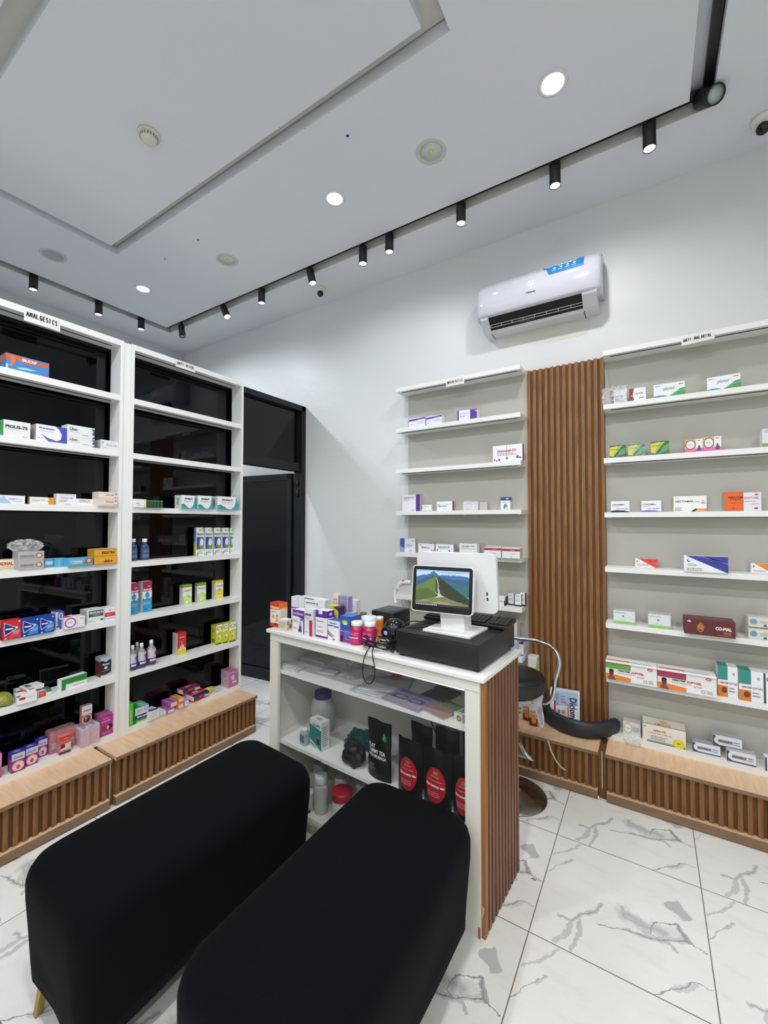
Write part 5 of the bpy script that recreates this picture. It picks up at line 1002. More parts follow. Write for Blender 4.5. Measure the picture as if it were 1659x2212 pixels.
sb('L', 2, 188, 224.6, 1316.5, 1345, .09, 'white carton with a dark grey-green heading panel', '#E4E4DE', [('r', .1, .46, .96, .94, '#4A5C54'), ('t', .15, .68, .93, .86, 'FELXICAM 20', '#DCE0DC', 0, .05), ('t', .35, .52, .72, .62, 'CAPSULE', '#C6CCC6'), ('r', .78, .12, .95, .24, '#3A3A3A'), ('l', .1, .1, .5, .16, 1, G1)], lside=[('r', 0, 0, 1, 1, '#CFCEC6')], off=.006)
sb('L', 2, 226.5, 249.5, 1312, 1339.5, .07, 'small white carton with a red band at the right end of the fourth left shelf', '#E6E8EE', [('r', 0, .30, 1, .62, '#D8383C'), ('l', .15, .4, .7, .5, 1, '#F0B0B0'), ('r', 0, .12, 1, .15, '#5A6A9A'), ('e', .5, .78, .12, .06, '#AAB')], off=.006)
# fifth
P = onz(6, 1524, LT[1]); o = blob(.045, .040, .036, .18, M('#8A8C3A', .25), 6, 1.4).build('herbal_packet', None, (XF-.05, P[1], LT[1]+.0003)); tag(o, 'wrapped olive green packet cut by the left picture edge', 'packet')
RWG = [('r', .12, .42, .42, .72, '#C8303A'), ('l', .5, .5, .9, .7, 1, '#AAA'), ('p', [(.0, 1), (.2, 1), (.1, .8), (0, .85)], '#3A7A4A')]
b1 = sb('L', 1, 37, 79, 1499, 1518, .06, 'small white carton with a red patch, front one under the small tilted stack', '#ECECEC', RWG, group='small white cartons with a red patch', off=.01, rot=-.1)
b2 = sb('L', 1, 35, 60, 1488, None, .04, 'small white carton with a red end, rear one under the small tilted stack', '#E4E2E2', [('r', 0, .1, .5, .9, '#B86A64')], group='small white cartons with a red patch', off=.068)
h_ = max(v.co.z for v in b1.data.vertices)
b3 = sb('L', 1, 57, 96, 1482, None, .075, 'small white carton with a red patch lying tilted on top of the others', '#ECECEC', RWG, group='small white cartons with a red patch', off=.012, zadd=h_, rot=.12, top=[('r', .1, .2, .4, .8, '#4A7A4A'), ('r', .5, .3, .9, .8, '#E4E4E4')], lside=[('r', 0, 0, 1, .5, '#C87A74')])
h3 = max(v.co.z for v in b3.data.vertices)
sb('L', 1, 81.5, 99, 1493, 1506, .06, 'small red-fronted carton right of the tilted stack', '#DCDCDA', [('r', .1, 0, 1, 1, '#D84840'), ('l', .2, .4, .8, .7, 2, '#F0B0A8')], off=.02)
sb('L', 1, 100, 111, 1489, 1502, .06, 'tiny white carton with a green top edge beside the red-fronted one', '#EEEEEC', [('r', 0, .6, 1, 1, '#3E8A4A')], off=.02, top=[('r', 0, 0, 1, 1, '#3E8A4A')])
sb('L', 1, 131, 190, 1461, 1484, .04, 'long low carton, green above and white below, standing askew', '#F0F2F4', [('r', 0, 0, .16, 1, '#2F8A3E'), ('p', [(0, .55), (.3, .48), (.5, .5), (.8, .42), (1, .45), (1, 1), (0, 1)], '#2F8A3E'), ('p', [(.14, .50), (.3, .43), (.5, .45), (.8, .37), (1, .40), (1, .45), (.8, .42), (.5, .5), (.3, .48)], '#C9D24A'), ('l', .45, .12, .9, .24, 1, '#777')], off=.02, rot=.16)
sb('L', 1, 217.5, 244.5, 1419, 1460, .07, 'upright black and silver carton with white lettering and an oval', '#26201F', [('r', 0, .84, 1, 1, '#B8BCC4'), ('p', [(0, .84), (.2, .84), (.5, .74), (.8, .84), (1, .84), (1, .9), (0, .9)], '#B8BCC4'), ('t', .18, .58, .84, .67, 'PIGCAR', '#E8E8EA', 0, .05), ('e', .5, .45, .16, .07, '#D8DADC'), ('p', [(0, 0), (1, 0), (1, .2), (.55, .14), (0, .24)], '#5A2424'), ('p', [(0, 0), (1, 0), (1, .18), (.5, .08), (0, .1)], '#C0C4CC'), ('l', .1, .26, .95, .34, 1, '#B8A0A0')], lside=[('r', 0, 0, 1, .8, '#6A3030'), ('r', 0, .8, 1, 1, '#A8ACB4')], top=[('r', 0, 0, 1, 1, '#B0B4BC')])
# lowest left shelf
PB = [('r', 0, .62, 1, .98, '#C8C8D8'), ('t', .15, .72, .88, .86, 'Kotex', '#5A5A7A', .15), ('e', .5, .3, .46, .27, '#F0B8B8'), ('e', .5, .28, .32, .19, '#F4D0CC'), ('e', .5, .26, .15, .12, '#B85A50'), ('r', 0, 0, 1, .06, '#7A2E8A')]
for r_, dd in (('front', 0), ('second-row', .052)):
    for nm, a, c, yt, yb in (('left', 25, 53.5, 1626, 1666), ('middle', 55.6, 82, 1614, 1652), ('right', 82.8, 102, 1597, 1633)):
        sb('L', 0, a, c, yt, yb if not dd else None, .05, '%s %s of the blue-topped pink cartons with a flower on the lowest left shelf' % (r_, nm), '#8A3A94', PB, top=[('r', 0, 0, 1, 1, '#2E3AA0'), ('e', .5, .5, .3, .25, '#7A84C8')], lside=[('r', 0, .7, 1, 1, '#4A4AA0'), ('r', 0, 0, 1, .7, '#A85A9A')], group='blue-topped pink cartons with a flower', off=.006+dd if not dd else .062)
sb('L', 0, -12, 3.5, 1630, 1682, .06, 'pink carton cut by the left picture edge on the lowest shelf', '#C04A8A', [('r', 0, .5, 1, 1, '#D890B8')])
RP = [('r', 0, .76, 1, 1, '#D03A34'), ('p', [(0, .76), (1, .76), (1, .62), (0, .5)], '#D8644A'), ('t', .4, .82, .8, .9, 'Femvit', '#F0C8B8'), ('r', .5, .2, 1, .56, '#C8D4C8'), ('e', .32, .42, .2, .14, '#6A2A2A'), ('p', [(.1, .2), (.6, .26), (.5, .34), (.2, .3)], '#E8E4DC'), ('r', 0, 0, 1, .12, '#4A2A5A')]
sb('L', 0, 128, 152.5, 1590, 1627, .04, 'red-topped carton in front of its shrink-wrapped block', '#C8848A', RP, group='red-topped cartons', off=.0, rot=-.08)
for i, (a, c, yt, off) in enumerate(((108, 127, 1583, .045), (128, 145, 1576, .045), (146, 163, 1570, .045))):
    sb('L', 0, a, c, yt, None, .06, ('left', 'middle', 'right')[i]+' carton of the hazy shrink-wrapped reddish block', '#A8585E' if i < 2 else '#C23A34', [('r', 0, .7, 1, 1, '#C05A54'), ('r', .2, .2, .8, .5, '#B89A9A')], top=[('r', 0, 0, 1, 1, '#9A5A60')], group='red-topped cartons', off=off, wrap=True)
PP = [('l', .1, .1, .9, .9, 12, '#D8A8BC'), ('r', .05, .02, .2, .05, '#889')]
sb('L', 0, 174, 194, 1575, 1611, .10, 'pale pink carton carrying the upright bronze one, left of the pair', '#D8B4C4', PP, top=[('r', 0, 0, 1, 1, '#C8C8D0'), ('r', .3, .1, .7, .4, '#6A7AB0'), ('r', .3, .6, .7, .85, '#6A7AB0')], group='pale pink cartons', wrap=True)
b1 = sb('L', 0, 195, 215, 1566, 1602, .10, 'pale pink carton, right of the pair next to the magenta one', '#D8B4C4', PP, top=[('r', 0, 0, 1, 1, '#C8C8D0'), ('r', .3, .1, .7, .4, '#6A7AB0'), ('r', .3, .6, .7, .85, '#6A7AB0')], group='pale pink cartons', wrap=True)
h_ = max(v.co.z for v in b1.data.vertices)
sb('L', 0, 177, 199, 1524, None, .03, 'upright pink carton with a bronze oval picture standing on the pale pink ones', '#B87A84', [('r', 0, .55, 1, 1, '#D6CFD4'), ('t', .15, .68, .85, .78, 'SUPRADYN', '#4A3A4A', 0, .04), ('o', .5, .3, .44, .24, .12, '#E8D0D4'), ('e', .5, .3, .36, .19, '#6A4434'), ('e', .4, .36, .1, .07, '#C89A7A'), ('e', .6, .24, .14, .07, '#3A241E')], off=.03, zadd=h_+.002, top=[('r', .2, .2, .8, .8, '#8A94B8')])
sb('L', 0, 217, 244.5, 1544, 1588, .08, 'magenta carton with two face pictures at the right end of the lowest left shelf', '#B83088', [('t', .2, .78, .75, .88, 'MELADY', '#D88AC0', .1), ('r', .1, .68, .8, .72, '#E8B8DC'), ('e', .35, .36, .28, .12, '#8A4A3A'), ('e', .72, .40, .24, .13, '#2A1A1A'), ('e', .6, .38, .08, .1, '#F0DCD8'), ('l', .2, .1, .9, .2, 1, '#E090C8')], top=[('r', 0, 0, 1, 1, '#A85A8A')], lside=[('r', 0, 0, 1, 1, '#B0648A')])
# ---- ANTI-ULCER shelves
sb('L', 4, 281, 316, 1078, 1095, .09, 'white carton with a yellow-green curved end on the anti-ulcer shelves', '#EDEDEC', [('p', [(.78, 0), (1, 0), (1, .7), (.9, 1), (.8, 1), (.92, .6)], '#D8DC5A'), ('t', .1, .4, .42, .5, 'OMEZEN', '#777'), ('l', .3, .2, .7, .3, 1, G1)], off=.004)
for i in range(5):
    a = 317+i*7.1; sb('L', 4, a, a+6.5, 1080+.3*i, 1095, .05, ('first', 'second', 'third', 'fourth', 'fifth')[i]+' from the left of five narrow dark green cartons', '#24523A', [('r', .1, .85, .9, .92, '#8AB09A'), ('r', 0, 0, .15, 1, '#1A3E2A')], group='narrow dark green cartons', off=.03, top=[('r', 0, 0, 1, 1, '#4A8A62')])
ES = [('p', [(0, 0), (1, 0), (1, .8), (.94, 1), (.92, .6), (.84, .25), (.66, .03), (.5, .06), (.3, .26), (.15, .36), (0, .3)], '#3CA8B4'), ('p', [(0, .30), (.15, .36), (.3, .26), (.5, .06), (.66, .03), (.66, 0), (.5, .02), (.3, .2), (.15, .31), (0, .26)], '#2A3A44'), ('t', .22, .66, .78, .82, 'Esofag-D', '#22262A', 0, .05), ('l', .2, .5, .8, .6, 2, G1), ('r', .14, .1, .2, .22, '#2A7A8A')]
EL = [('r', 0, 0, 1, 1, '#DADCDC'), ('v', .3, .3, .6, .8, 'ESOFAG', '#3A3E42')]
for nm, a, c, yt, yb in (('left', 392, 422, 1070, 1097), ('middle', 428, 458.5, 1071, 1098), ('right, widest', 470, 512, 1073, 1099)):
    sb('L', 4, a, c, yt, yb, .08, nm+' of three white and turquoise wave cartons on the anti-ulcer shelves', '#ECEDEE', ES, lside=EL, group='white and turquoise wave cartons', off=.004, side=[('r', 0, 0, 1, 1, '#3CA8B4')])
def bottle(wall, row, px, yb, yt, wpx, label, prof, body, cap, lab=None, group=None, ncap=.2, off=None, glass=False, name='syrup_bottle'):
    z = {'R': RT, 'A': AT, 'L': LT}[wall][row]+.0003
    P = onz(px, yb, z); o_ = min(max(XF-P[0], .02), .09) if off is None else off; x = XF-o_
    y = onx(px, (yb+yt)/2, x)[1]; h = onx(px, yt, x)[2]-z
    r_ = abs(onx(px+wpx/2, yt, x)[1]-onx(px-wpx/2, yt, x)[1])/2*.9; y = max(y, 1.4012+r_)
    return make_bottle(label, (x, y, z), PI/2, r_, h, prof, body, cap, lab, group, ncap, name)
def make_bottle(label, loc, rotz, r_, h, prof, body, cap, lab=None, group=None, ncap=.2, name='syrup_bottle', labr=1.01, hint='bottle'):
    t = thing(name, label, hint, loc, rotz, group)
    b = MB(); b.lathe([(a*r_, q*h) for a, q in prof], body, 28); bo = b.build('bottle_body', t)
    b = MB(); rc = r_*ncap[0]; b.lathe([(rc, h*ncap[1]), (rc*1.02, h*(ncap[1]+.01)), (rc, h*.985), (rc*.9, h), (0, h)], cap, 28)
    b.build('cap', t)
    if lab:
        z0, z1, col, items = lab; b = MB(); vs = []; fs = []; rr_ = r_*labr+.0004; n = 14
        for i in range(n+1):
            a = -PI/2-1.25+2.5*i/n
            for z in (z0*h, z1*h): vs.append((rr_*math.cos(a), rr_*math.sin(a), z))
        for i in range(n): fs.append((2*i, 2*i+2, 2*i+3, 2*i+1))
        b.add(vs, fs, M(col, .4), True)
        def cm(u, v, e): a = -PI/2-1.25+2.5*u; return ((rr_+.0004+e)*math.cos(a), (rr_+.0004+e)*math.sin(a), (z0+(z1-z0)*v)*h)
        cm.curved = 1; draw(b, cm, items); b.build('printed_label', bo)
    return t
SYR = [(.0, 0), (.9, 0), (1, .02), (1, .58), (.92, .66), (.7, .73), (.45, .78), (.45, .86)]
NV = M('#33486E', .18, trans=0)
for nm, px, w_ in (('left', 288, 18), ('right', 312, 21)):
    bottle('L', 3, px, 1208, 1163.5, w_, nm+' of two dusky blue antacid bottles with white caps', SYR, NV, M('#EEF0F2', .3), (.08, .55, '#42587E', [('l', .2, .15, .8, .35, 2, '#A8B8D4'), ('l', .25, .6, .75, .8, 2, '#8A9CC0')]), 'dusky blue bottles', (.52, .84))
GS = [('r', .06, .22, .94, .66, '#3A3AA0'), ('p', [(.46, .22), (.94, .22), (.94, .66), (.52, .66), (.44, .5)], '#4AA04A'), ('e', .66, .47, .2, .13, '#E6E4F0'), ('p', [(.3, .3), (.42, .36), (.44, .52), (.36, .62), (.42, .5), (.36, .38)], '#F0A8B8'), ('r', .06, .24, .36, .30, '#C83058'), ('t', .04, .74, .94, .80, 'Gascrol', '#3A3A5A', .25, .04), ('l', .15, .69, .9, .72, 1, G1), ('e', .45, .91, .12, .025, '#C07A4A'), ('p', [(.72, .86), (.98, .86), (.98, 1), (.78, 1)], '#8AB84A'), ('p', [(.06, 0), (.26, 0), (.3, .13), (.14, .12)], '#8AB84A'), ('l', .3, .06, .85, .18, 3, G1)]
for i, (a, c) in enumerate(((423.5, 441.5), (442.7, 460), (461.8, 478.5), (479.5, 495.5), (497, 512))):
    sb('L', 3, a, c, 1139.5+.2*i, 1199.5-1.4*i, .07, ('leftmost', 'second', 'middle', 'fourth', 'rightmost')[i]+' of the five tall white syrup cartons with a stomach picture', '#EEF0F0', GS, lside=[('r', 0, .5, 1, 1, '#5A9AC0'), ('r', 0, 0, 1, .5, '#A8C42E'), ('r', .1, .82, .7, .86, '#2A4A6A')], group='tall syrup cartons with a stomach picture', off=.004)
AV = [('r', 0, .68, 1, 1, '#A8285A'), ('t', .05, .70, .95, .78, 'Avrocid', '#F0E4EA', .05, .05), ('e', .68, .84, .18, .025, '#E8A83A'), ('e', .5, .55, .24, .09, '#3E9AC8'), ('p', [(.4, .64), (.62, .64), (.5, .67)], '#8A2A4A'), ('p', [(0, 0), (1, 0), (1, .42), (.5, .46), (0, .40)], '#2F9AC8'), ('p', [(0, .38), (.16, .42), (.05, .47)], '#5A2A4A'), ('p', [(.84, .42), (1, .44), (.92, .49)], '#5A2A4A'), ('l', .1, .24, .9, .34, 2, '#BFE0F0'), ('l', .1, .06, .6, .12, 1, '#2A5A7A')]
for nm, a, c, yt, yb in (('left', 279.5, 299, 1260, 1327), ('right', 308, 328, 1256, 1321.5)):
    sb('L', 2, a, c, yt, yb, .065, nm+' of two tall crimson and sky-blue syrup cartons', '#EEF0F4', AV, lside=[('r', 0, 0, 1, 1, '#DADADD'), ('l', .2, .2, .8, .8, 8, '#AAA')], group='crimson and sky-blue syrup cartons')
LM = [('r', 0, .86, 1, 1, '#7AA83A'), ('t', .1, .66, .92, .78, 'Novacid', '#C86A7A', .1, .03), ('p', [(0, 0), (1, 0), (1, .35), (.6, .5), (0, .4)], '#BCD880'), ('e', .3, .34, .2, .1, '#D4E8A8'), ('e', .62, .22, .2, .1, '#D4E8A8'), ('e', .4, .12, .14, .06, '#F4F8E8')]
YL = [('r', 0, .86, 1, 1, '#E8D02E'), ('t', .1, .66, .92, .78, 'Novacid', '#C86A5A', .1, .03), ('p', [(0, 0), (1, 0), (1, .48), (.5, .56), (0, .48)], '#ECDC5A'), ('p', [(.2, .46), (.5, .6), (.8, .46)], '#D8A82E'), ('l', .25, .25, .75, .32, 1, '#A88A2A')]
for nm, a, c, yt, yb, A_, cc in (('left lime green', 395.5, 414.5, 1263, 1305.5, LM, '#7AA83A'), ('right lime green', 427, 445, 1259, 1299.5, LM, '#7AA83A'), ('yellow', 465.8, 482, 1254, 1293.5, YL, '#E8D02E')):
    sb('L', 2, a, c, yt, yb, .065, nm+' one of three small syrup cartons on the fourth anti-ulcer shelf', '#ECEEE6', A_, lside=[('r', 0, 0, 1, 1, '#D6D8CE'), ('r', 0, .86, 1, 1, cc), ('l', .2, .2, .8, .75, 6, '#BBB')], top=[('r', 0, 0, 1, 1, cc)], group='small fruit syrup cartons')
CL = M('#8E8F84', .1)
for nm, px, yb, yt, w_, off in (('leftmost', 283.5, 1444, 1394.5, 18, .02), ('rear', 296, 1425, 1387.5, 16, .085), ('front middle', 305.5, 1438.5, 1389, 19, .025), ('rightmost', 326.5, 1430, 1382.5, 20, .03)):
    bottle('L', 1, px, yb, yt, w_, nm+' one of four clear antacid bottles with white caps and purple labels', SYR, CL, M('#EEF0F2', .3), (.05, .66, '#CFCADA', [('r', 0, .0, 1, .42, '#4A3A6E'), ('r', .2, .22, .8, .34, '#E4E0EC'), ('p', [(.1, .5), (.7, .55), (.6, .85), (.2, .8)], '#A0705E'), ('e', .78, .72, .16, .14, '#7A3A4E')]), 'clear bottles with purple labels', (.40, .86), off=off)
sb('L', 1, 383.5, 402, 1366.5, 1413.5, .06, 'red carton with white and yellow flames standing alone', '#D0302E', [('p', [(0, 0), (1, 0), (1, .26), (.8, .3), (.7, .48), (.62, .34), (.5, .6), (.42, .34), (.3, .44), (.24, .26), (.1, .34), (0, .2)], '#E8D8A8'), ('p', [(0, 0), (1, 0), (1, .2), (.75, .22), (.6, .34), (.4, .2), (.15, .22), (0, .14)], '#E8CE2E'), ('t', .2, .76, .8, .82, 'Gavison', '#F0D8D0', .1, .03), ('t', .15, .60, .5, .65, 'Double', '#F0B8A8')], lside=[('r', 0, 0, 1, 1, '#DADAD6'), ('l', .2, .1, .8, .9, 10, '#AAA')])
YG = [('p', [(0, 0), (1, 0), (1, .6), (.6, .66), (0, .58)], '#D8D42E'), ('o', .5, .82, .42, .08, .22, '#22383A'), ('e', .55, .34, .22, .14, '#EEE8D8'), ('e', .45, .3, .1, .06, '#B86A4A'), ('r', 0, 0, 1, .07, '#1E5A4A'), ('p', [(0, 1), (.14, 1), (0, .84)], '#C8CC3A')]
for nm, a, c, yt, yb in (('left', 466.5, 480.5, 1350, 1391.5), ('middle', 481.5, 495, 1347, 1388.5), ('right', 495.5, 509.5, 1344, 1386)):
    sb('L', 1, a, c, yt, yb, .06, nm+' of three yellow and white cartons with a black oval', '#EEF0E4', YG, lside=[('r', 0, 0, 1, 1, '#C8CC30'), ('o', .5, .7, .3, .08, .3, '#5A6A2A'), ('r', .1, .1, .8, .3, '#6A8A3A')], top=[('r', 0, 0, 1, 1, '#C8CC3A')], group='yellow and white cartons with a black oval', off=.02)
sb('L', 0, 275, 288, 1520, 1569, .09, 'bright lime green carton half hidden at the left end of the lowest anti-ulcer shelf', '#5CC02E', [('v', .4, .1, .7, .7, 'Andrews', '#D8F0C8')], top=[('r', 0, 0, 1, 1, '#4AA82A')], off=.0)
sb('L', 0, 292, 321, 1525, 1560, .10, 'green carton with a white and navy label, open behind the lime one', '#2E9A52', [('r', 0, .5, 1, .96, '#D6D8EC'), ('r', 0, .26, 1, .52, '#22306E'), ('t', .12, .32, .9, .46, 'Salmopas', '#E8ECF4', .15, .04), ('l', .1, .65, .6, .88, 4, '#8A8CB0'), ('o', .8, .78, .12, .1, .3, '#6A6CA0'), ('r', .1, .08, .9, .14, '#BFE0CC'), ('r', 0, 0, 1, .06, '#E8EAEA')], top=[('r', 0, 0, .25, 1, '#1E7A3E'), ('r', .4, .0, .9, 1, '#7AC0A0')], off=.004)
sb('L', 0, 322, 345, 1535, 1553, .08, 'white carton with a blue slash, turned endways on the lowest anti-ulcer shelf', '#E4E4E0', [('l', .2, .2, .8, .8, 3, '#D0D0CC')], top=[('p', [(0, .2), (.9, .0), (1, .3), (.2, .7)], '#3A5AB0')], off=.004, rot=.1)
b1 = sb('L', 0, 346, 359, 1537, 1545, .09, 'slim pale carton lying between the blue-slashed and the purple ones', '#E2E0E2', [('r', .1, .1, .9, .4, '#C8C8D0')], off=.004)
PR = [('r', .12, .1, .9, .9, '#E8DEE4'), ('l', .3, .4, .7, .6, 1, '#C8A8B8')]
b1 = sb('L', 0, 361, 378, 1532, 1541, .10, 'lower of two long purple cartons lying endways', '#A85A9E', PR, group='long purple cartons', off=.01)
h_ = max(v.co.z for v in b1.data.vertices)
sb('L', 0, 367, 384, 1515, None, .10, 'upper of two long purple cartons lying endways', '#B060A8', PR, group='long purple cartons', off=.0, zadd=h_, hmul=.9, top=[('v', .4, .1, .6, .9, 'Gestid', '#6A3A8A'), ('r', .0, .0, .12, 1, '#C890C4')])
OR = [('r', .12, .15, .95, .85, '#EDE2D4'), ('l', .3, .4, .8, .6, 1, '#C8A88A')]
b1 = sb('L', 0, 384.5, 396.5, 1520, 1531, .10, 'lower of two stacked orange cartons beside the purple ones', '#D9822A', OR, group='stacked orange cartons', off=.004)
h_ = max(v.co.z for v in b1.data.vertices)
sb('L', 0, 385, 397, 1508, None, .10, 'upper of two stacked orange cartons beside the purple ones', '#E0A03A', OR, group='stacked orange cartons', off=.004, zadd=h_, top=[('v', .3, .2, .6, .8, 'Omez', '#C8642A')])
sb('L', 0, 398, 408, 1512, 1526, .10, 'small white and purple carton just left of the red and navy ones', '#C090B8', PR, off=.008)
# flat red and navy cartons, one sliding over the edge
for nm, pc, zz, rz, off in (('lower red and navy flat carton tipping over the edge of the shelf', (435, 1505), .030, .14, -.01), ('upper red and navy flat carton lying across the other one', (414, 1485), .062, .02, .045)):
    y = onx(pc[0], pc[1], XF-off)[1]; z = LT[0]
    X = Matrix.Rotation(math.radians(9 if off < 0 else 2), 4, 'X')
    carton(nm, (XF-off+.0, y, z+(zz if off > 0 else .012)), PI/2+rz, .135, .030, .11 if off < 0 else .068, '#B01E34', [('r', 0, .45, 1, .9, '#22264E'), ('r', .7, 0, 1, .5, '#D8D8DC'), ('t', .3, .55, .8, .8, 'FACTIN', '#C8CCE0')], top=[('r', 0, 0, 1, .3, '#22264E'), ('e', .45, .6, .16, .22, '#C87A84'), ('t', .3, .5, .62, .68, 'FACTIN', '#F0D8DC'), ('r', 0, .3, 1, .33, '#C8CCD8')], lside=[('r', 0, 0, 1, 1, '#E2E2E4')], tilt=X if off < 0 else None, group='red and navy flat cartons')
y = onx(452, 1478, XF-.05)[1]; o = blob(.032, .05, .022, .25, M('#C9BE3A', .3), 3, 1.6).build('candy_packet', None, (XF-.065, y, LT[0]+.0003)); tag(o, 'crinkled yellow packet beside the magenta carton', 'packet')
y = onx(468, 1488, XF-.03)[1]; o = blob(.038, .045, .016, .4, FILM, 9, 2, True, 4, True).build('plastic_bag', None, (XF-.045, y, LT[0]+.0003)); tag(o, 'crumpled clear plastic in front of the yellow packet on the lowest anti-ulcer shelf', 'plastic bag')
sb('L', 0, 494, 512.5, 1448, 1483, .09, 'magenta carton with a printed code patch at the right end of the lowest anti-ulcer shelf', '#BC3A8E', [('t', .1, .84, .75, .89, 'Premence', '#F0C8E0', .1, .03), ('r', .32, .42, .66, .70, '#E8C8DC'), ('r', .4, .22, .9, .34, '#F0DCE8'), ('l', .15, .08, .9, .12, 1, '#E090C8')], top=[('r', 0, 0, .8, 1, '#A82E5A')], lside=[('r', 0, 0, 1, 1, '#C8A0B4'), ('l', .2, .6, .8, .9, 3, '#8A6A84')], wrap=True)
# ================================================================= GOODS ON THE COUNTER TOP
def cb(xl, xr, yb, yt, d, label, base, art=(), side=(), top=(), v=None, z0=0, rot=0, group=None, **kw):
    z = 1.0+z0+.0003
    if v is None: u1, v, _ = oncz(xr, yb, z)
    u1 = oncv(xr, (yb or 1345), v)[0]; u0 = oncv(xl, (yb or 1345), v)[0]; h = oncv(xr, yt, v)[2]-z
    return carton(label, cw((u0+u1)/2, v, z), TH+rot, u1-u0, h, d, base, art, side, top, group, **kw)
cb(583.5, 603, 1356, 1304, .060, 'orange-topped tall carton at the left end of the counter', '#EDE6DC', [('r', 0, .86, 1, 1, '#D0402A'), ('p', [(0, .70), (1, .74), (1, .86), (0, .84)], '#E8843A'), ('t', .08, .76, .95, .85, 'Gerivit', '#F6E0B8', .1, .04), ('r', 0, 0, 1, .16, '#D0402E'), ('e', .35, .42, .14, .08, '#B8C23A'), ('p', [(.6, .22), (.9, .25), (.85, .42), (.65, .4)], '#E0B070'), ('e', .78, .48, .08, .06, '#C8502E'), ('e', .62, .13, .1, .05, '#2A2A5A'), ('l', .1, .6, .8, .66, 1, '#A88')], side=[('r', 0, .8, 1, 1, '#E0762A'), ('r', 0, .74, 1, .8, '#E8B04A'), ('l', .15, .2, .85, .7, 8, '#C8C0B8')], top=[('r', 0, 0, 1, 1, '#D0402A')])
cb(601.5, 617.5, 1364, 1341, .05, 'small cream and brown spotted carton beside the orange-topped one', '#DCD6C8', [('l', .1, .2, .9, .85, 5, '#A89A8A')], side=[('e', .3, .7, .15, .2, '#A07A4A'), ('e', .65, .4, .2, .22, '#8A6434'), ('e', .3, .2, .14, .12, '#B8925A'), ('e', .8, .85, .12, .12, '#A07A4A')], top=[('r', 0, 0, 1, 1, '#ECEAE6')])
cb(629, 643, 1345, 1290, .05, 'left of two tall white cartons with a purple tab, standing behind the purple-headed one', '#E4E2E8', [('r', 0, .62, 1, .66, '#7A3A7A'), ('v', .3, .2, .7, .55, 'Vitalen', '#6A5A9A')], v=.12, group='tall white cartons with a purple tab')
cb(644, 657, 1345, 1290, .05, 'right of two tall white cartons with a purple tab, standing behind the purple-headed one', '#E4E2E8', [('r', 0, .62, 1, .66, '#7A3A7A'), ('v', .3, .2, .7, .55, 'lactulan', '#6A5A9A')], v=.12, group='tall white cartons with a purple tab')
cb(632, 657, 1370, 1320, .055, 'purple-headed white carton with a figure picture on the counter', '#ECEAEE', [('r', 0, .72, 1, 1, '#6E3A9C'), ('p', [(.4, .72), (1, .62), (1, .72)], '#6E3A9C'), ('t', .05, .78, .92, .92, 'wellteen', '#C8A8DC', 0, .05), ('e', .8, .60, .15, .05, '#8A5AB0'), ('r', .92, 0, 1, .6, '#6E3A9C'), ('e', .66, .36, .1, .16, '#B8A8B8'), ('p', [(.5, .06), (.8, .06), (.76, .3), (.6, .34)], '#4A3A7A'), ('l', .08, .45, .5, .58, 3, '#999'), ('l', .08, .15, .4, .25, 2, '#AAA')])
cb(657.8, 674.5, 1375, 1318, .055, 'tall white carton with a black label and red bar on its corner', '#E6E6E8', [('r', .05, .76, .85, .84, '#2A2A30'), ('t', .12, .78, .75, .82, 'Livolin Forte', '#DDD'), ('r', .62, 0, .98, .60, '#BE2436'), ('l', .1, .62, .7, .72, 2, '#999'), ('l', .08, .1, .4, .16, 1, '#888')], side=[('l', .2, .3, .8, .8, 4, '#C8C8C8')])
b1 = cb(662, 704, 1345, 1322, .045, 'white carton hidden behind the front row, carrying the flat grey-labelled one', '#D8D8D8', v=.115)
cb(658, 701, None, 1297.5, .05, 'wide white carton with grey lettering and a teal corner, on top of the middle boxes', '#E9EAEA', [('t', .05, .52, .68, .66, 'SAFETELMI 80', '#3E4244', 0, .04), ('l', .05, .42, .75, .47, 1, '#999'), ('r', 0, .93, .5, 1, '#33404A'), ('p', [(.5, 0), (1, 0), (1, .34), (.8, .2)], '#2E5A6E'), ('l', .7, .8, .95, .86, 1, '#999')], side=[('r', 0, 0, 1, 1, '#D2D3D4'), ('r', .3, .0, .36, 1, '#A8AAAC')], v=.110, z0=max(v.co.z for v in b1.data.vertices)+.0004)
cb(682, 706, 1380, 1321, .055, 'white carton with a purple open top and foot, in the middle of the front row', '#ECEAF0', [('r', 0, .74, 1, 1, '#5A2A94'), ('r', .25, .86, .6, 1, '#E6E2EE'), ('r', 0, 0, 1, .07, '#5A2A94'), ('t', .05, .56, .7, .63, 'Augmentin', '#A85A6A', 0, .03), ('t', .1, .36, .6, .42, '457mg/5ml', '#C86A70'), ('l', .08, .16, .8, .28, 2, '#D09A9C')], side=[('r', 0, .74, 1, 1, '#5A2A94'), ('r', 0, 0, 1, .07, '#5A2A94'), ('r', .3, .82, .7, .92, '#D8D4E4')])
cb(708, 732, 1386, 1343, .05, 'white carton with a blue top and brown swoosh stripes', '#EEEEEF', [('t', .15, .82, .8, .92, 'Osteocare', '#3A3A6A', .1, .03), ('r', 0, .70, .5, .76, '#2E4AA0'), ('r', .55, .68, .98, .74, '#2E4AA0'), ('p', [(0, .60), (.1, .44), (.4, .28), (.7, .24), (.4, .24), (.08, .38)], '#A8522E'), ('p', [(0, .48), (.1, .34), (.35, .20), (.6, .18), (.3, .16), (.05, .26)], '#7A3A26'), ('e', .55, .06, .12, .03, '#4A4A9A')], top=[('r', 0, 0, 1, 1, '#2E5AB8')])
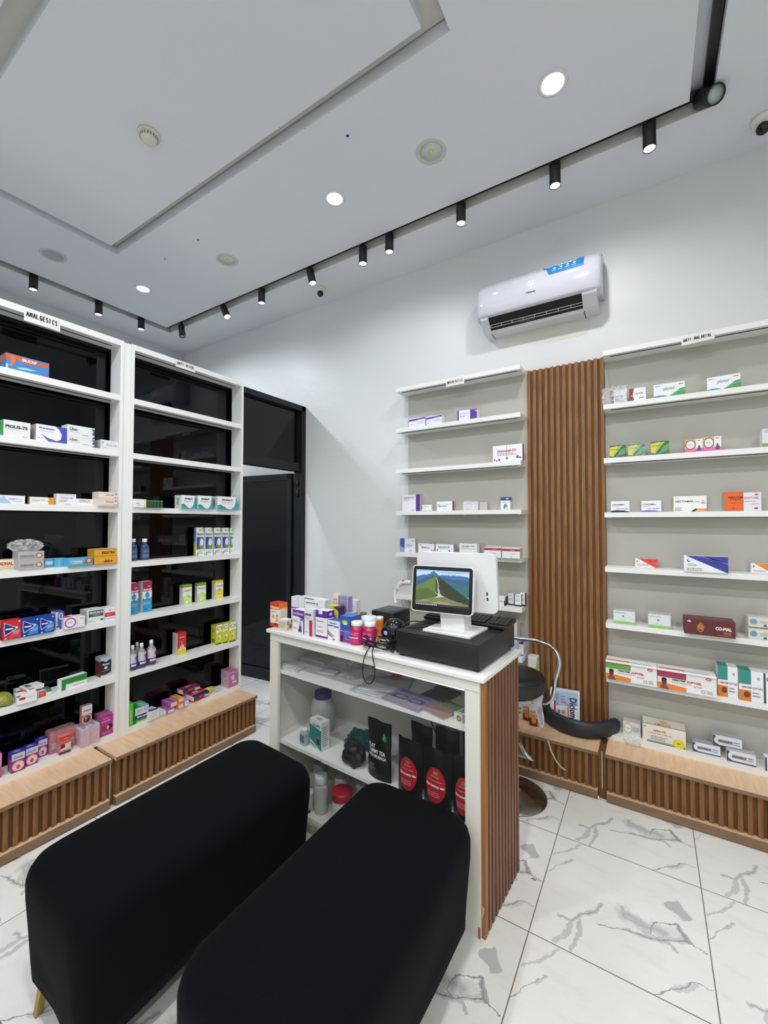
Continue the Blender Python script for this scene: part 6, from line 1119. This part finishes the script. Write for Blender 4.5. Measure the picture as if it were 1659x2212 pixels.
cb(734, 757, 1390, 1333.5, .075, 'tall blue and purple carton with a green sun on it, beside the pink bottles', '#2E5EB0', [('r', 0, 0, 1, .42, '#8A2A8E'), ('r', .42, .2, 1, .42, '#3E7AC8'), ('e', .5, .76, .28, .10, '#9AC83A'), ('e', .5, .73, .2, .06, '#E4E87A'), ('t', .15, .52, .85, .60, 'Alphabetic', '#5A6AC0'), ('p', [(.1, 0), (.3, 0), (.28, .2), (.2, .28), (.1, .2)], '#1A1024'), ('t', .5, .1, .9, .16, '30 tabs', '#E0B0E0'), ('r', 0, .42, 1, .435, '#C8D8F0')], side=[('r', 0, 0, 1, 1, '#2A4E94')], top=[('r', 0, 0, 1, 1, '#3E76C4')])
b1 = cb(722, 736, 1352, 1326.5, .06, 'low pinkish carton in the back row carrying two upright ones', '#C49AA4', [('l', .2, .3, .8, .7, 2, '#A87A84')], v=.20)
hz = max(v.co.z for v in b1.data.vertices)
b2 = cb(736.5, 757, 1352, 1326, .06, 'low lilac carton in the back row behind the blue and purple one', '#B8A8C0', v=.20)
cb(718.5, 730, None, 1285, .035, 'upright cream carton with red marks standing in the back row', '#E8E0D4', [('t', .1, .70, .9, .78, 'Otrivin', '#C83A3A', 0, .04), ('o', .5, .55, .4, .06, .25, '#C8645A'), ('l', .1, .2, .9, .4, 3, '#BBA')], v=.215, z0=hz+.0003)
cb(731.5, 752, None, 1290, .035, 'upright lilac foil-like packet carton in the back row', '#9A8AB4', [('t', .15, .70, .85, .76, 'Ventolin', '#D8D0E8', .1), ('p', [(.15, .2), (.8, .2), (.6, .5), (.4, .55)], '#7A6AA4'), ('r', .85, 0, 1, 1, '#B4A6C8')], v=.215, z0=max(v.co.z for v in b2.data.vertices)+.0003)
cb(710, 731, 1345, 1312, .05, 'yellow and purple carton lying behind the open-topped purple one', '#4A2A6E', [('p', [(0, .6), (.5, .75), (1, .5), (1, .85), (.4, 1), (0, 1)], '#D8D02E'), ('p', [(0, .35), (.6, .5), (1, .3), (1, .4), (.5, .62), (0, .5)], '#D8A82E')], v=.145, top=[('r', 0, 0, .6, 1, '#D8D83A')])
cb(756, 769.5, 1345, 1297.5, .035, 'upright white carton with a bar code, right in the back row', '#DEDFE0', [('l', .1, .1, .85, .85, 8, '#AAA'), ('r', .78, .15, .95, .5, '#555')], v=.25)
BT = [(0, 0), (.86, 0), (.98, .03), (1, .08), (1, .60), (.96, .68), (.80, .76), (.72, .78), (.72, .84)]
def cbottle(px, yb, yt, wpx, label, body, cap, lab, ncap, prof=BT, v=None, group=None, name='pill_bottle', hint='bottle'):
    z = 1.0003; u, v_, _ = oncz(px, yb-5, z) if v is None else (0, v, 0); u = oncv(px, yb, v_)[0]; h = oncv(px, yt+2, v_)[2]-z; r_ = (oncv(px+wpx/2, yb, v_)[0]-oncv(px-wpx/2, yb, v_)[0])/2
    return make_bottle(label, cw(u, v_, z), TH+.3, r_, h, prof, body, cap, lab, group, ncap, name, hint=hint)
RB_ = M('#B01838', .12, coat=.5); WC = M('#E8EAEC', .35)
PKL = (.10, .66, '#B8206A', [('t', .2, .74, .75, .84, 'Hair Skin', '#E890B8', 0, .03), ('t', .2, .62, .7, .71, 'Nails', '#E8A0C0', 0, .03), ('r', .12, .36, .72, .46, '#E8DCE4'), ('t', .2, .38, .6, .44, 'Gummies', '#A83A6A'), ('l', .2, .12, .7, .24, 2, '#D870A0')])
cbottle(770.6, 1395, 1339.5, 24.6, 'left of two crimson gummy bottles with white caps at the counter front', RB_, WC, PKL, (.76, .82), group='crimson gummy bottles')
cbottle(799, 1397.5, 1341, 25, 'right of two crimson gummy bottles with white caps, beside the cable coil', RB_, WC, PKL, (.76, .82), group='crimson gummy bottles')
cbottle(819.3, 1383, 1329.5, 14.5, 'slim orange tablet tube with a white cap', M('#E0761E', .25), WC, (.04, .84, '#E0761E', [('t', .3, .5, .7, .66, 'Vit C', '#F4C89A', .2), ('e', .5, .22, .22, .08, '#E8A83A'), ('p', [(.15, 0), (.8, 0), (.7, .12), (.3, .1)], '#5A8A3A')]), (1.0, .88), prof=[(0, 0), (.96, 0), (1, .02), (1, .88)], name='tablet_tube', hint='tablet tube')
cbottle(785, 1345, 1321, 16, 'clear bottle with an olive green cap in the back row of the counter', M('#B8C2C4', .12), M('#5A5E34', .4), None, (.7, .70), prof=[(0, 0), (1, 0), (1, .5), (.9, .62), (.6, .7)], v=.24)
cbottle(797, 1356, 1329, 27, 'lilac round tub with a white cap behind the crimson bottles', M('#A89AC0', .25), M('#E2E4E8', .35), None, (1.0, .66), prof=[(0, 0), (.98, 0), (1, .04), (1, .66)], v=.18, name='tablet_tub')
# ================================================================= GOODS INSIDE THE COUNTER
ZU, ZL, ZB = .778, .396, .068
PAP = M('#C9CDD0', .6)
def sheet(label, u, v, w, d, rot, col='#D4D6D8', th=.004, z=ZU, name='paper_sheet', cat='paper', art=(), group=None, bend=.006):
    b = MB(); N = 6; vs = []; fs = []; rr = random.Random(int(u*1000))
    for layer in (0, 1):
        for i in range(N+1):
            for j in range(N+1):
                x = (i/N-.5)*w; y = (j/N-.5)*d; vs.append((x, y, layer*th+bend*(.5+.5*pnoise(Vector((x*14+u*9, y*14, 3))))))
    n2 = (N+1)**2
    for i in range(N):
        for j in range(N):
            a = i*(N+1)+j; fs += [(a, a+1, a+N+2, a+N+1), (n2+a, n2+a+N+1, n2+a+N+2, n2+a+1)]
    for i in range(N):
        fs += [(i*(N+1), (i+1)*(N+1), n2+(i+1)*(N+1), n2+i*(N+1)), (i*(N+1)+N, n2+i*(N+1)+N, n2+(i+1)*(N+1)+N, (i+1)*(N+1)+N), (i, n2+i, n2+i+1, i+1), (N*(N+1)+i, N*(N+1)+i+1, n2+N*(N+1)+i+1, n2+N*(N+1)+i)]
    b.add(vs, fs, M(col, .55), True)
    if art: draw(b, lambda uu, vv, e: ((uu-.5)*w, (vv-.5)*d, th+bend+.0006+e), [('r', 0, 0, 1, 1, col)]+list(art))
    return tag(b.build(name, None, cw(u, v, z+.0005), TH+rot), label, cat, group)
def upx(px, py, z=ZU): u, v, _ = oncz(px, py, z); return u, v
for i, (px, py, s, nm) in enumerate(((655, 1437, (.13, .07), 'long folded white plastic parcel at the left of the upper counter shelf'), (690, 1418, (.16, .09), 'flat white plastic parcel behind the folded one on the upper counter shelf'))):
    u, v = upx(px, py); b = crumple_box(s[0]*1.4, .014, s[1]*1.4, .006, M('#C4C9C8', .3), (0, 0, 0), 8, i*7); tag(b.build('plastic_parcel', None, cw(u-.03+.05*i, .045 if i == 0 else .22, ZU+.0004), TH+.1), nm, 'parcel')
u, v = upx(708, 1456); sheet('small stack of folded white leaflets on the upper counter shelf', u, v+.01, .10, .07, .25, '#C9CED2', .010, name='leaflet_stack', cat='leaflets')
u, v = upx(752, 1465); o = blob(.045, .04, .012, .5, FILM, 5, 2, True, 4, True).build('plastic_bag', None, cw(u, v+.01, ZU+.0004), TH); tag(o, 'crumpled clear bag between the leaflets and the writing pad inside the counter', 'plastic bag')
u, v = upx(775, 1430); o = blob(.10, .07, .035, .35, FILM, 7, 1.8, True, 4, True).build('plastic_bag', None, cw(u, min(v, .30), ZU+.0004), TH); tag(o, 'large crumpled clear bag at the back of the upper counter shelf', 'plastic bag')
u, v = upx(815, 1475); sheet('grey writing pad lying askew under the scissors', -.60, .20, .24, .19, .35, '#BFC2C4', .006, name='writing_pad', cat='notepad')
u, v = upx(845, 1492); sheet('loose white sheet sticking out from under the writing pad', u-.05, .085, .24, .08, .05, '#C6CAD0', .0012)
u, v = upx(868, 1500); sheet('loose white sheet between the writing pad and the booklets', u+.03, .12, .14, .12, .1, '#BFC4C8', .0012)
u, v = upx(905, 1502); sheet('purple and blue printed booklet with a goggles picture on the upper counter shelf', -.412, .115, .215, .15, -.1, '#9C9ABA', .005, name='booklet', cat='booklet', art=[('r', 0, 0, 1, .45, '#A898A8'), ('r', .1, .32, .45, .6, '#6A6478'), ('r', .55, .32, .9, .6, '#6A6478'), ('e', .3, .46, .14, .1, '#A8A8C0'), ('e', .7, .46, .14, .1, '#A8A8C0'), ('r', .1, .78, .9, .88, '#6A70A8'), ('l', .1, .05, .9, .22, 2, '#B0A8B8')], bend=.003)
u, v = upx(955, 1518); sheet('pinkish green printed magazine beside the purple booklet', -.265, .130, .19, .15, -.25, '#B0A8A0', .004, name='magazine', cat='magazine', art=[('r', 0, .6, 1, 1, '#8AA070'), ('r', 0, 0, 1, .35, '#B08A88'), ('e', .5, .4, .25, .15, '#A8A0A0')], bend=.003)
u, v = upx(975, 1490); sheet('dark grey folder at the back right of the upper counter shelf', u-.01, .25, .13, .16, -.1, '#4E5054', .008, name='folder', cat='folder', bend=.003)
u, v = upx(985, 1553); carton('long white carton with an olive end badge at the right inside the counter', cw(-.135, .055, ZU+.0004), TH-.25, .043, .034, .14, '#D8DAD6', [('e', .62, .5, .3, .36, '#6A6A34'), ('e', .62, .5, .2, .22, '#B0A858')], top=[('t', .2, .1, .8, .6, 'SO', '#6A7A9A'), ('r', .1, .75, .9, .95, '#7A8A4A')])
b = MB(); b.box((-.06, 0, 0), (.06, .10, .003), M('#8A8468', .6)); tag(b.build('card', None, cw(-.13, .045, ZU-.0), TH), 'brown card under the olive-badged carton inside the counter', 'card') if False else None
# scissors
u, v = upx(848, 1462); t = thing('scissors', 'scissors with orange handles lying on the writing pad', 'scissors', cw(-.635, .275, ZU+.0185), TH+.25)
b = MB(); b.prism([(-.075, -.004, 0), (.0, -.006, 0), (.012, .0, 0), (.0, .004, 0)], (0, 0, .0025), M('#B8BCC0', .25, 1)); b.prism([(-.075, .006, .0026), (.0, -.001, .0026), (.012, .004, .0026), (.0, .008, .0026)], (0, 0, .0022), M('#B8BCC0', .25, 1)); b.build('blade', t)
for s_ in (-1, 1):
    b = MB(); b.tube([(.008+.030+.026*math.cos(a), s_*.013+.011*math.sin(a), .003) for a in [2*PI*i/12 for i in range(12)]], .0038, M('#C05A2E', .4), 8, close=True, smooth=2); b.build('handle', t)
# lower shelf
def lpx(px, py, z=ZL): u, v, _ = oncz(px, py, z); return u, v
u, v = lpx(683, 1560); make_bottle('large translucent white jar with a purple lid at the back of the lower counter shelf', cw(-1.10, .26, ZL+.0004), TH, .068, .22, [(0, 0), (.95, 0), (1, .03), (1, .62), (.9, .74), (.66, .82), (.66, .86)], M('#B9BCB8', .35), M('#3A2E7A', .4), None, None, (.72, .83), 'plastic_jar', hint='jar')
u0, v0 = lpx(658, 1607); u1, v1 = lpx(689.5, 1625)
w_ = .085; hh = .145
carton('white and teal blood glucose meter carton standing on the lower counter shelf', cw(-.975, .075, ZL+.0004), TH-.12, .098, .150, .055, '#DCDEDC', [('p', [(0, .30), (0, .82), (1, .72), (1, .02)], '#0E8072'), ('p', [(.60, .22), (.84, .20), (.86, .54), (.62, .58)], '#14181E'), ('p', [(.65, .42), (.81, .40), (.81, .52), (.66, .54)], '#8A9496'), ('t', .3, .80, .9, .90, 'On Call Plus', '#5A6064', .2, .03), ('p', [(.05, .2), (.5, .1), (.55, .06), (.1, .14)], '#1A1A1E')], side=[('l', .15, .15, .85, .85, 9, '#7A7E80')], top=[('e', .5, .5, .2, .2, '#C8A82E')])
t = thing('test_strip_box', 'small clear box of test strips with a white lid beside the glucose meter carton', 'box', cw(-1.062, .06, ZL+.0004), TH-.1)
b = MB(); b.box((-.022, 0, 0), (.022, .04, .068), M('#9FB0B0', .15), bev=.003); b.box((-.016, -.0006, .018), (.016, .001, .055), M('#4E6468', .3)); b.build('case', t)
b = MB(); b.lathe([(.016, .068), (.019, .07), (.019, .084), (.012, .09), (0, .091)], M('#D4D8D8', .35), 24, (0, .02, 0)); b.build('lid', t)
b = MB(); o = crumple_box(.15, .05, .12, .012, M('#17565A', .25), (0, 0, 0), 9, 4); tag(o.build('glove_packet', None, cw(-.78, .20, ZL+.0004), TH+.35), 'folded dark teal plastic packet on the lower counter shelf', 'packet')
o = blob(.062, .05, .062, .25, M('#12120F', .5), 2, 1.9, True, 4).build('black_bag', None, cw(-.72, .09, ZL+.0004), TH); tag(o, 'scrunched-up black plastic bag beside the tea pouch inside the counter', 'bag')
b = MB(); tag(sheet('white sheet of paper behind the scrunched black bag on the lower counter shelf', -.63, .20, .10, .12, .1, '#BFC3CA', .0015, ZL), None)
PCH = M('#060607', .38, spec=.35)
def pouch(label, u, v, w, h, rz, art, seed, group=None, d=.05, lean=0):
    t = thing('tea_pouch', label, 'pouch', cw(u, v, ZL+.0004), TH+rz, group)
    b = MB(); NX, NZ = 20, 18; vs = []; fs = []
    def P_(i, j, s):
        a = i/NX-.5; q = j/NZ; dep = d/2*(max(0, math.cos(PI*a))**.8)*max(.02, (1-q)**.55); x = a*w*(1-.03*math.sin(PI*q)); z = q*h+.008*pnoise(Vector((a*3, seed, 1)))*q
        return (x, -s*dep+.004*pnoise(Vector((x*22, z*22, seed)))*(.3+q)+lean*q, z)
    for s in (1, -1):
        o_ = len(vs)
        for j in range(NZ+1):
            for i in range(NX+1): vs.append(P_(i, j, s))
        for j in range(NZ):
            for i in range(NX):
                a = o_+j*(NX+1)+i; f = (a, a+1, a+NX+2, a+NX+1); fs.append(f if s > 0 else f[::-1])
    b.add(vs, fs, PCH, True); b.build('pouch_body', t)
    k = MB()
    def fm(uu, vv, e):
        a = uu-.5; q = vv; x = a*w; dep = d/2*(max(0, math.cos(PI*a))**.8)*max(.02, (1-q)**.55); return (x, -dep-.0025-e+.004*pnoise(Vector((x*22, q*h*22, seed)))*(.3+q)+lean*q, q*h)
    fm.curved = 1; draw(k, fm, art, e0=.0008, de=.0003); k.build('printed_label', t); return t
pouch('upright black stand-up pouch lettered FLAT TUMMY TEA with a green leaf', -.555, .080, .150, .265, -.10, [('t', .12, .52, .42, .585, 'FLAT', '#E8E8E8', 0, .03), ('t', .12, .435, .82, .505, 'TUMMY TEA', '#E8E8E8', 0, .03), ('t', .12, .36, .86, .42, 'WITH MORINGA', '#E8E8E8', 0, .02), ('p', [(.70, .72), (.76, .84), (.82, .74), (.78, .70)], '#2E9A4A'), ('p', [(.76, .72), (.84, .80), (.84, .71), (.79, .68)], '#1E7A3A'), ('l', .12, .14, .5, .26, 4, '#7A7C80')], 1, d=.045)
RL = [('e', .5, .40, .36, .30, '#B0162A'), ('r', .42, .58, .58, .64, '#8A7A3A'), ('t', .36, .53, .64, .56, 'Flat Tummy', '#E8C8C8'), ('t', .26, .46, .74, .49, '15 days detox', '#E8B0B4', .1), ('t', .18, .36, .82, .42, 'flat tummy tea', '#F4F0F0', .1, .04), ('l', .25, .20, .75, .30, 3, '#E89AA0')]
for i, (u, v, w, h, nm) in enumerate(((-.375, .066, .130, .235, 'left'), (-.236, .064, .136, .235, 'middle'), (-.108, .064, .108, .24, 'right'))):
    pouch(nm+' of the three front black tea pouches with round red labels', u, v, w, h, -.05, RL, 3+i, 'black tea pouches with red labels')
for i, (u, v, w, h, nm) in enumerate(((-.365, .15, .12, .275, 'left'), (-.235, .155, .12, .29, 'middle'), (-.112, .16, .10, .30, 'right'))):
    pouch(nm+' black pouch in the rear row behind the red-labelled tea pouches', u, v, w, h, .08*(i-1), [('e', .5, .3, .01, .01, '#111214')], 8+i, 'black pouches in the rear row')
b = MB(); b.tube([cw(-.52, .395, ZU-.02), cw(-.50, .39, .70), cw(-.47, .385, .62), cw(-.44, .38, .56), cw(-.40, .38, .50)], .003, M('#0E0E10', .4), 8); tag(b.build('power_cable'), 'black cable hanging down the counter back behind the tea pouches', 'cable')
b = MB(); b.tube([cw(-.24, .395, ZU-.02), cw(-.235, .39, .72), cw(-.225, .388, .68)], .003, M('#0E0E10', .4), 8); tag(b.build('power_cable'), 'short black cable hanging under the upper counter shelf near the right end', 'cable')
# bottom of the counter
for i, (u, v, r_, h, cap, nm) in enumerate(((-.955, .10, .036, .19, '#C8CACC', 'white bottle with a ribbed white cap nearest the left bench, in the counter bottom'), (-.90, .20, .038, .20, '#8E9092', 'shaded white bottle behind the ribbed one in the counter bottom'), (-.80, .090, .050, .175, '#9C1024', 'white tub with a wide red lid in the counter bottom'), (-.72, .17, .042, .20, '#9A9894', 'round grey-white tub behind the red-lidded one in the counter bottom'), (-1.03, .17, .040, .20, '#8A8C8C', 'shaded white bottle at the far left of the counter bottom'), (-1.02, .066, .030, .10, '#D4D6D6', 'short white bottle with a dark green foot in front in the counter bottom'))):
    make_bottle(nm, cw(u, v, ZB+.0004), TH, r_, h, [(0, 0), (.96, 0), (1, .03), (1, .72), (.9, .78)], M('#C2C4C2', .4), M(cap, .45), (.0, .18, '#1E4A40', [('l', .2, .2, .8, .8, 1, '#567')]) if i == 5 else None, None, (.95 if i != 2 else 1.06, .78), 'pill_bottle' if i != 2 else 'supplement_tub')
P = onz(1153, 1899, 0); b = MB(); b.prism([(-.012, -.006, 0), (.008, -.008, 0), (.013, .004, 0), (-.004, .007, 0)], (0, 0, .0012), M('#C88A68', .6)); tag(b.build('paper_scrap', None, (P[0], P[1], .0004)), 'tiny orange paper scrap on the marble floor right of the counter', 'scrap')
# ================================================================= WORLD / VIEW
wd = bpy.data.worlds.new('world'); SC.world = wd; wd.use_nodes = True
wd.node_tree.nodes['Background'].inputs[0].default_value = (.5, .52, .55, 1); wd.node_tree.nodes['Background'].inputs[1].default_value = .02
SC.view_settings.view_transform = 'Standard'; SC.view_settings.look = 'None'; SC.view_settings.gamma = 1; SC.view_settings.use_curve_mapping = False
SC.view_settings.exposure = EXPO
SC.cycles.max_bounces = 7; SC.cycles.diffuse_bounces = 4; SC.cycles.glossy_bounces = 3; SC.cycles.use_adaptive_sampling = True; SC.cycles.adaptive_threshold = .08; SC.cycles.transparent_max_bounces = 10
SC.cycles.use_denoising = True; SC.cycles.sample_clamp_indirect = 4; SC.cycles.caustics_reflective = False; SC.cycles.caustics_refractive = False
